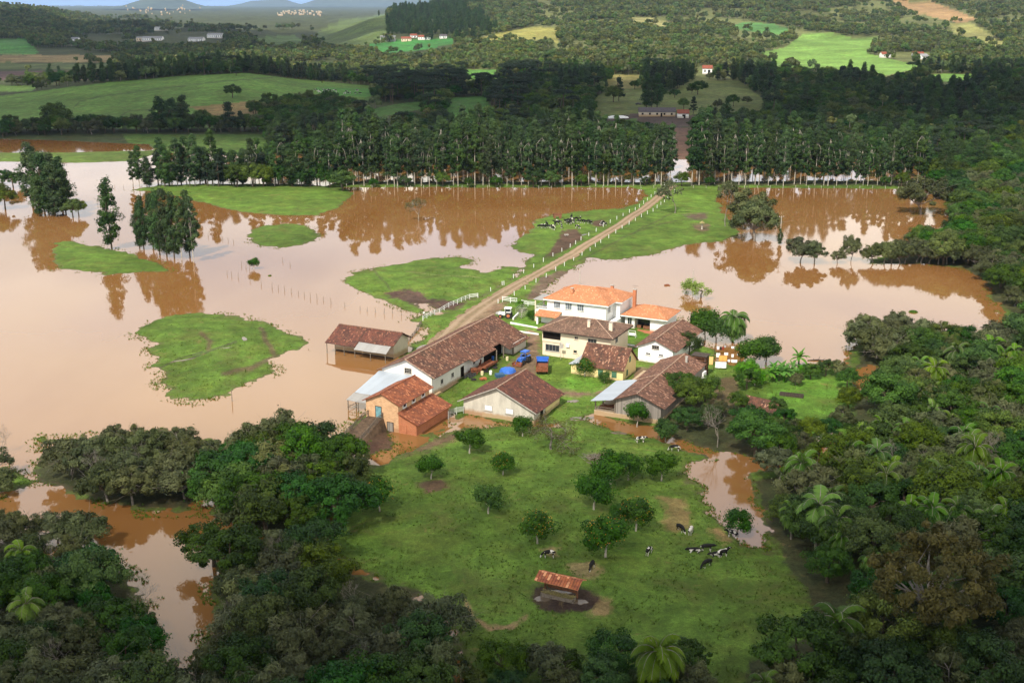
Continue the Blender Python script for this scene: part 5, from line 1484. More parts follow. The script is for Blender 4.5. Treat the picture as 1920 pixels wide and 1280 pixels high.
# machinery bay: its shaded opening is a near-black panel on the wall
m = MB(); m.box(-.892, 22.9, .3, -.86, 31.3, 3.5); m.build('bay_dark_panel', M['dark_inside'], e)
m = MB(); m.box(-.9, 31.4, -.3, 2.0, 37.9, 3.35); m.build('side_room', M['wall_white'], e)
m = MB()
for y in (24.9, 28.3): m.box(1.1, y - .1, 0, 1.3, y + .1, 3.55)
m.box(2.0 - .15, 31.2, 0, 2.2, 31.38, 3.2); m.build('post', M['grey_wood'], e)
# 2 -- white metal lean-to in front of it -----------------------------------
m = MB(); slope(m, (-11.9, -10.2, 2.75), (-4.2, -10.2, 2.75), (-4.2, .5, 4.0), (-13.0, .5, 4.0), sag=.03, th=.05)
m.build('lean_to_roof', M['metal_white'], e)
m = MB(); slope(m, (-12.1, -12.9, 2.05), (-7.2, -12.9, 2.05), (-7.2, -10.1, 2.65), (-12.1, -10.1, 2.65), sag=.1, th=.06, seed=4); m.build('lean_to_porch_roof', M['metal_grey'], e)
m = MB()
for x, y, z in ((-11.9, -12.6, 2.1), (-9.6, -12.6, 2.1), (-7.4, -12.6, 2.1), (-11.8, -10, 2.7), (-11.9, -5, 3.3), (-8.6, -10, 2.7)): m.bar((x, y, -.8), (x, y, z), .14)
m.bar((-11.9, -12.6, 2.0), (-7.3, -12.6, 2.0), .1); m.bar((-11.9, -12.6, .5), (-11.9, -10, .5), .08); m.bar((-11.9, -12.6, 1.0), (-9.6, -12.6, 1.0), .08); m.bar((-11.9, -12.6, .5), (-9.6, -12.6, .5), .08)
m.build('lean_to_posts', M['grey_wood'], e)

# 3 -- flooded barn ---------------------------------------------------------
e = W('flooded_barn', -40.9, 246.1, 'brown-roofed pale barn standing alone in the flood left of the long barn', 'barn')
mb = MB(); gable_walls(mb, -1.2, 14.2, 5.0, 11.0, -.8, 3.75, 7.9, 5.15, 3.5, axis='x'); mb.build('wall', M['wall_flood'], e)
mb = MB()
slope(mb, (-1.9, 2.0, 2.5), (6.0, 2.0, 2.5), (6.0, 7.8, 5.35), (-1.9, 7.8, 5.35), seed=8, sag=.12)
slope(mb, (6.02, 3.7, 3.33), (15.0, 3.7, 3.33), (15.0, 7.8, 5.35), (6.02, 7.8, 5.35), seed=9, sag=.12, u0=8)
slope(mb, (-1.9, 11.9, 3.3), (15.0, 11.9, 3.3), (15.0, 7.8, 5.35), (-1.9, 7.8, 5.35), seed=10)
ro = mb.build('roof', M['tile_dark'], e)
ridge_line([(-1.9, 7.8, 5.38), (15.0, 7.8, 5.38)], ro, M['ridge_dark'], .12)
m = MB(); slope(m, (6.3, 1.2, 2.15), (14.6, 1.2, 2.15), (14.3, 3.9, 3.25), (6.0, 3.9, 3.25), sag=.05, th=.05, seed=3); m.build('porch_sheet', M['metal_grey'], e)
m = MB()
for x in (-1.6, .6, 3.0, 5.8): m.bar((x, 2.3, -.9), (x, 2.3, 2.6), .13)
for x in (10.4, 14.2): m.bar((x, 1.5, -.9), (x, 1.5, 2.2), .13)
m.build('post', M['grey_wood'], e)
m = MB(); m.box(-1.0, 4.955, -.1, 14.0, 4.998, .28); m.build('skirt_board', M['dark_wood'], e)

# 4 -- two-storey brick shed -------------------------------------------------
e = W('brick_shed', -20.6, 198.6, 'orange brick two-storey shed with red tile roofs, blue upper door and low side wing', 'shed')
mb = MB(); gable_walls(mb, -6.9, 0, 0, 11.2, -.8, 5.45, -3.35, 6.95, 5.45); mb.build('wall', M['brick'], e)
mb = MB(); slope(mb, (-7.5, -.5, 5.25), (-7.5, 11.8, 5.25), (-3.35, 11.8, 7.15), (-3.35, -.5, 7.15), seed=11); slope(mb, (.7, -.5, 5.3), (.7, 11.8, 5.3), (-3.35, 11.8, 7.15), (-3.35, -.5, 7.15), seed=12)
ro = mb.build('roof', M['tile_red'], e); ridge_line([(-3.35, -.5, 7.18), (-3.35, 11.8, 7.18)], ro, M['tile_red'], .12)
m = MB(); m.box(.003, .0, -.8, 3.75, 11.6, .9)
m.face([(.003, 0, .9), (3.75, 0, .9), (3.75, 0, 2.05), (.003, 0, 3.5)])
for y in (0.03, 3.9, 7.7, 11.3): m.box(3.6, y, .9, 3.75, y + .26, 2.3)
m.box(3.6, .3, .9, 3.74, 11.2, 1.75)
m.face([(3.75, 11.6, .9), (.003, 11.6, .9), (.003, 11.6, 3.5), (3.75, 11.6, 2.05)])
m.build('side_wing', M['brick_red'], e)
mb = MB(); slope(mb, (4.5, -.5, 2.2), (4.5, 12.2, 2.2), (.1, 12.2, 4.0), (.1, -.5, 4.0), seed=13); mb.build('side_wing_roof', M['tile_red'], e)
m = MB(); m.box(3.55, .4, 1.76, 3.6, 11.1, 2.3); m.build('side_wing_dark_strip', M['dark_inside'], e)  # dark strip paints the shade under the wing roof
for y in (2.2, 5.4, 8.9): window(e, 'r', y, 4.3, .95, .75, 0, M['white_paint'], M['glass_dark'], 0, fw=.16)
door(e, 'f', -4.2, 2.35, 1.15, 2.05, 0, M['blue_door'])
door(e, 'f', -1.75, 0.0, 1.2, 1.7, 0, M['planks'], 'lower_door')
door(e, 'f', 1.05, -.2, 1.1, 1.8, 0, M['brick_red'], 'side_door', M['brick_red'])
# earth ramp with rails up to the blue door
rp = W('earth_ramp', -20.6, 198.6, 'brown earth ramp with wooden rails climbing to the blue door of the brick shed', 'ramp')
m = MB()
prof = [(-.02, 2.3), (-2.0, 2.1), (-5.0, 1.15), (-8.0, .45), (-10.5, -.1)]
for i in range(len(prof) - 1):
    (y0, z0), (y1, z1) = prof[i], prof[i + 1]; w0, w1 = 1.9 + i * .12, 1.9 + (i + 1) * .12
    m.face([(-4.6 - w1, y1, z1), (-4.6 + w1 * .75, y1, z1), (-4.6 + w0 * .75, y0, z0), (-4.6 - w0, y0, z0)], sm=True)
    m.face([(-4.6 - w1 - .8, y1, -.6), (-4.6 - w1, y1, z1), (-4.6 - w0, y0, z0), (-4.6 - w0 - .8, y0, -.6)], sm=True)
    m.face([(-4.6 + w1 * .75, y1, z1), (-4.6 + w1 * .75 + .9, y1, -.6), (-4.6 + w0 * .75 + .9, y0, -.6), (-4.6 + w0 * .75, y0, z0)], sm=True)
m.build('earth', M['mud'], rp)
for sx, nm in ((-1, 'rail_fence'), (1, 'rail_fence')):
    m = MB(); xs_ = [-4.6 + sx * (1.8 + .1 * k if sx < 0 else 1.35 + .08 * k) for k in range(5)]
    for k, (y, z) in enumerate(prof[:4]): m.bar((xs_[k], y - .15, z - .4), (xs_[k], y - .15, z + 1.15), .14)
    for dz in (.45, .75, 1.05):
        for k in range(3): m.bar((xs_[k], prof[k][0] - .15, prof[k][1] + dz), (xs_[k + 1], prof[k + 1][0] - .15, prof[k + 1][1] + dz), .06, .12)
    m.build('rail', M['grey_wood'], rp)

# 5 -- grey gabled barn -----------------------------------------------------
e = W('grey_barn', -9.2, 209.0, 'grey weathered gabled barn with dark red tile roof standing in the front flood pool', 'barn')
mb = MB(); gable_walls(mb, 0, 14.8, 0, 11.6, -.8, 2.9, 7.3, 6.15, 2.9); mb.build('wall', M['wall_grey'], e)
mb = MB(); slope(mb, (-1.0, -.7, 2.55), (-1.0, 12.3, 2.55), (7.3, 12.3, 6.4), (7.3, -.7, 6.4), seed=14); slope(mb, (15.6, -.7, 2.55), (15.6, 12.3, 2.55), (7.3, 12.3, 6.4), (7.3, -.7, 6.4), seed=15)
ro = mb.build('roof', M['tile_dark'], e); ridge_line([(7.3, -.7, 6.43), (7.3, 12.3, 6.43)], ro, M['ridge_pale'], .12)
m = MB(); m.bar((-1.0, -.72, 2.5), (7.3, -.72, 6.35), .04, .16); m.bar((15.6, -.72, 2.5), (7.3, -.72, 6.35), .04, .16); m.build('verge_board', M['concrete'], e)
window(e, 'f', 5.3, 1.5, 1.5, .95, 0, M['concrete'], M['wall_clean'], 0); window(e, 'f', 9.7, 1.5, 1.5, .95, 0, M['concrete'], M['wall_clean'], 0)
m = MB(); m.box(4.0, -.09, -.4, 14.8, -.003, .75); m.build('plinth', M['wall_flood'], e)
door(e, 'r', 3.2, .2, 1.1, 1.9, 14.8, M['dark_inside']); 
m = MB(); m.box(14.803, 5.0, -.2, 14.86, 11.5, 2.4); m.build('side_panel', M['wall_yellow'], e)

# 6 -- cream two-storey house -----------------------------------------------
e = W('cream_house', 6.2, 244.2, 'cream two-storey house with brown hip roof and balcony at its left corner', 'house')
m = MB(); m.box(0.3, .5, .4, 16.2, 11, 6.75); m.build('wall', M['wall_cream'], e)
hip(e, -.7, 17.1, -.4, 11.9, 6.85, 5.0, 10.6, 5.8, 8.9, M['tile_brown'], M['ridge_pale'], M['dark_wood'], .14, 20)
m = MB(); m.box(.297, .496, 4.45, 4.6, .53, 6.3); m.build('balcony_dark_panel', M['dark_inside'], e)  # dark panel on the wall paints the shaded balcony recess
m = MB(); m.box(.29, .3, 4.15, 4.7, .495, 4.75); m.box(.29, .3, 4.75, .45, .45, 6.7); m.build('balcony_parapet', M['wall_cream'], e)
window(e, 'f', 2.7, 2.15, 3.2, 1.35, .5, M['concrete'], M['glass_dark'], 3); window(e, 'f', 8.3, 5.5, .7, .55, .5, M['wall_cream'], M['glass_dark'], 1)
window(e, 'f', 12.0, 5.0, 1.9, .95, .5, M['concrete'], M['glass_dark'], 2); window(e, 'r', 4.0, 5.0, 1.2, .95, 16.2, M['concrete'], M['glass_dark'], 1)
window(e, 'f', 8.1, 2.4, .8, .6, .5, M['wall_cream'], M['glass_dark'], 0)
m = MB(); m.box(6.0, .1, 3.55, 6.8, .497, 4.15); m.build('air_conditioner', M['white_paint'], e)
m = MB(); m.ell((4.9, .25, 4.0), .42, .12, .42, 14, 6); m.build('satellite_dish', M['concrete'], e)
chimney(e, 10.2, 2.9, 7.2, 9.3, .55, .5, M['wall_cream']); chimney(e, 15.0, 3.6, 6.9, 9.2, .75, .6, M['wall_cream'])
m = MB(); m.box(1.4, -.6, .2, 9.5, .497, .75); m.build('plinth', M['brick_red'], e)
m = MB(); m.cyl((5.3, -.9), .05, .3, 4.2, 6); m.box(5.0, -.93, 3.4, 5.9, -.89, 4.1); m.build('meter_post', M['concrete'], e)

# 7 -- white house with orange roof -----------------------------------------
e = W('white_house', 8.6, 273.3, 'large white two-storey house with bright orange hip roofs and single-storey annex', 'house')
m = MB(); m.box(.7, -1.7, .4, 15.9, 9.0, 6.7); m.box(15.9, 3.0, .4, 17.6, 11.0, 6.7); m.build('wall', M['wall_clean'], e)
hip(e, -.1, 16.7, -2.4, 9.8, 6.95, 5.6, 11.0, 3.7, 9.6, M['tile_orange'], M['tile_orange'], M['white_paint'], .25, 30)
mb = MB(); slope(mb, (18.4, 2.2, 6.97), (18.4, 11.8, 6.97), (14.0, 8.0, 8.7), (14.0, 6.0, 8.7), sag=0); slope(mb, (12, 2.2, 6.97), (18.4, 2.2, 6.97), (14.0, 6.0, 8.7), (12.0, 6.0, 8.7), sag=0)
slope(mb, (18.4, 11.8, 6.97), (9.5, 11.8, 6.97), (9.5, 8.0, 8.7), (14.0, 8.0, 8.7), sag=0); slope(mb, (9.5, 6.0, 8.7), (14.0, 6.0, 8.7), (14.0, 8.0, 8.72), (9.5, 8.0, 8.72), sag=0)
mb.build('wing_roof', M['tile_orange'], e)
m = MB(); fascia(m, [(16.8, 2.2, 6.77), (18.4, 2.2, 6.77), (18.4, 11.8, 6.77)], .25, .08); m.box(16.0, 2.25, 6.71, 18.35, 11.7, 6.75); m.build('wing_fascia', M['white_paint'], e)
CURT = simple('curtained_glass', (0.20, 0.23, 0.26), .3, .35, 2)
for x in (3.3, 6.3, 9.4): window(e, 'f', x, 4.85, 1.6, 1.45, -1.7, M['white_paint'], CURT, 2, name='window')
window(e, 'r', .2, 4.9, 1.5, 1.35, 15.9, M['white_paint'], M['glass_dark'], 2)
chimney(e, 6.2, .6, 7.4, 9.5, .6, .6, M['tile_orange']); chimney(e, 13.2, 9.0, 7.4, 9.1, .7, .6, M['brick_red'])
chimney(e, 18.9, 9.4, .6, 8.6, .75, .75, M['brick_red'])
m = MB(); m.tube([(18.9, 9.4, 8.7), (18.9, 9.4, 9.6)], .03, 5); m.bar((18.2, 9.4, 9.55), (19.8, 9.4, 9.55), .04); m.build('aerial', M['dark_wood'], e)
# balcony at the left end
m = MB(); m.box(-2.6, -1.6, 3.45, .697, 3.6, 3.75); m.build('balcony_floor', M['white_paint'], e)
m = MB()
for x, y in ((-2.5, -1.5), (-2.5, 3.4)): m.box(x - .12, y - .12, 3.75, x + .14, y + .14, 6.3)
for x, y in ((-2.45, -1.45), (-2.45, 3.35), (.4, -1.45)): m.box(x - .22, y - .1, .3, x + .22, y + .1, 3.45)
m.build('balcony_column', M['wall_cream'], e)
m = MB()
for a, b in (((-2.5, -1.5), (.65, -1.5)), ((-2.5, -1.5), (-2.5, 3.4))):
    m.bar((*a, 4.7), (*b, 4.7), .09); m.bar((*a, 3.95), (*b, 3.95), .06)
    for k in range(11):
        t = k / 10; m.bar((a[0] + (b[0] - a[0]) * t, a[1] + (b[1] - a[1]) * t, 3.75), (a[0] + (b[0] - a[0]) * t, a[1] + (b[1] - a[1]) * t, 4.7), .05)
m.build('balcony_rail', M['white_paint'], e)
m = MB(); m.box(-2.9, -1.9, 6.3, -.12, 3.9, 6.42); m.build('balcony_roof', M['metal_grey'], e)
window(e, 'f', -0.9, 4.3, .01, .01, 9, M['white_paint'], M['glass_dark'], 0) if False else None
m = MB(); m.box(.66, -.9, 3.9, .696, 2.6, 6.1); m.build('balcony_door', M['glass_dark'], e)
mb = MB(); slope(mb, (-1.4, -4.6, 3.1), (4.6, -4.6, 3.1), (4.6, -1.72, 4.0), (-1.4, -1.72, 4.0), sag=0); mb.build('porch_roof', M['tile_orange'], e)
m = MB(); m.box(-1.0, -4.2, .3, -.6, -3.8, 3.1); m.box(3.8, -4.2, .3, 4.2, -3.8, 3.1); m.box(-.6, -2.2, .3, 4.2, -1.703, 2.9); m.build('porch_wall', M['wall_clean'], e)
# annex
m = MB(); m.box(18.9, 3.2, .4, 21.3, 11.4, 3.85); m.box(21.3, 5.6, .4, 25.2, 11.4, 3.85); m.box(25.2, 3.2, .4, 29.0, 11.4, 3.85); m.box(21.3, 3.2, 3.2, 25.2, 5.6, 3.85); m.build('annex_wall', M['wall_clean'], e)
m = MB(); m.box(21.303, 5.55, .62, 25.197, 5.597, 3.2); m.build('terrace_door', M['glass_dark'], e)
m = MB(); m.box(21.6, 4.1, .62, 22.6, 5.0, 1.4); m.box(23.2, 4.0, .62, 24.9, 4.9, 1.38); m.build('terrace_table', M['red_wood'], e)
hip(e, 18.1, 29.8, 2.2, 12.2, 3.95, 22.2, 25.4, 7.2, 5.75, M['tile_orange'], M['tile_orange'], M['white_paint'], .25, 31, 'annex_roof')
window(e, 'f', 20.1, 1.6, 1.0, 1.6, 3.2, M['white_paint'], M['glass_dark'], 1)
m = MB(); m.box(18.0, .7, .3, 27.0, 3.197, .62); m.build('terrace_floor', M['terracotta'], e)
m = MB(); m.box(16.6, -1.0, .3, 18.0, 3.0, 3.0); m.build('stair_wall', M['wall_clean'], e)

# 8 -- yellow house -----------------------------------------------------------
e = W('yellow_house', 10.9, 229.4, 'small yellow house with steep weathered red tile roof and green shutters', 'house')
mb = MB(); gable_walls(mb, 2.7, 12.0, 2.2, 9.9, .2, 3.55, 6.05, 6.55, 3.55, axis='x'); mb.build('wall', M['wall_yellow'], e)
mb = MB(); slope(mb, (2.4, 1.6, 3.15), (12.4, 1.6, 3.15), (12.4, 6.05, 6.85), (2.4, 6.05, 6.85), seed=41, sag=.08); slope(mb, (2.4, 10.5, 3.15), (12.4, 10.5, 3.15), (12.4, 6.05, 6.85), (2.4, 6.05, 6.85), seed=42)
ro = mb.build('roof', M['tile_barn'], e); ridge_line([(2.4, 6.05, 6.88), (12.4, 6.05, 6.88)], ro, M['ridge_dark'], .11)
m = MB(); m.box(.4, 2.4, .2, 2.697, 9.0, 2.9); m.build('side_room', M['wall_yellow'], e)
mb = MB(); slope(mb, (.0, 2.0, 3.02), (2.39, 2.0, 3.35), (2.39, 9.2, 3.35), (.0, 9.2, 3.02), sag=0, th=.06); mb.build('side_room_roof', M['metal_white'], e)
for x in (7.1, 10.1):
    m = MB(); m.box(x - .55, 2.12, 1.35, x + .55, 2.197, 2.65); m.build('shutter', M['green_paint'], e)
for y, z in ((4.6, 1.4), (6.1, 3.9)):
    m = MB(); m.box(12.003, y - .4, z, 12.08, y + .4, z + 1.2); m.build('shutter', M['green_paint'], e)

# 9 -- white gabled shed ------------------------------------------------------
e = W('white_shed', 27.1, 240.2, 'white gable-end shed with dark tile roof between cream house and flooded palms', 'shed')
mb = MB(); gable_walls(mb, 0, 7.8, .3, 18.2, .3, 4.2, 3.9, 5.9, 4.2); mb.build('wall', M['wall_clean'], e)
mb = MB(); slope(mb, (-1.0, -.3, 3.95), (-1.0, 18.8, 3.95), (3.9, 18.8, 6.15), (3.9, -.3, 6.15), seed=43); slope(mb, (8.8, -.3, 3.95), (8.8, 18.8, 3.95), (3.9, 18.8, 6.15), (3.9, -.3, 6.15), seed=44)
ro = mb.build('roof', M['tile_rust'], e); ridge_line([(3.9, -.3, 6.18), (3.9, 18.8, 6.18)], ro, M['ridge_pale'], .11)
window(e, 'f', 3.9, 4.0, 1.5, .7, .3, M['concrete'], M['dark_inside'], 2, rows=1); window(e, 'f', 2.3, 2.55, .9, .35, .3, M['wall_clean'], M['dark_inside'], 1); window(e, 'f', 5.2, 2.55, .9, .35, .3, M['wall_clean'], M['dark_inside'], 1)

# 10 -- wooden barn -----------------------------------------------------------
e = W('wooden_barn', 19.5, 206.6, 'long plank-walled barn with brown tile roof and white sheet-metal lean-to', 'barn')
mb = MB(); gable_walls(mb, 0, 8.9, 0, 27.4, .95, 3.75, 4.4, 5.45, 3.75); mb.build('wall', M['planks'], e)
m = MB(); m.box(-4.3, -.12, -.8, 9.02, 27.5, .947); m.build('plinth', M['wall_flood'], e)
PZ = lambda x: 5.7 - abs(x - 4.4) * .39
mb = MB()
slope(mb, (-.3, -.8, PZ(-.3)), (-.3, 12.0, PZ(-.3)), (4.4, 12.0, 5.7), (4.4, -.8, 5.7), seed=45); slope(mb, (-.9, 12.02, PZ(-.9)), (-.9, 28.2, PZ(-.9)), (4.4, 28.2, 5.7), (4.4, 12.02, 5.7), seed=46, u0=12)
slope(mb, (10.0, -.8, PZ(10)), (10.0, 5.8, PZ(10)), (4.4, 5.8, 5.7), (4.4, -.8, 5.7), seed=47); slope(mb, (9.0, 5.82, PZ(9.)), (9.0, 28.2, PZ(9.)), (4.4, 28.2, 5.7), (4.4, 5.82, 5.7), seed=48, u0=6)
ro = mb.build('roof', M['tile_rust'], e); ridge_line([(4.4, -.8, 5.73), (4.4, 28.2, 5.73)], ro, M['ridge_pale'], .11)
ridge_line([(-.9, 12.0, PZ(-.9) + .1), (4.4, 12.0, 5.76)], ro, M['ridge_pale'], .08, 'roof_step')
mb = MB(); slope(mb, (-4.6, -1.3, 3.1), (-4.6, 12.2, 3.1), (-.1, 12.2, 3.98), (-.1, -1.3, 3.98), sag=.03, th=.05); mb.build('lean_to_roof', M['metal_white'], e)
m = MB(); m.box(-4.2, 8.0, .95, -.003, 12.0, 3.1); m.build('lean_to_dark_block', M['dark_inside'], e)  # near-black block paints the shade at the back of the lean-to
m = MB()
for x, y in ((-4.1, .1), (-4.1, 4), (-.15, .05)): m.box(x - .1, y - .1, .95, x + .1, y + .1, 3.15)
for z in (1.3, 1.7): m.bar((-4.1, 0, z), (-.15, 0, z), .06, .12)
m.build('lean_to_post', M['grey_wood'], e)
m = MB()
for k in range(16): m.bar((-3.9 + random.random(), .6 + random.random() * 3, 1.05 + .1 * (k // 3)), (-.6 - random.random(), .6 + random.random() * 3, 1.1 + .1 * (k // 3)), .12)
tag(m.build('stored_boards', M['red_wood'], None), 'jumble of boards stored under the white metal lean-to of the wooden barn', 'boards')
bpy.data.objects['stored_boards'].matrix_world = Matrix.Translation((19.5, 206.6, 0)) @ Matrix.Rotation(ANG, 4, 'Z')
chimney(e, 6.0, 24.0, 4.8, 6.2, .4, .4, M['concrete'])
m = MB(); m.box(8.905, 25.5, .9, 9.3, 27.4, 2.8); m.build('end_room', M['wall_clean'], e)

# 11 -- small tiled hut, lumber rack tower, low shed ruin ----------------------
g = GT(1428, 772)
e = empty('tiled_hut', (g.x, g.y, 0), R(-38), 'small hut with old mottled tile roof half hidden by garden bushes', 'hut')
mb = MB(); gable_walls(mb, -3.2, 3.2, -1.8, 1.8, .3, 2.3, 0, 3.3, 2.3, axis='x'); mb.build('wall', M['planks'], e)
mb = MB(); slope(mb, (-3.7, -2.6, 2.0), (3.7, -2.6, 2.0), (3.7, 0, 3.5), (-3.7, 0, 3.5), seed=51, sag=.15); slope(mb, (-3.7, 2.6, 2.0), (3.7, 2.6, 2.0), (3.7, 0, 3.5), (-3.7, 0, 3.5), seed=52); mb.build('roof', M['tile_barn'], e)
g = GT(1484, 743)
e = empty('water_trough', (g.x, g.y, g.z), R(-20), 'long dark wooden trough in the lush grass right of the tiled hut', 'trough')
m = MB(); m.box(-2.3, -.5, -.2, 2.3, .5, .15); m.box(-2.3, -.5, .15, 2.3, -.4, .6); m.box(-2.3, .4, .15, 2.3, .5, .6); m.box(-2.3, -.4, .15, -2.2, .4, .6); m.box(2.2, -.4, .15, 2.3, .4, .6); m.build('basin', M['dark_wood'], e)
g = GT(1312, 704)
e = empty('stacking_tower', (g.x, g.y, 0), ANG, 'tall open wooden frame stacked with brown boards behind the wooden barn', 'rack')
m = MB()
for x, y in ((-1.3, -1), (1.3, -1), (-1.3, 1), (1.3, 1)): m.bar((x, y, .1), (x, y, 5.2), .2)
m.build('post', M['dark_wood'], e)
m = MB()
for z in (1.5, 2.2, 2.9, 3.6, 4.3, 4.9):
    for k in range(5): m.bar((-1.5, -1.1 + k * .5, z), (1.5, -1.0 + k * .5, z + random.uniform(-.05, .05)), .22, .12)
m.build('board', M['red_wood'], e)
m = MB(); m.box(-1.7, -1.4, 5.2, 1.7, 1.4, 5.32); m.build('top', M['dark_wood'], e)
m = MB(); m.box(-1.15, .9, .3, 1.15, .97, 4.8); m.build('back_panel', M['terracotta'], e)

# 12 -- cattle feeding shelter in the orchard -----------------------------------
gz = tz(6, 136)
e = empty('feeding_shelter', (4.4, 135.9, gz - 1.0), ANG, 'small red tiled feeding shelter on posts in a ring of dark mud', 'shelter')
mb = MB(); slope(mb, (-1.9, .4, 3.05), (4.3, .4, 3.05), (4.3, 2.0, 3.75), (-1.9, 2.0, 3.75), seed=61, sag=.04, th=.1); slope(mb, (-1.9, 3.4, 3.1), (4.3, 3.4, 3.1), (4.3, 2.0, 3.75), (-1.9, 2.0, 3.75), seed=62, sag=.02, th=.1)
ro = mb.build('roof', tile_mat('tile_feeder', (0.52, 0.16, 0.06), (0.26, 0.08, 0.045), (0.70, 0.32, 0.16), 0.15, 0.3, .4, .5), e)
for x in (-.9, 3.6):
    m = MB(); m.box(x - .1, 1.7, .6, x + .1, 2.0, 3.6); m.bar((x, 1.85, 2.4), (x, .7, 3.05), .12); m.bar((x, 1.85, 2.4), (x, 3.0, 3.05), .12); m.build('post', M['red_wood'], e)
m = MB(); m.box(-.8, 2.2, 1.5, 3.5, 2.3, 3.2); m.build('back_board', M['red_wood'], e)
m = MB(); m.box(-.9, .3, .9, 3.7, .4, 1.5); m.box(-.9, 1.3, .9, 3.7, 1.4, 1.5); m.box(-.9, .4, .9, -.8, 1.3, 1.5); m.box(3.6, .4, .9, 3.7, 1.3, 1.5); m.build('trough', M['grey_wood'], e)
m = MB(); 
rs = np.random.RandomState(4)
for k in range(260):
    x = rs.uniform(-.75, 3.55); y = rs.uniform(.45, 1.25); z = 1.35 + .3 * rs.rand(); a = rs.rand() * 6.28
    m.bar((x, y, z), (x + .45 * math.cos(a), y + .3 * math.sin(a), z + rs.uniform(-.05, .12)), .05)
m.box(-.79, .41, .95, 3.59, 1.29, 1.4)
M['hay'] = simple('hay', (0.26, 0.22, 0.09), 0.95, 0.25, 5)
tag(m.build('hay', M['hay'], None), 'heap of dry hay filling the trough of the orchard feeding shelter', 'hay', kind='stuff')
bpy.data.objects['hay'].matrix_world = Matrix.Translation((4.4, 135.9, gz - 1.0)) @ Matrix.Rotation(ANG, 4, 'Z')
# ---------------------------------------------------------------- animals and a person (one skinned surface each)
def skin_mesh(name, verts, edges, radii, mats, matfn=None, sub=1, root=0):
    me = bpy.data.meshes.new(name + '_skel'); me.from_pydata(verts, edges, [])
    o = bpy.data.objects.new(name + '_skel', me); COL.objects.link(o)
    o.modifiers.new('s', 'SKIN'); sv = me.skin_vertices[0].data
    for i, r in enumerate(radii):
        sv[i].radius = r if isinstance(r, tuple) else (r, r); sv[i].use_root = (i == root)
    m2 = o.modifiers.new('u', 'SUBSURF'); m2.levels = sub; m2.render_levels = sub
    bpy.context.view_layer.update()
    dg = bpy.context.evaluated_depsgraph_get()
    out = bpy.data.meshes.new_from_object(o.evaluated_get(dg)); out.name = name
    bpy.data.objects.remove(o); bpy.data.meshes.remove(me)
    out.materials.clear()
    for m in mats: out.materials.append(m)
    for p in out.polygons:
        p.use_smooth = True
        if matfn: p.material_index = matfn(p.center)
    return out
def cow_mat(name, thr, a=(0.012, 0.011, 0.010), b=(0.60, 0.56, 0.50)):
    n = NT(name); oi = n.new('ShaderNodeObjectInfo').outputs['Random']
    p = n.new('ShaderNodeVectorMath', operation='ADD'); n.l.new(n.coord('Object'), p.inputs[0]); n.l.new(n.comb(n.math('MULTIPLY', oi, 40.0), n.math('MULTIPLY', oi, 13.0), 0.0), p.inputs[1])
    k = n.noise(p.outputs[0], 1.5, 1, 0.4); z = n.sep(n.coord('Object'))[2]
    k = n.math('SUBTRACT', k, n.math('MULTIPLY', n.math('LESS_THAN', z, 0.55), 0.35))
    return n.done(n.bsdf(n.mix(n.math('GREATER_THAN', k, thr), b, a), 0.8, 0.2))
M['cow_dark'] = cow_mat('cow_dark', 0.34); M['cow_mixed'] = cow_mat('cow_mixed', 0.43); M['cow_pale'] = cow_mat('cow_pale', 0.54)
M['cow_black'] = cow_mat('cow_black', 0.18)
def cow_mesh(pose, mat):
    V = [(-.80, 0, 1.12), (-.45, 0, 1.10), (0, 0, 1.06), (.45, 0, 1.10), (.78, 0, 1.16)]
    Rr = [(.24, .28), (.30, .33), (.35, .38), (.31, .35), (.22, .27)]; E_ = [(0, 1), (1, 2), (2, 3), (3, 4)]
    if pose == 'graze': hd = [(1.08, 0, .92), (1.30, 0, .50), (1.42, 0, .22), (1.52, 0, .08)]
    elif pose == 'up': hd = [(1.05, 0, 1.38), (1.25, 0, 1.55), (1.48, 0, 1.50), (1.68, 0, 1.40)]
    else: hd = [(1.08, 0, 1.18), (1.32, 0, 1.18), (1.52, 0, 1.08), (1.68, 0, .98)]
    b = 4
    for i, (p, r) in enumerate(zip(hd, (.17, .13, .12, .085))): V.append(p); Rr.append((r, r * 1.1)); E_.append((b, len(V) - 1)); b = len(V) - 1
    hix = b - 2
    for s in (-1, 1):
        h = V[hix]; V.append((h[0] - .05, s * .25, h[2] + .10)); Rr.append(.045); E_.append((hix, len(V) - 1))
    for x, j, bend in ((-.62, 0, -1), (.66, 4, 1)):
        for s in (-1, 1):
            if pose == 'lie':
                c_ = [(x, s * .34, .75), (x + .32, s * .42, .62), (x - .05, s * .45, .60)]
            else:
                c_ = [(x, s * .17, .78), (x + (.07 if bend > 0 else .10), s * .18, .48), (x + (.0 if bend > 0 else -.08), s * .18, .30), (x + .02, s * .18, .04)]
            prev = j
            for p, r in zip(c_, (.13, .075, .055, .06)): V.append(p); Rr.append(r); E_.append((prev, len(V) - 1)); prev = len(V) - 1
    prev = 0
    for p, r in (((-.98, 0, 1.12), .04), ((-1.06, 0, .8), .025), ((-1.05, 0, .5), .05)): V.append(p); Rr.append(r); E_.append((prev, len(V) - 1)); prev = len(V) - 1
    if pose == 'lie': V = [(x, y, z - .62) for x, y, z in V]
    return skin_mesh('cow', V, E_, Rr, [mat], root=2)
COWM = {(p, m): cow_mesh(p, M['cow_' + m]) for p in ('graze', 'up', 'walk', 'lie') for m in ('dark', 'pale', 'mixed', 'black')}
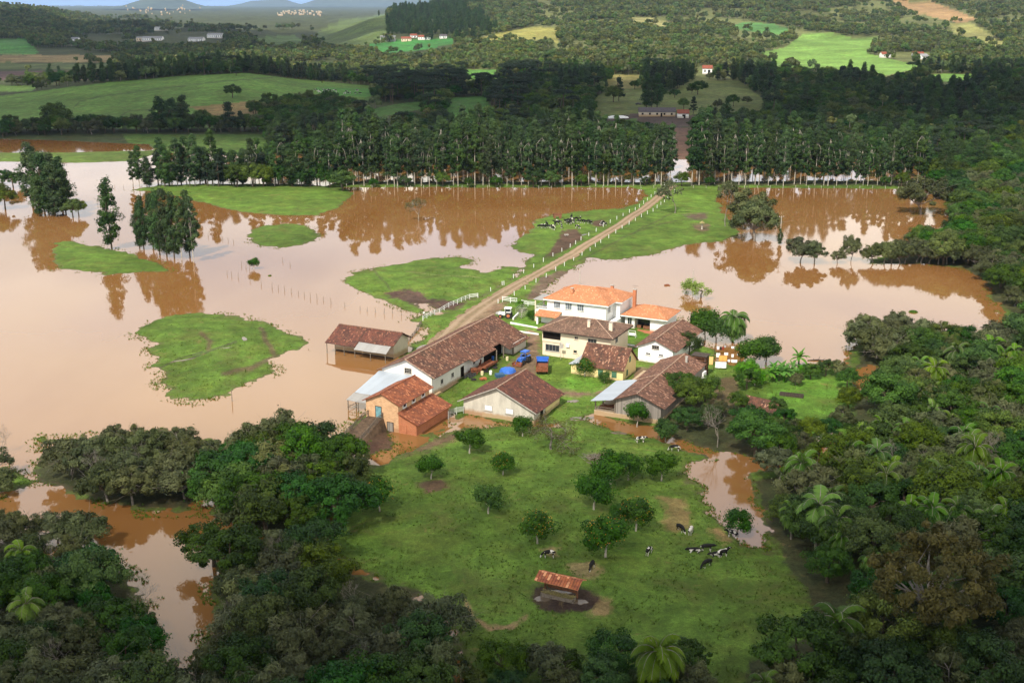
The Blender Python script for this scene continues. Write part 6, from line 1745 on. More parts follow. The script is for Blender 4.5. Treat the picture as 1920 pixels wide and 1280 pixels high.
def cow(px, py, hd, pose, m, label, group=None, sc=.86):
    g = ground_pt(px, py); g.z = max(g.z, -.25)
    o = link('cow', COWM[(pose, m)], loc=g); o.rotation_euler = (0, 0, R(hd)); o.scale = (sc,) * 3
    return tag(o, label, 'cow', group)
for a in [(1030, 1045, 180, 'graze', 'dark', 'black cow with a white rump patch grazing just left above the feeding shelter'),
          (1110, 1066, 250, 'graze', 'black', 'black cow seen end-on with a white saddle, right above the feeding shelter'),
          (1216, 1040, 60, 'graze', 'mixed', 'white-backed cow with dark flanks grazing alone in the middle right of the orchard'),
          (1275, 996, 300, 'graze', 'black', 'black cow left of a pair standing on the grass near the red pool'),
          (1295, 1001, 250, 'walk', 'pale', 'white-backed cow right of the black one near the red pool'),
          (1303, 1034, 180, 'lie', 'black', 'black cow lying down behind the standing black and white cow'),
          (1324, 1034, 5, 'walk', 'dark', 'black and white cow standing right beside the lying one'),
          (1344, 1042, 190, 'lie', 'black', 'black cow partly hidden behind the cow with a white neck'),
          (1354, 1044, 20, 'up', 'mixed', 'cow with raised white neck and head at the pasture right edge'),
          (1326, 1063, 215, 'graze', 'black', 'all black cow grazing lowest of the right hand herd'),
          (1374, 1008, 145, 'walk', 'mixed', 'cow wading at the pool edge under the round tree'),
          (1200, 830, 10, 'walk', 'mixed', 'black and white cow standing below the plank barn'),
          (1266, 846, 170, 'graze', 'mixed', 'cow grazing at the foot of the round tree by the flooded ditch')]: cow(*a)
FARC = [(430, 415), (447, 412), (462, 415), (482, 396), (497, 417), (514, 416), (523, 426), (540, 395), (553, 388), (572, 384), (588, 416), (620, 377), (636, 386), (650, 380), (661, 366), (676, 377), (691, 360), (700, 416), (714, 377), (722, 355), (745, 376), (764, 382), (788, 384), (803, 384), (883, 388), (896, 398), (657, 345), (640, 372)]
for i, (a, b) in enumerate(FARC):
    o = cow(900 + a / 3.84, 320 + b / 3.84, random.uniform(0, 360), random.choice(['graze', 'walk', 'up', 'graze']), random.choice(['dark', 'mixed', 'black', 'dark']), 'black and white cow of the herd on the grass strip by the road', 'herd on the grass strip left of the road', .95)
    if i in (24, 25): o['label'] = 'cow standing apart beside the road posts, right of the herd' if i == 25 else 'cow touching the one beside the road posts, slightly behind it'
    if i == 26: o['label'] = 'white-looking cow at the back of the herd behind the others'
for i in range(26):
    cow(590 + random.random() * 42 if i < 18 else 645 + random.random() * 35, 170 + random.random() * 8, random.uniform(0, 360), 'graze', random.choice(['pale', 'dark', 'mixed']), 'tiny grazing cow on the bright strip of the far left field', 'herd on the far left field', 1.1)
# person at the gate
n = NT('skin'); M['skin'] = n.done(n.bsdf((0.45, 0.27, 0.18), .6, .3))
M['trousers'] = simple('trousers', (0.03, 0.03, 0.04)); M['shirt'] = simple('shirt', (0.78, 0.78, 0.76), .8, .05); M['hair'] = simple('hair', (0.02, 0.015, 0.012))
V = [(0, 0, .95), (0, 0, 1.2), (0, 0, 1.42), (0, .01, 1.52), (0, .02, 1.62), (0, .02, 1.72)]
Rr = [(.15, .11), (.13, .10), (.17, .10), .055, .085, .075]; E_ = [(0, 1), (1, 2), (2, 3), (3, 4), (4, 5)]
for s in (-1, 1):
    pv = 2
    for p, r in (((s * .2, 0, 1.40), .06), ((s * .25, .02, 1.13), .045), ((s * .24, .12, .90), .035), ((s * .24, .16, .82), .035)): V.append(p); Rr.append(r); E_.append((pv, len(V) - 1)); pv = len(V) - 1
    hand = pv
    for q in range(4): V.append((s * .24 + (q - 1.5) * .018, .19 + q % 2 * .01, .74 - .01 * (q in (1, 2)))); Rr.append(.009); E_.append((hand, len(V) - 1))
    V.append((s * .20, .2, .79)); Rr.append(.01); E_.append((hand, len(V) - 1))
    pv = 0
    for p, r in (((s * .10, 0, .82), .09), ((s * .11, .02, .48), .065), ((s * .11, -.01, .10), .045), ((s * .11, .12, .03), .04)): V.append(p); Rr.append(r); E_.append((pv, len(V) - 1)); pv = len(V) - 1
V.append((0, .11, 1.63)); Rr.append(.018); E_.append((4, len(V) - 1))
pm = skin_mesh('person', V, E_, Rr, [M['skin'], M['trousers'], M['shirt']], lambda c: 1 if c.z < .98 and abs(c.x) < .21 else (2 if .98 <= c.z < 1.45 else 0), root=0)
g = ground_pt(795, 595)
o = link('person', pm, loc=g); o.rotation_euler = (0, 0, R(200)); tag(o, 'person in white shirt and dark trousers standing at the near white fence end', 'person')
mb = MB(); mb.ell((0, .0, 1.68), .088, .10, .09, 10, 6); mb.build('hair', M['hair'], o)

# ---------------------------------------------------------------- tractors, trailer, farm clutter
M['blue_paint'] = simple('blue_paint', (0.035, 0.13, 0.48), .45, .1); M['tyre'] = simple('tyre', (0.025, 0.023, 0.022), .85, .2, 8)
M['rust'] = simple('rust', (0.22, 0.075, 0.035), .9, .3, 4); M['dark_metal'] = simple('dark_metal', (0.05, 0.05, 0.05), .6, .2, 3); M['red_rim'] = simple('red_rim', (0.45, 0.14, 0.06), .6, .2)
def tractor(px, py, hd, name, label, body, roof, rim, cab, loader):
    g = ground_pt(px, py); e = empty(name, g, R(hd), label, 'tractor')
    m = MB(); m.box(.35, -.38, .75, 1.9, .38, 1.45); m.box(1.9, -.34, .8, 1.98, .34, 1.35); m.cbox(-.35, 0, .85, 1.2, .8, .5); m.build('hood', body, e)
    for s in (-1, 1):
        m = MB(); m.wheel((-.55, s * .78, .78), (0, 1, 0), .78, .42); w = m.build('rear_wheel', M['tyre'], e); m = MB(); m.wheel((-.55, s * .92, .78), (0, 1, 0), .40, .2, 14); m.build('rim', rim, w)
        m = MB(); m.wheel((1.45, s * .70, .50), (0, 1, 0), .50, .30); w = m.build('front_wheel', M['tyre'], e); m = MB(); m.wheel((1.45, s * .80, .50), (0, 1, 0), .26, .16, 12); m.build('rim', rim, w)
        m = MB(); m.cbox(-.55, s * .78, 1.62, 1.2, .5, .08); m.build('mudguard', body, e)
    m = MB()
    for x in (-1.0, .35):
        for s in (-1, 1): m.bar((x, s * .55, 1.2), (x, s * .55, 2.45), .07)
    m.build('cab_post', body, e)
    m = MB(); m.box(-1.25, -.75, 2.45, .55, .75, 2.58); m.box(-1.15, -.65, 2.58, .45, .65, 2.66); m.build('canopy', roof, e)
    if cab:
        m = MB(); m.box(-1.0, -.53, 1.4, .33, .53, 2.44); m.build('cab_glass', M['glass_dark'], e)
    m = MB(); m.cbox(-.55, 0, 1.25, .5, .5, .12); m.cbox(-.8, 0, 1.5, .1, .5, .5); m.build('seat', M['dark_metal'], e)
    m = MB(); m.tube([(1.3, .2, 1.4), (1.3, .2, 2.2)], .04, 6); m.build('exhaust', M['dark_metal'], e)
    if loader:
        m = MB()
        for s in (-1, 1): m.bar((.1, s * .55, 1.5), (1.6, s * .55, 1.35), .12); m.bar((1.6, s * .55, 1.35), (2.7, s * .55, .4), .12)
        m.build('loader_arm', body, e)
        m = MB(); m.box(2.55, -1.1, .1, 3.3, 1.1, .18); m.box(2.55, -1.1, .1, 2.63, 1.1, .85); m.box(2.55, -1.1, .1, 3.2, -1.04, .7); m.box(2.55, 1.04, .1, 3.2, 1.1, .7); m.build('bucket', M['rust'], e)
    return e
tractor(983, 680, 238, 'tractor', 'blue tractor with blue canopy and rusty front bucket in the yard by the long barn', M['blue_paint'], M['blue_paint'], M['dark_metal'], False, True)
tractor(950, 596, 170, 'tractor', 'white-cabbed tractor with red wheel rims parked behind the long barn end', M['white_paint'], M['white_paint'], M['red_rim'], True, False)
g = ground_pt(938, 590); m = MB(); m.ell((0, 0, .3), 1.2, .8, .55, 12, 6); tag(m.build('covered_heap', M['metal_grey'], loc=g), 'low grey covered heap between the road and the white tractor', 'heap')
g = ground_pt(1016, 703); e = empty('tipping_trailer', g, R(-93), 'tall rusty tipping trailer with a blue headboard right of the blue tractor', 'trailer')
m = MB(); m.box(-4.6, -1.25, .8, .2, 1.25, .95); m.box(-4.6, -1.25, .95, .2, -1.17, 2.2); m.box(-4.6, 1.17, .95, .2, 1.25, 2.2); m.box(.12, -1.17, .95, .2, 1.17, 2.0); m.build('box_body', M['rust'], e)
m = MB(); m.box(-4.62, -1.3, .95, -4.5, 1.3, 2.7); m.box(-4.5, -1.2, 1.9, -3.5, 1.2, 2.0); m.build('headboard', M['blue_paint'], e)
m = MB(); m.box(-3.4, -1.16, .96, .1, 1.16, 1.6); m.build('load', M['rust'], e)
for x in (-2.8, -1.2):
    for s in (-1, 1):
        m = MB(); m.wheel((x, s * 1.0, .42), (0, 1, 0), .42, .26); m.build('wheel', M['tyre'], e)
g = ground_pt(915, 690); e = empty('farm_wagon', g, R(62), 'long rusty red farm wagon bed parked along the barn wall', 'wagon')
m = MB(); m.box(-2.6, -.9, .7, 2.8, .9, .85); m.box(-2.6, .8, .85, 2.8, .9, 1.2); m.box(-2.6, -.9, .85, 2.8, -.8, 1.2); m.build('bed', M['rust'], e)
for x in (-1.9, 1.9):
    for s in (-1, 1):
        m = MB(); m.wheel((x, s * .85, .4), (0, 1, 0), .4, .2, 14); m.build('wheel', M['tyre'], e)
def clutter(px, py, name, label, cat, mat, fn, hd=0, group=None):
    g = ground_pt(px, py); m = MB(); fn(m); o = m.build(name, mat, loc=g); o.rotation_euler = (0, 0, R(hd)); return tag(o, label, cat, group)
def harrow(m):
    m.bar((-1.5, -.5, .6), (1.5, -.5, .6), .12); m.bar((-1.5, .5, .6), (1.5, .5, .6), .12)
    for k in range(7): m.wheel((-1.4 + k * .45, -.5 if k % 2 else .5, .35), (1, .3, 0), .35, .04, 12)
    for x in (-1, 0, 1): m.bar((x, -.5, .6), (x, .5, .6), .1)
    m.bar((0, 0, .6), (0, 0, 1.3), .1)
clutter(882, 706, 'disc_harrow', 'dark disc harrow at the left end of the machinery heap', 'harrow', M['dark_metal'], harrow, 60)
clutter(893, 700, 'seed_drill', 'rusty seed drill leaning in the middle of the machinery heap', 'farm machine', M['rust'], lambda m: (harrow(m), m.cbox(0, .2, 1.0, 2.4, .6, .5)), 20)
clutter(899, 690, 'plough_body', 'upright red-brown plough frame behind the seed drill', 'plough', M['rust'], lambda m: (m.bar((0, 0, 0), (.4, 0, 1.9), .5, .12), m.bar((-.6, 0, .3), (.8, .2, .8), .15), m.bar((.2, .3, .1), (-.2, -.2, 1.4), .12)), 30)
M['cream_plastic'] = simple('cream_plastic', (0.70, 0.62, 0.36), .6)
for i, (a, b, mt, lb) in enumerate([(904, 703, 'cream_plastic', 'cream barrel standing at the front of the machinery heap'), (920, 702, 'white_paint', 'white barrel at the right of the machinery heap'), (924, 675, 'blue_paint', 'dark blue barrel at the right end of the rusty wagon'), (917, 672, 'blue_paint', 'blue barrel against the barn wall behind the wagon'), (951, 676, 'cream_plastic', 'pale sack-like barrel at the mouth of the machinery bay')]):
    clutter(a, b, 'barrel', lb, 'barrel', M[mt], lambda m: m.tube([(0, 0, 0), (0, 0, .05), (0, 0, .45), (0, 0, .85), (0, 0, .9)], [.26, .29, .32, .29, .26], 14), 0)
clutter(906, 712, 'cart_seat', 'small orange-red cart lying at the front of the machinery heap', 'cart', M['red_rim'], lambda m: (m.cbox(0, 0, .35, 1.2, .7, .35), m.wheel((-.4, .4, .25), (0, 1, 0), .25, .1, 10), m.wheel((.4, -.4, .25), (0, 1, 0), .25, .1, 10)), 40)
for i, (a, b) in enumerate([(888, 712), (911, 697), (928, 690)]):
    clutter(a, b, 'old_tyre', ['old tyre lying in front of the disc harrow', 'old tyre lying between the barrels', 'old tyre at the front of the rusty wagon'][i], 'tyre', M['tyre'], lambda m: m.tube([(math.cos(t * .524) * .45, math.sin(t * .524) * .45, .15) for t in range(13)], .15, 7), 0)
def tarp(m):
    rs = np.random.RandomState(2); n_ = 18
    def P(i, j):
        r = i / 6; a = 2 * math.pi * j / n_; k = 1 + .08 * math.sin(3 * a)
        return (1.75 * r * k * math.cos(a), 1.55 * r * k * math.sin(a), 1.0 * (1 - r ** 3) ** .6 + .06 * math.sin(a * 7) * r)
    for i in range(6):
        for j in range(n_): m.face([P(i, j), P(i + 1, j), P(i + 1, j + 1), P(i, j + 1)] if i else [P(0, 0), P(1, j), P(1, j + 1)], sm=True)
clutter(952, 697, 'tarpaulin', 'bright blue tarpaulin spread over a round heap in the yard', 'tarpaulin', M['blue_paint'], tarp)
clutter(937, 706, 'pallet_stack', 'blue slatted crate stack left of the blue tarpaulin', 'crate', simple('blue_faded', (0.05, 0.12, 0.22)), lambda m: [m.box(-.9, -.7 + k * .24, .15 * q, .9, -.54 + k * .24, .15 * q + .08) for k in range(6) for q in range(5)] + [m.box(x, -.7, 0, x + .1, .7, .7) for x in (-.85, 0, .75)], 20)

# ---------------------------------------------------------------- fences, posts, poles
def rail_fence(name, label, pts, mat, h=1.25, rails=3, step=2.2, z=None):
    P = [ground_pt(*p) for p in pts]; e = empty(name, P[0], 0, label, 'fence'); o0 = P[0]
    for i in range(len(P) - 1):
        a, b = P[i], P[i + 1]; n_ = max(1, round((b - a).length / step))
        q = [a.lerp(b, k / n_) for k in range(n_ + 1)]
        q = [Vector((v.x, v.y, max(tz(v.x, v.y), -.5))) for v in q]
        for k, v in enumerate(q):
            if i and k == 0: continue
            m = MB(); w = v - o0; m.box(w.x - .07, w.y - .07, w.z - .2, w.x + .07, w.y + .07, w.z + h); m.build('post', mat, e)
        m = MB()
        for k in range(n_):
            for r in range(rails):
                dz = h * (.38 + .55 * r / max(1, rails - 1)); a_, b_ = q[k] - o0, q[k + 1] - o0
                m.bar((a_.x, a_.y, a_.z + dz), (b_.x, b_.y, b_.z + dz), .05, .12)
        m.build('rail', mat, e)
    return e
rail_fence('rail_fence', 'long white rail fence climbing beside the road past the mud patch', [(793, 601), (815, 590), (850, 573), (880, 560), (896, 558)], M['white_paint'])
rail_fence('rail_fence', 'short white rail fence right of the road above the white tractor', [(942, 566), (957, 568), (969, 570)], M['white_paint'], 1.5)
rail_fence('rail_fence', 'white rail fence between the little palm and the white house balcony', [(978, 572), (990, 574), (1005, 575)], M['white_paint'])
rail_fence('rail_fence', 'weathered rail fence running through water toward the flooded barn', [(765, 640), (778, 625), (790, 608)], M['grey_wood'], 1.1)
rail_fence('field_gate', 'pale five-bar gate closing the flooded gap between brick shed and grey barn', [(843, 779), (869, 775)], simple('gate_paint', (0.42, 0.45, 0.38), .8, .2), 1.5, 5, 1.4)
RPL = [(77, 868), (160, 823), (173, 823), (240, 773), (314, 737), (387, 697), (456, 657), (525, 618), (589, 581), (649, 551), (688, 528), (727, 503), (783, 469), (836, 439), (888, 405), (937, 375), (985, 352), (1030, 328), (1075, 306), (1118, 286), (1148, 264), (1178, 241), (1205, 217), (1232, 194), (1259, 171), (1285, 146), (1328, 108)]
RPR = [(130, 955), (247, 898), (325, 853), (403, 805), (476, 767), (545, 722), (608, 685), (674, 647), (734, 609), (793, 574), (831, 546), (869, 520), (927, 485), (977, 450), (1023, 417), (1073, 388), (1119, 360), (1162, 335), (1205, 315), (1246, 296), (1275, 270), (1302, 247), (1327, 226), (1352, 203), (1377, 180), (1399, 155)]
ORD = ['first', 'second', 'third', 'fourth', 'fifth', 'sixth', 'seventh', 'eighth', 'ninth', 'tenth', 'eleventh', 'twelfth', 'thirteenth', 'fourteenth', 'fifteenth', 'sixteenth', 'seventeenth', 'eighteenth', 'nineteenth', 'twentieth', 'twenty-first', 'twenty-second', 'twenty-third', 'twenty-fourth', 'twenty-fifth', 'twenty-sixth', 'twenty-seventh', 'twenty-eighth', 'twenty-ninth', 'thirtieth'] + [None] * 80
pm_ = MB(); pm_.box(-.08, -.08, -.2, .08, .08, 1.25); pm_.box(-.085, -.085, 1.253, .085, .085, 1.3); po = pm_.build('p', M['white_paint']); pme = po.data; bpy.data.objects.remove(po)
for side, L_ in (('left', RPL), ('right', RPR)):
    for i, (a, b) in enumerate(L_):
        g = ground_pt(900 + a / 3.84, 320 + b / 3.84); o = link('roadside_post', pme, loc=g)
        o.rotation_euler = (random.uniform(-.05, .05), random.uniform(-.05, .05), R(20)); o.scale = (.85, .85, random.uniform(.8, 1.0))
        tag(o, f'white roadside post, {ORD[i]} from the farm on the {side} of the dirt road', 'post', 'white posts along the dirt road')
pm_ = MB(); pm_.tube([(0, 0, -1), (.02, .01, .5), (0, .03, 1.35)], [.07, .065, .05], 6); po = pm_.build('p', M['grey_wood']); fme = po.data; bpy.data.objects.remove(po)
bme = pme.copy(); bme.materials[0] = M['concrete']
F1 = [(420 + a / 4, 320 + b / 4) for a, b in [(22, 778), (57, 790), (105, 800), (195, 825), (280, 855), (360, 878), (407, 887), (455, 900), (504, 915), (557, 930), (602, 940), (647, 952), (697, 962), (745, 976), (803, 995), (905, 1020), (1020, 1045), (1073, 1055), (1135, 1062), (1200, 1072), (1262, 1070), (1330, 1085), (1400, 1088)]]
F2 = [(252, 428), (262, 429), (358, 436), (363, 437), (370, 438), (390, 443), (398, 444), (408, 446), (418, 450), (428, 452), (438, 455), (453, 498), (461, 503), (468, 507), (530, 490), (544, 498)]
F3 = [(215 + i * 17, 352 - i * .5) for i in range(24)]
def postline(L_, me, lab, grp, sc=1.0):
    for i, (a, b) in enumerate(L_):
        g = ground_pt(a, b); o = link('fence_post', me, loc=(g.x, g.y, max(g.z, -.3))); o.rotation_euler = (random.uniform(-.12, .12), random.uniform(-.12, .12), 0); o.scale = (sc, sc, sc * random.uniform(.8, 1.15))
        tag(o, lab.format(ORD[i]), 'post', grp)
postline(F1, fme, 'flooded wooden fence post, {} from the lake end of the line to the gate', 'flooded fence line to the road gate')
postline(F2, fme, 'flooded wooden fence post, {} from the left in the line past the mid-lake trees', 'flooded fence line past the mid-lake trees')
postline(F3, fme, 'small fence post, {} from the left along the foot of the loose eucalyptus row', 'fence posts below the loose eucalyptus row')
bx = list(np.arange(650, 1250, 24)); postline([(x, 353) for x in bx], bme, 'pale post at the belt foot left of the road, {} from the left', 'posts at the foot of the belt left of the road', .9)
bx = list(np.arange(1300, 1740, 24)); postline([(x, 353) for x in bx], bme, 'pale post at the belt foot right of the road, {} from the road', 'posts at the foot of the belt right of the road', .9)
g = ground_pt(435, 752); o = link('mooring_stake', fme, loc=g); o.scale = (1.2, 1.2, 1.9); tag(o, 'single upright stake in the water below the large left grass island', 'stake')
def pole(px, py, h, label, arm=True):
    g = ground_pt(px, py); e = empty('power_pole', (g.x, g.y, max(g.z, -.5)), R(20), label, 'pole')
    m = MB(); m.tube([(0, 0, -1), (0, 0, h)], [.16, .10], 8); m.build('shaft', M['concrete'], e)
    if arm:
        m = MB(); m.bar((-.9, 0, h - .4), (.9, 0, h - .4), .1); m.build('crossarm', M['grey_wood'], e)
        m = MB(); [m.tube([(x, 0, h - .35), (x, 0, h - .1)], .06, 6) for x in (-.8, 0, .8)]; m.build('insulator', M['white_paint'], e)
pole(1462, 459, 9.5, 'tall power pole standing in the right lake beside a small leafy growth')
pole(1087, 534, 5.5, 'pole with crossarm behind the white house roof')
pole(1298, 557, 7.5, 'thin pole in the water behind the pale sprouting tree', False)

# ---------------------------------------------------------------- washing lines
cols = {'white': (0.85, 0.85, 0.86), 'orange': (0.85, 0.38, 0.10), 'black': (0.02, 0.02, 0.02), 'red': (0.25, 0.03, 0.02), 'lilac': (0.62, 0.55, 0.62), 'grey': (0.4, 0.4, 0.42), 'peach': (0.85, 0.5, 0.2)}
CM = {k: simple('cloth_' + k, v, .9, .04) for k, v in cols.items()}
LAUN = [(1351, 687, 22, 13, 'white', 'largest white bed sheet on the nearest washing line', 'sheet'), (1366, 683, 5, 5, 'white', 'small white cloth right of the largest sheet', 'cloth'), (1376, 683, 12, 6, 'white', 'white towel at the right end of the nearest washing line', 'towel'),
 (1333, 678, 8, 17, 'peach', 'tall orange towel at the left end of the middle line', 'towel'), (1346, 670, 8, 9, 'white', 'white shirt left on the middle washing line', 'shirt'), (1355, 675, 17, 12, 'orange', 'wide orange bed sheet on the middle washing line', 'sheet'), (1361, 669, 8, 6, 'white', 'white cloth hanging in front of the orange sheet', 'cloth'),
 (1373, 672, 5, 7, 'white', 'white trousers right of the orange sheet', 'trousers'), (1383, 671, 4, 4, 'lilac', 'lilac cloth at the right end of the middle line', 'cloth'),
 (1346, 657, 5, 7, 'white', 'white garment on the farthest washing line', 'garment'), (1351, 658, 4, 7, 'black', 'black trousers on the farthest washing line', 'trousers'), (1355, 658, 4, 7, 'red', 'dark red garment beside the black trousers', 'garment'), (1359, 655, 4, 5, 'grey', 'grey garment right of the dark red one', 'garment'),
 (1374, 657, 8, 5, 'white', 'white cloth on the right half of the farthest line', 'cloth'), (1381, 659, 5, 6, 'red', 'dark red towel at the right end of the farthest line', 'towel')]
lines = {0: 687, 1: 672, 2: 657}
for px, py, w, h, c_, lab, cat in LAUN:
    k = 9.6; g = ground_pt(px, py + 6); W_, H_ = w / k, h / k
    m = MB(); n_ = 8
    def P(i, j, d): u = i / n_ - .5; return (u * W_, d + .06 * math.sin(i * 1.7) * (1 - j / 3), 1.75 - H_ + H_ * j / 3 - .03 * math.cos(u * 3))
    for i in range(n_):
        for j in range(3):
            m.face([P(i, j, -.01), P(i + 1, j, -.01), P(i + 1, j + 1, -.01), P(i, j + 1, -.01)]); m.face([P(i, j + 1, .01), P(i + 1, j + 1, .01), P(i + 1, j, .01), P(i, j, .01)])
    o = m.build('washing_' + cat, CM[c_], loc=(g.x, g.y, max(g.z, 0))); o.rotation_euler = (0, 0, R(-8)); tag(o, lab, cat, 'washing hung on the lines')
for i, (y, xa, xb) in enumerate(((693, 1338, 1386), (681, 1328, 1388), (664, 1340, 1388))):
    a, b = ground_pt(xa, y), ground_pt(xb, y); e = empty('washing_line', a, 0, ['nearest', 'middle', 'farthest'][i] + ' washing line with its two posts right of the board rack', 'washing line')
    m = MB(); d = b - a
    for v in (Vector((0, 0, 0)), d): m = MB(); m.bar((v.x, v.y, -.2), (v.x, v.y, 1.9), .09); m.build('post', M['dark_wood'], e)
    m = MB(); m.tube([(0, 0, 1.8), (d.x / 2, d.y / 2, 1.74), (d.x, d.y, 1.8)], .012, 4); m.build('line', M['concrete'], e)

# ---------------------------------------------------------------- banana plants, dish, bench, floating things
def banana(px, py, s, seed, lab):
    g = ground_pt(px, py); e = empty('banana_plant', g, 0, lab, 'banana plant', 'banana plants at the lush grass edge'); e.scale = (s,) * 3
    rs = np.random.RandomState(seed); m = MB(); m.tube([(0, 0, -.2), (0, 0, 1.2), (.05, 0, 2.2)], [.2, .16, .09], 8); m.build('stem', M['leaf_fresh'], e)
    V, Fq, T = [], [], []
    for q in range(11):
        a = q * 2.399 + rs.rand() * .4; up = 1.35 - .11 * q; p = np.array([.03, 0, 2.1]); d = np.array([math.cos(a) * math.cos(up), math.sin(a) * math.cos(up), math.sin(up)]); prev = None; L_ = 2.5 * (.8 + .3 * rs.rand())
        for s_ in range(8):
            side = np.cross(d, [0, 0, 1]); side /= max(np.linalg.norm(side), 1e-6); w = .36 * math.sin(math.pi * (s_ + .5) / 8.2)
            cur = [p - side * w + np.array([0, 0, -.08]), p + np.array([0, 0, .04]), p + side * w + np.array([0, 0, -.08])]
            b = len(V); V += cur
            if prev is not None: Fq += [(prev, prev + 1, b + 1, b), (prev + 1, prev + 2, b + 2, b + 1)]; T += [rs.rand() * .5 + (.5 if q > 8 else .2)] * 2
            prev = b; d = d + np.array([0, 0, -.17]); d /= np.linalg.norm(d); p = p + d * L_ / 8
    link('leaves', np_mesh('banana_leaves', V, Fq, [M['leaf_banana']], attrs=[('tint', 'FACE', np.array(T))]), e)
for i, a in enumerate([(1443, 716, .9), (1456, 714, 1.0), (1470, 716, 1.05), (1482, 712, .95), (1450, 706, .9), (1466, 704, .85), (1497, 690, 1.15), (1486, 700, .8)]):
    banana(a[0], a[1], a[2], 200 + i, 'tall banana plant standing highest against the lake' if i == 6 else 'banana plant with broad drooping leaves in the clump beside the bright grass')
for i, (a, b, s_, v) in enumerate([(1398, 712, .9, 1), (1415, 722, .8, 0), (1505, 702, .5, 2), (1480, 788, .4, 1)]):
    e = put('citrus', a, b, s_, ['bright green dense bush below the washing lines, left one', 'bright green dense bush left of the banana clump', 'low green bush right of the banana clump', 'round shrub in the lush grass below the trough'][i], var=v, name='garden_bush', wide=1.25)
    o = [c for c in e.children if c.name.startswith('crown')][0]; me2 = o.data.copy(); me2.materials[0] = M['leaf_fresh']; o.data = me2
g = ground_pt(976, 598); e = empty('mesh_dish', g, R(160), 'large see-through mesh satellite dish on the lawn beside the white tractor', 'satellite dish')
m = MB()
def DP(r, a): return Vector((r * math.cos(a), -.9 + .28 * r * r * .35 - r * math.sin(a) * .35, 1.9 + r * math.sin(a) * .92))
for k in range(20): a = k * math.pi / 10; m.tube([DP(.1, a), DP(.8, a), DP(1.6, a)], .018, 4)
for r in (.4, .8, 1.2, 1.6): m.tube([DP(r, k * math.pi / 12) for k in range(25)], .018, 4)
m.build('mesh_bowl', M['concrete'], e)
m = MB(); m.tube([(0, -.6, -.1), (0, -.8, 1.8)], .07, 8); m.build('mast', M['concrete'], e)
m = MB(); [m.tube([DP(1.55, a), Vector((0, -2.2, 2.3))], .02, 4) for a in (.5, 2.6, 4.7)]; m.build('feed_arm', M['white_paint'], e)
def wall_strip(px0, py0, px1, py1, h, w, name, lab, mat):
    a, b = ground_pt(px0, py0), ground_pt(px1, py1); m = MB(); z = max(a.z, b.z)
    m.bar((a.x, a.y, z + h / 2 - .1), (b.x, b.y, z + h / 2 - .1), w, h + .2); tag(m.build(name, mat), lab, 'wall')
wall_strip(957, 607, 1008, 616, .35, .18, 'garden_wall', 'low whitewashed garden wall along the lawn by the mesh dish', M['wall_clean'])
wall_strip(966, 622, 1010, 628, .35, .2, 'garden_wall', 'low pale wall between yard and path left of the cream house', M['wall_clean'])
wall_strip(962, 600, 972, 590, .6, .3, 'garden_wall', 'short whitewashed wall beside the white tractor', M['wall_clean'])
wall_strip(1170, 647, 1196, 652, .4, .4, 'garden_wall', 'low pale wall below the lawn between cream house and white shed', M['wall_clean'])
g = ground_pt(1185, 632); e = empty('garden_swing', g, R(-26), 'white frame garden bench on the lawn in front of the annex', 'bench')
m = MB(); [m.bar((x, y, 0), (x * .8, 0, 1.5), .06) for x in (-1, 1) for y in (-.5, .5)]; m.bar((-.8, 0, 1.5), (.8, 0, 1.5), .06); m.build('frame', M['white_paint'], e)
m = MB(); m.box(-.8, -.25, .45, .8, .25, .52); m.build('seat', M['white_paint'], e); m = MB(); m.box(-.8, .2, .6, .8, .26, .95); m.build('backrest', M['white_paint'], e)
def floater(px, py, name, lab, cat, mat, fn):
    g = G(px, py, 0); m = MB(); fn(m); tag(m.build(name, mat, loc=g), lab, cat)
floater(1533, 676, 'floating_log', 'dark branching log floating near the banana clump', 'log', M['dark_wood'], lambda m: (m.tube([(-2.2, 0, .05), (0, .2, .12), (2.5, -.3, .05)], [.12, .18, .07], 6), m.tube([(.2, .1, .1), (.6, .5, .9)], [.08, .03], 5), m.tube([(-.6, .1, .1), (-1.1, -.3, .6)], [.07, .03], 5), m.tube([(1, 0, .1), (1.8, .5, .4)], [.07, .03], 5)))
floater(1424, 533, 'x', 'x', 'x', M['dark_wood'], lambda m: m.ell((0, 0, 0), .1, .1, .1, 4, 3)) if False else None
for a, b, s_, lab in ((1712, 585, 1.2, 'dark green weed mound floating in the right lake'), (1548, 690, .9, 'small leafy bush sticking out of the shallows by the lush grass'), (506, 517, .55, 'tiny leafy twig afloat right of the lone lake sapling'), (1850, 610, .7, 'small weed tuft near the far right shore water')):
    g = G(a, b, 0); rs = np.random.RandomState(int(a)); n_ = 500; D = rs.normal(size=(n_, 3)); D /= np.linalg.norm(D, axis=1, keepdims=True); D[:, 2] = abs(D[:, 2]) * (.35 if s_ != .9 else 1)
    V, Fq, t = leaf_quads(D * s_ * rs.rand(n_, 1) ** .4, D, np.full(n_, .14), rs); o = link('floating_weed' if s_ != .9 else 'water_bush', np_mesh('weed', V, Fq, [M['leaf_broad']], attrs=[('tint', 'FACE', t)]), loc=g); tag(o, lab, 'plant')
floater(1250, 535, 'floating_timber', 'brown broken timber floating behind the white house', 'timber', M['rust'], lambda m: (m.cbox(0, 0, .15, 1.3, .5, .3, .4), m.cbox(.6, -.2, .1, .7, .3, .15, -.5)))
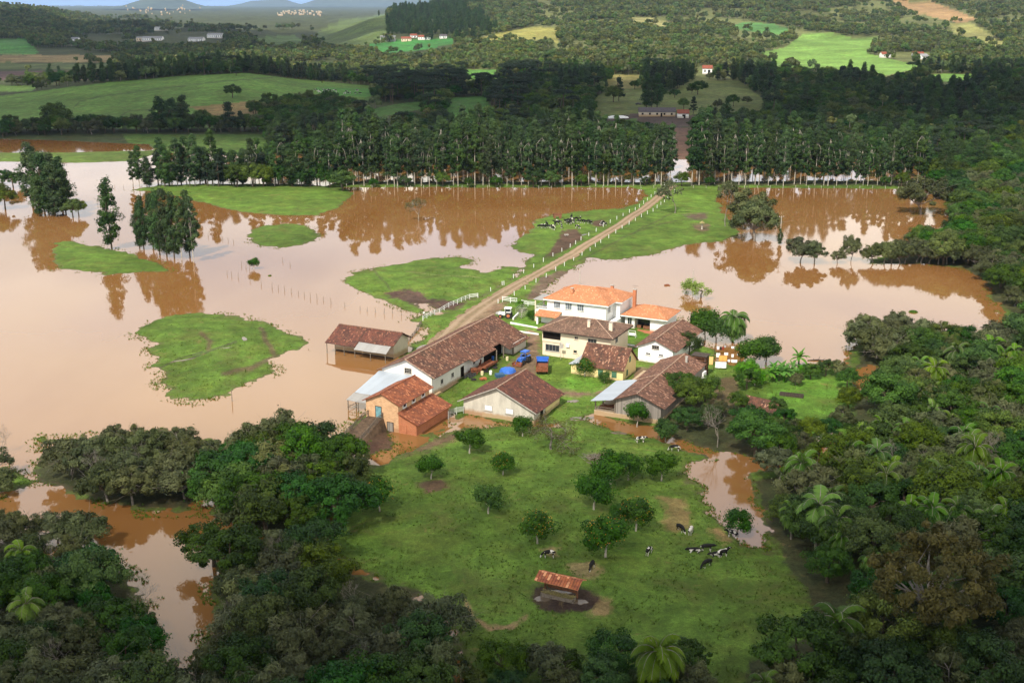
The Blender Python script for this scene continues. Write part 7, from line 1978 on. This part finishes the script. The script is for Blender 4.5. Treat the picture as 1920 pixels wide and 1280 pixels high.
clutter(1045, 410, 'hay_cart', 'small brown hay cart on the grass behind the herd', 'cart', M['red_wood'], lambda m: (m.box(-1.6, -.8, .8, 1.6, .8, 1.0), m.box(-1.6, -.8, 1.0, -1.5, .8, 2.0), m.box(1.5, -.8, 1.0, 1.6, .8, 2.0), m.box(-1.6, .7, 1.0, 1.6, .8, 1.8), m.wheel((-1, -.8, .45), (0, 1, 0), .45, .12), m.wheel((1, -.8, .45), (0, 1, 0), .45, .12), m.wheel((-1, .8, .45), (0, 1, 0), .45, .12), m.wheel((1, .8, .45), (0, 1, 0), .45, .12)), 0)
clutter(1062, 443, 'salt_trough', 'pale salt trough in the muddy patch below the herd', 'trough', M['concrete'], lambda m: (m.box(-.7, -.35, .3, .7, .35, .4), m.box(-.7, -.35, .4, -.62, .35, .7), m.box(.62, -.35, .4, .7, .35, .7), m.box(-.7, -.35, .4, .7, -.28, .7), m.box(-.7, .28, .4, .7, .35, .7), m.box(-.5, -.1, 0, -.3, .1, .3), m.box(.3, -.1, 0, .5, .1, .3)), 20)
g = ground_pt(1316, 430); e = empty('feeder_stump', g, 0, 'pale cut stump with a small shelter top on the grass right of the road', 'stump')
m = MB(); m.tube([(0, 0, -.1), (.1, 0, 1.2), (0, 0, 2.3)], [.35, .25, .2], 8); m.build('stump', M['bark_pale'], e); m = MB(); m.tube([(0, 0, 2.2), (0, 0, 2.35), (0, 0, 2.9)], [1.0, .9, .08], 10); m.build('top', M['hay'], e)

# ---------------------------------------------------------------- far buildings
M['roof_far_red'] = simple('roof_far_red', (0.25, 0.075, 0.045), .9, .2); M['roof_far_grey'] = simple('roof_far_grey', (0.28, 0.28, 0.29), .8, .2); M['roof_far_dark'] = simple('roof_far_dark', (0.10, 0.085, 0.09), .8, .2)
def far_house(px, py, wpx, d, h, rz, rm, wm, lab, name='farmhouse', cat='house', doors=1, rise=None):
    g = GT(px, py); w = wpx * math.hypot(g.x, g.y, HC) / F; d = d * 1.0; e = empty(name, g, R(rz), lab, cat); r = rise or d * .3
    m = MB(); gable_walls(m, -w / 2, w / 2, 0, d, -2, h, d / 2, h + r * .93, h, axis='x'); m.build('wall', M[wm], e)
    m = MB(); slope(m, (-w / 2 - .4, -.6, h - .15), (w / 2 + .4, -.6, h - .15), (w / 2 + .4, d / 2, h + r), (-w / 2 - .4, d / 2, h + r), sag=0, nv=2); slope(m, (-w / 2 - .4, d + .6, h - .15), (w / 2 + .4, d + .6, h - .15), (w / 2 + .4, d / 2, h + r), (-w / 2 - .4, d / 2, h + r), sag=0, nv=2); m.build('roof', M[rm], e)
    n_ = max(1, int(w / 4))
    for k in range(n_):
        x = -w / 2 + w * (k + .5) / n_; m = MB(); m.box(x - .6, -.06, h * .35, x + .6, -.01, h * .75); m.build('window', M['dark_inside'], e)
    if doors: m = MB(); m.box(-.6 + w * .12, -.05, 0, .6 + w * .12, -.005, h * .75); m.build('door', M['dark_inside'], e)
    return e
far_house(1232, 219, 66, 8, 3.0, -4, 'roof_far_dark', 'wall_flood', 'long dark-roofed dairy barn with white front behind the belt gap', 'dairy_barn', 'barn', rise=2.4)
far_house(1281, 222, 20, 7, 3.0, -4, 'roof_far_red', 'wall_clean', 'small house adjoining the dairy barn at its right end')
far_house(1326, 140, 17, 9, 5.5, -8, 'roof_far_red', 'wall_clean', 'white red-roofed farmhouse above the olive field')
far_house(1330, 105, 10, 8, 5, 10, 'roof_far_red', 'wall_cream', 'small pinkish farmhouse among the sunlit hill trees')
far_house(727, 78, 27, 14, 8, 0, 'roof_far_grey', 'metal_grey', 'grey box-like farm shed at the foot of the green slope', 'farm_shed', 'shed', rise=1.2)
far_house(762, 79, 18, 10, 5, 6, 'roof_far_red', 'wall_cream', 'orange-walled house right of the grey far shed')
far_house(795, 76, 22, 10, 5, -5, 'roof_far_red', 'wall_clean', 'long white house with dark red roof, middle of the far row')
far_house(831, 73, 13, 9, 4.5, 0, 'roof_far_dark', 'wall_clean', 'small white house at the right end of the far row')
far_house(776, 72, 12, 9, 4.5, 10, 'roof_far_red', 'wall_clean', 'dark red roof peeping behind the long white far house')
far_house(285, 78, 34, 22, 6, 4, 'roof_far_grey', 'wall_clean', 'pale low factory sheds left of the trees on the left plain', 'factory_shed', 'shed', rise=3)
far_house(262, 78, 12, 16, 7, 0, 'roof_far_grey', 'wall_cream', 'small pale block left of the low factory sheds', 'factory_shed', 'shed', rise=2)
far_house(366, 79, 26, 20, 6, -3, 'roof_far_grey', 'wall_clean', 'grey-roofed long shed on the left plain', 'factory_shed', 'shed', rise=3)
far_house(402, 72, 26, 24, 7, 0, 'roof_far_grey', 'wall_clean', 'white-roofed shed farther back on the left plain', 'factory_shed', 'shed', rise=3)
far_house(300, 58, 20, 24, 7, 0, 'roof_far_grey', 'wall_clean', 'tiny pale warehouse at the dark wood edge far left', 'factory_shed', 'shed', rise=3)
far_house(140, 78, 12, 12, 5, 0, 'roof_far_grey', 'wall_clean', 'white farm building among trees at far left')
far_house(1662, 109, 16, 9, 4.5, 5, 'roof_far_red', 'wall_clean', 'white farmhouse at the right end of the bright far field')
far_house(1722, 109, 18, 9, 4.5, -5, 'roof_far_red', 'wall_clean', 'red-roofed farmhouse by the trees right of the bright far field')
far_house(1735, 112, 13, 9, 4, 20, 'roof_far_grey', 'wall_clean', 'pale shed beside the red-roofed farmhouse on the right', 'farm_shed', 'shed')
far_house(1820, 102, 7, 8, 4, 0, 'roof_far_red', 'wall_clean', 'tiny white house alone in the far right woods')
g = GT(1158, 222); m = MB(); m.ell((0, 0, 0), 7.5, 2.4, 1.7, 18, 6); tag(m.build('silage_cover', M['white_paint'], loc=g), 'white plastic sheeting over a silage heap left of the dairy barn', 'sheeting')
g = GT(1325, 222); m = MB(); m.cbox(0, 0, .7, 13, .4, 1.5, R(-4)); tag(m.build('yard_wall', M['wall_clean'], loc=g), 'white yard wall right of the dairy barn', 'wall')
g = GT(1197, 197); e = empty('parked_car', g, R(-20), 'dark car parked at the field edge above the dairy barn', 'car')
m = MB(); m.box(-2.1, -.85, .35, 2.1, .85, .85); m.face([(-1.3, -.75, .85), (1.2, -.75, .85), (.7, -.65, 1.4), (-.9, -.65, 1.4)]); m.face([(1.2, .75, .85), (-1.3, .75, .85), (-.9, .65, 1.4), (.7, .65, 1.4)]); m.face([(1.2, -.75, .85), (1.2, .75, .85), (.7, .65, 1.4), (.7, -.65, 1.4)]); m.face([(-1.3, .75, .85), (-1.3, -.75, .85), (-.9, -.65, 1.4), (-.9, .65, 1.4)]); m.face([(-.9, -.65, 1.4), (.7, -.65, 1.4), (.7, .65, 1.4), (-.9, .65, 1.4)]); m.build('body', M['dark_metal'], e)
for x in (-1.3, 1.3):
    for s_ in (-1, 1): m = MB(); m.wheel((x, s_ * .8, .33), (0, 1, 0), .33, .2, 12); m.build('wheel', M['tyre'], e)
# white houses of the far town
rs = np.random.RandomState(9); hm = MB(); hm.box(-8, -6, -14, 8, 6, 7); hm.face([(-8.5, -6.5, 7), (8.5, -6.5, 7), (8.5, 0, 10), (-8.5, 0, 10)]); hm.face([(8.5, 6.5, 7), (-8.5, 6.5, 7), (-8.5, 0, 10), (8.5, 0, 10)]); ho = hm.build('h', M['wall_flood']); hme = ho.data; bpy.data.objects.remove(ho)
for i in range(95):
    if i < 60: px, py, Y = rs.uniform(520, 605), 27 + rs.uniform(-4.5, 3.5), 9200; py -= 3.0 * math.sin((px - 520) / 85 * math.pi)
    else: px, py, Y = rs.uniform(235, 385), 24 + rs.uniform(-6, 4) - 10 * math.exp(-((px if False else 300) - 300) ** 2 / 900.) * rs.rand(), 7550
    a, b = (px - 960) / F, (py - 640) / F; z = HC + (-sT - b * cT) / (cT - b * sT) * Y; X = a / (cT - b * sT) * Y
    o = link('town_house', hme, loc=(X, Y, z)); s_ = rs.uniform(.3, .65) if i < 60 else rs.uniform(.2, .45); o.scale = (s_ * rs.uniform(.7, 1.8), s_, s_)
    tag(o, 'tiny white house of the far town below the right blue mountain' if i < 60 else 'tiny white house on the round blue hill in the far left', 'house', 'white houses of the far town' if i < 60 else 'white houses on the round blue hill')
# ---------------------------------------------------------------- distant mountains and haze
M['mountain'] = simple('mountain', (0.06, 0.085, 0.05), 0.95, 0.3, 0.004)
def mountain(name, pts, Y, depth, seed):
    """ridge given by photo pixels of its skyline, standing at distance Y"""
    xs = np.linspace(pts[0][0], pts[-1][0], 60); ys = np.interp(xs, [p[0] for p in pts], [p[1] for p in pts])
    V = []; n, m = 60, 14
    for j in range(m + 1):
        t = j / m * 2 - 1; prof = (1 - abs(t)) ** .8
        for i in range(n):
            a = (xs[i] - 960) / F; b = (ys[i] - 640) / F
            zr = HC + (-sT - b * cT) / (cT - b * sT) * Y
            X = a / (cT - b * sT) * Y; yy = Y + t * depth
            h = max(zr, 0) * prof * (1 + .25 * (fbm(np.array([X * .0012]), np.array([yy * .0012]), seed, 4)[0] - .5) * (1 - prof) * 2)
            V.append((X * (1 + .0), yy, h - 8))
    Fq = [(j * n + i, j * n + i + 1, (j + 1) * n + i + 1, (j + 1) * n + i) for j in range(m) for i in range(n - 1)]
    tag(link(name, np_mesh(name, V, Fq, [M['mountain']], smooth=True)), kind='structure')
mountain('hills', [(195, 30), (235, 20), (262, 0), (290, -9), (312, -12), (335, -6), (365, 8), (392, 24), (405, 31)], 21000, 1300, 1)
mountain('hills', [(410, 30), (445, 12), (470, 2), (500, 0), (535, -1), (560, 8), (590, 20), (620, 31)], 36000, 2500, 2)
mountain('hills', [(520, 31), (555, 13), (590, 0), (620, -10), (680, -10), (740, -14), (800, -20), (860, -10), (900, 20)], 33000, 2700, 3)
mountain('hills', [(-500, 30), (-350, 10), (-200, 6), (-60, 18), (20, 31)], 33000, 2500, 4)
mb = MB(); mb.box(-63000, -400, -3, 63000, 39500, 1400)
M['haze'] = bpy.data.materials.new('haze'); M['haze'].use_nodes = True
t_ = M['haze'].node_tree; t_.nodes.clear(); o_ = t_.nodes.new('ShaderNodeOutputMaterial'); v_ = t_.nodes.new('ShaderNodeVolumePrincipled')
v_.inputs['Color'].default_value = (0.50, 0.70, 1.0, 1); v_.inputs['Density'].default_value = 3.1e-5; v_.inputs['Anisotropy'].default_value = 0.2
t_.links.new(v_.outputs[0], o_.inputs['Volume'])
tag(mb.build('haze', M['haze']), kind='stuff')
# ---------------------------------------------------------------- labels that single out trees by the landmark they stand nearest to
LM = [('the single palm at the bottom edge', 1232, 1310), ('the huge brownish tree', 1735, 1215), ('the round tree at the red pool', 1382, 1005), ('the lower bend of the red pool', 1440, 1060), ('the pink inlet below the lush grass', 1555, 850),
 ('the tiled feeding shelter', 1050, 1120), ('the yellowish orange tree by the left thicket', 712, 958), ('the earth ramp of the brick shed', 690, 860), ('the light green palm in the left corner', 48, 1090), ('the narrow neck of the brown channel', 330, 1150),
 ('the mouth of the brown channel at the left edge', 10, 950), ('the left bottom photo corner', 0, 1280), ('the right bottom photo corner', 1910, 1290), ('the fork of the pink inlet', 1600, 880), ('the leftmost palm of the right wood', 1500, 940), ('the right frame edge halfway up the right wood', 1900, 900), ('the palm group in the upper right wood', 1800, 860), ('the lower left border of the right wood', 1470, 1230), ('the dark floor right of the meadow', 1560, 1130), ('the lake tip of the right wood', 1620, 680), ('the lush grass edge', 1600, 760),
 ('the bottom middle of the photo edge', 960, 1290), ('the floating weed in the right lake', 1880, 630), ('the flooded row of small trees', 1800, 505), ('the wide grey-green tree in the far right flood', 1770, 400), ('the road gap in the belt', 1278, 340),
 ('the round lone bush of the left field', 436, 240), ('the left end of the long belt', 640, 335), ('the right end of the long belt', 1745, 340), ('the dairy barn', 1228, 250), ('the upper end of the brown channel', 420, 985), ('the raised left bank spit', 150, 840), ('the tan patch of the left field', 480, 256), ('the arc of straw in the orchard', 860, 1160), ('the far right photo edge by the lake', 1905, 590), ('the large round-crowned tree under the left field', 109, 250)]
WORDS = ['nearest', 'second nearest', 'third nearest', 'fourth nearest', 'fifth nearest', 'sixth nearest', 'seventh nearest']
NOUN = {'broad': 'dark green leafy tree', 'willow': 'grey-green twiggy tree', 'palm': 'feathery palm', 'euc': 'tall white-trunked eucalyptus', 'eucdark': 'dark tall tree', 'pine': 'dark cone-shaped tree', 'araucaria': 'flat-topped dark tree'}
done_ = set()
fr = sorted([(e.location.x, e) for e, d in MADE if d['group'] == 'front row of the eucalyptus belt'], key=lambda t: t[0])
gapx = G(1278, 348).x
for side, L_ in (('left', [e for x, e in fr if x < gapx][::-1]), ('right', [e for x, e in fr if x > gapx])):
    for i, e in enumerate(L_[:30]):
        e['label'] = f'white-trunked front-row eucalyptus, {ORD[i]} from the road gap on its {side}'; done_.add(e.name)
for nm, px, py in LM:
    p = GT(px, py)
    for key in NOUN:
        c = sorted([((e.location - p).to_2d().length, e) for e, d in MADE if d['key'] == key], key=lambda t: t[0])
        for i, (dist, e) in enumerate(c[:7]):
            if dist > 32 or e.name in done_: continue
            e['label'] = f'{NOUN[key]}, {WORDS[i]} to {nm}'; done_.add(e.name)

# ---------------------------------------------------------------- tufts: pasture clumps and half-drowned grass along the shores
M['tuft'] = leaf_mat('tuft', (0.055, 0.095, 0.014), (0.12, 0.175, 0.035), trans=0.3, hue=0.0, val=0.0)
def tufts(name, label, X, Y, size, seed, blades=5, dark=0.0):
    rs = np.random.RandomState(seed); n_ = len(X); Z = np.maximum(terrain(X, Y), -0.02)
    C = np.repeat(np.column_stack([X, Y, Z]), blades, 0); m = len(C)
    s = np.repeat(size * (.5 + rs.rand(n_)), blades); a = rs.rand(m) * 6.283
    D = np.column_stack([np.cos(a), np.sin(a), np.zeros(m)]); S = np.column_stack([-np.sin(a), np.cos(a), np.zeros(m)])
    b = C + D * (s * .2 * rs.rand(m))[:, None]; tip = b + D * (s * .6)[:, None]; tip[:, 2] += s * (.35 + .5 * rs.rand(m)); w = S * (s * .22)[:, None]
    V = np.stack([b - w, b + w, tip + w * .3, tip - w * .3], 1).reshape(-1, 3); V[:, 2] -= .02
    t = np.clip(np.repeat(rs.rand(n_), blades) * .8 + .3 * rs.rand(m) - dark, 0, 1)
    tag(link(name, np_mesh(name, V, np.arange(4 * m).reshape(m, 4), [M['tuft']], attrs=[('tint', 'FACE', t)])), label, 'grass', kind='stuff')
rs = np.random.RandomState(21)
N_ = 900000; Yq = np.exp(rs.uniform(math.log(105), math.log(560), N_)); Xq = (rs.rand(N_) - .5) * 1.02 * (Yq + 20)
sdq = bil(SD, Xq, Yq); nn = fbm(Xq * .16, Yq * .16, 3, 3) - .5; n2q = fbm(Xq * .7, Yq * .7, 9, 3) - .5; ss = sdq + nn * 4.2 + n2q * 1.8
cl = fbm(Xq * .25, Yq * .25, 401, 3)
kp = (ss > -2.4) & (ss < .5) & (cl > .50) & (rs.rand(N_) < np.clip(1.1 + ss / 3.6, .04, 1) * .42)
kp &= ~(inpoly(*proj(Xq, Yq, 0.0), WATER[1]) & (ss < -.9))
tufts('drowned_grass', 'half-drowned grass tufts along the flooded shores', Xq[kp], Yq[kp], .27, 5)
pxq, pyq = proj(Xq, Yq, 0.0)
kp = (ss > .8) & (Yq < 330) & (cl > .44) & (rs.rand(N_) < .10)
gc = ground_colour(Xq[kp], Yq[kp], np.zeros(kp.sum()))
ok = (gc[:, 1] > gc[:, 0] * 1.25) & (gc[:, 1] > .1)
tufts('pasture_grass', 'taller grass clumps dotted over the pasture', Xq[kp][ok], Yq[kp][ok], .25, 6, 4, .05)
print('tufts', ok.sum())
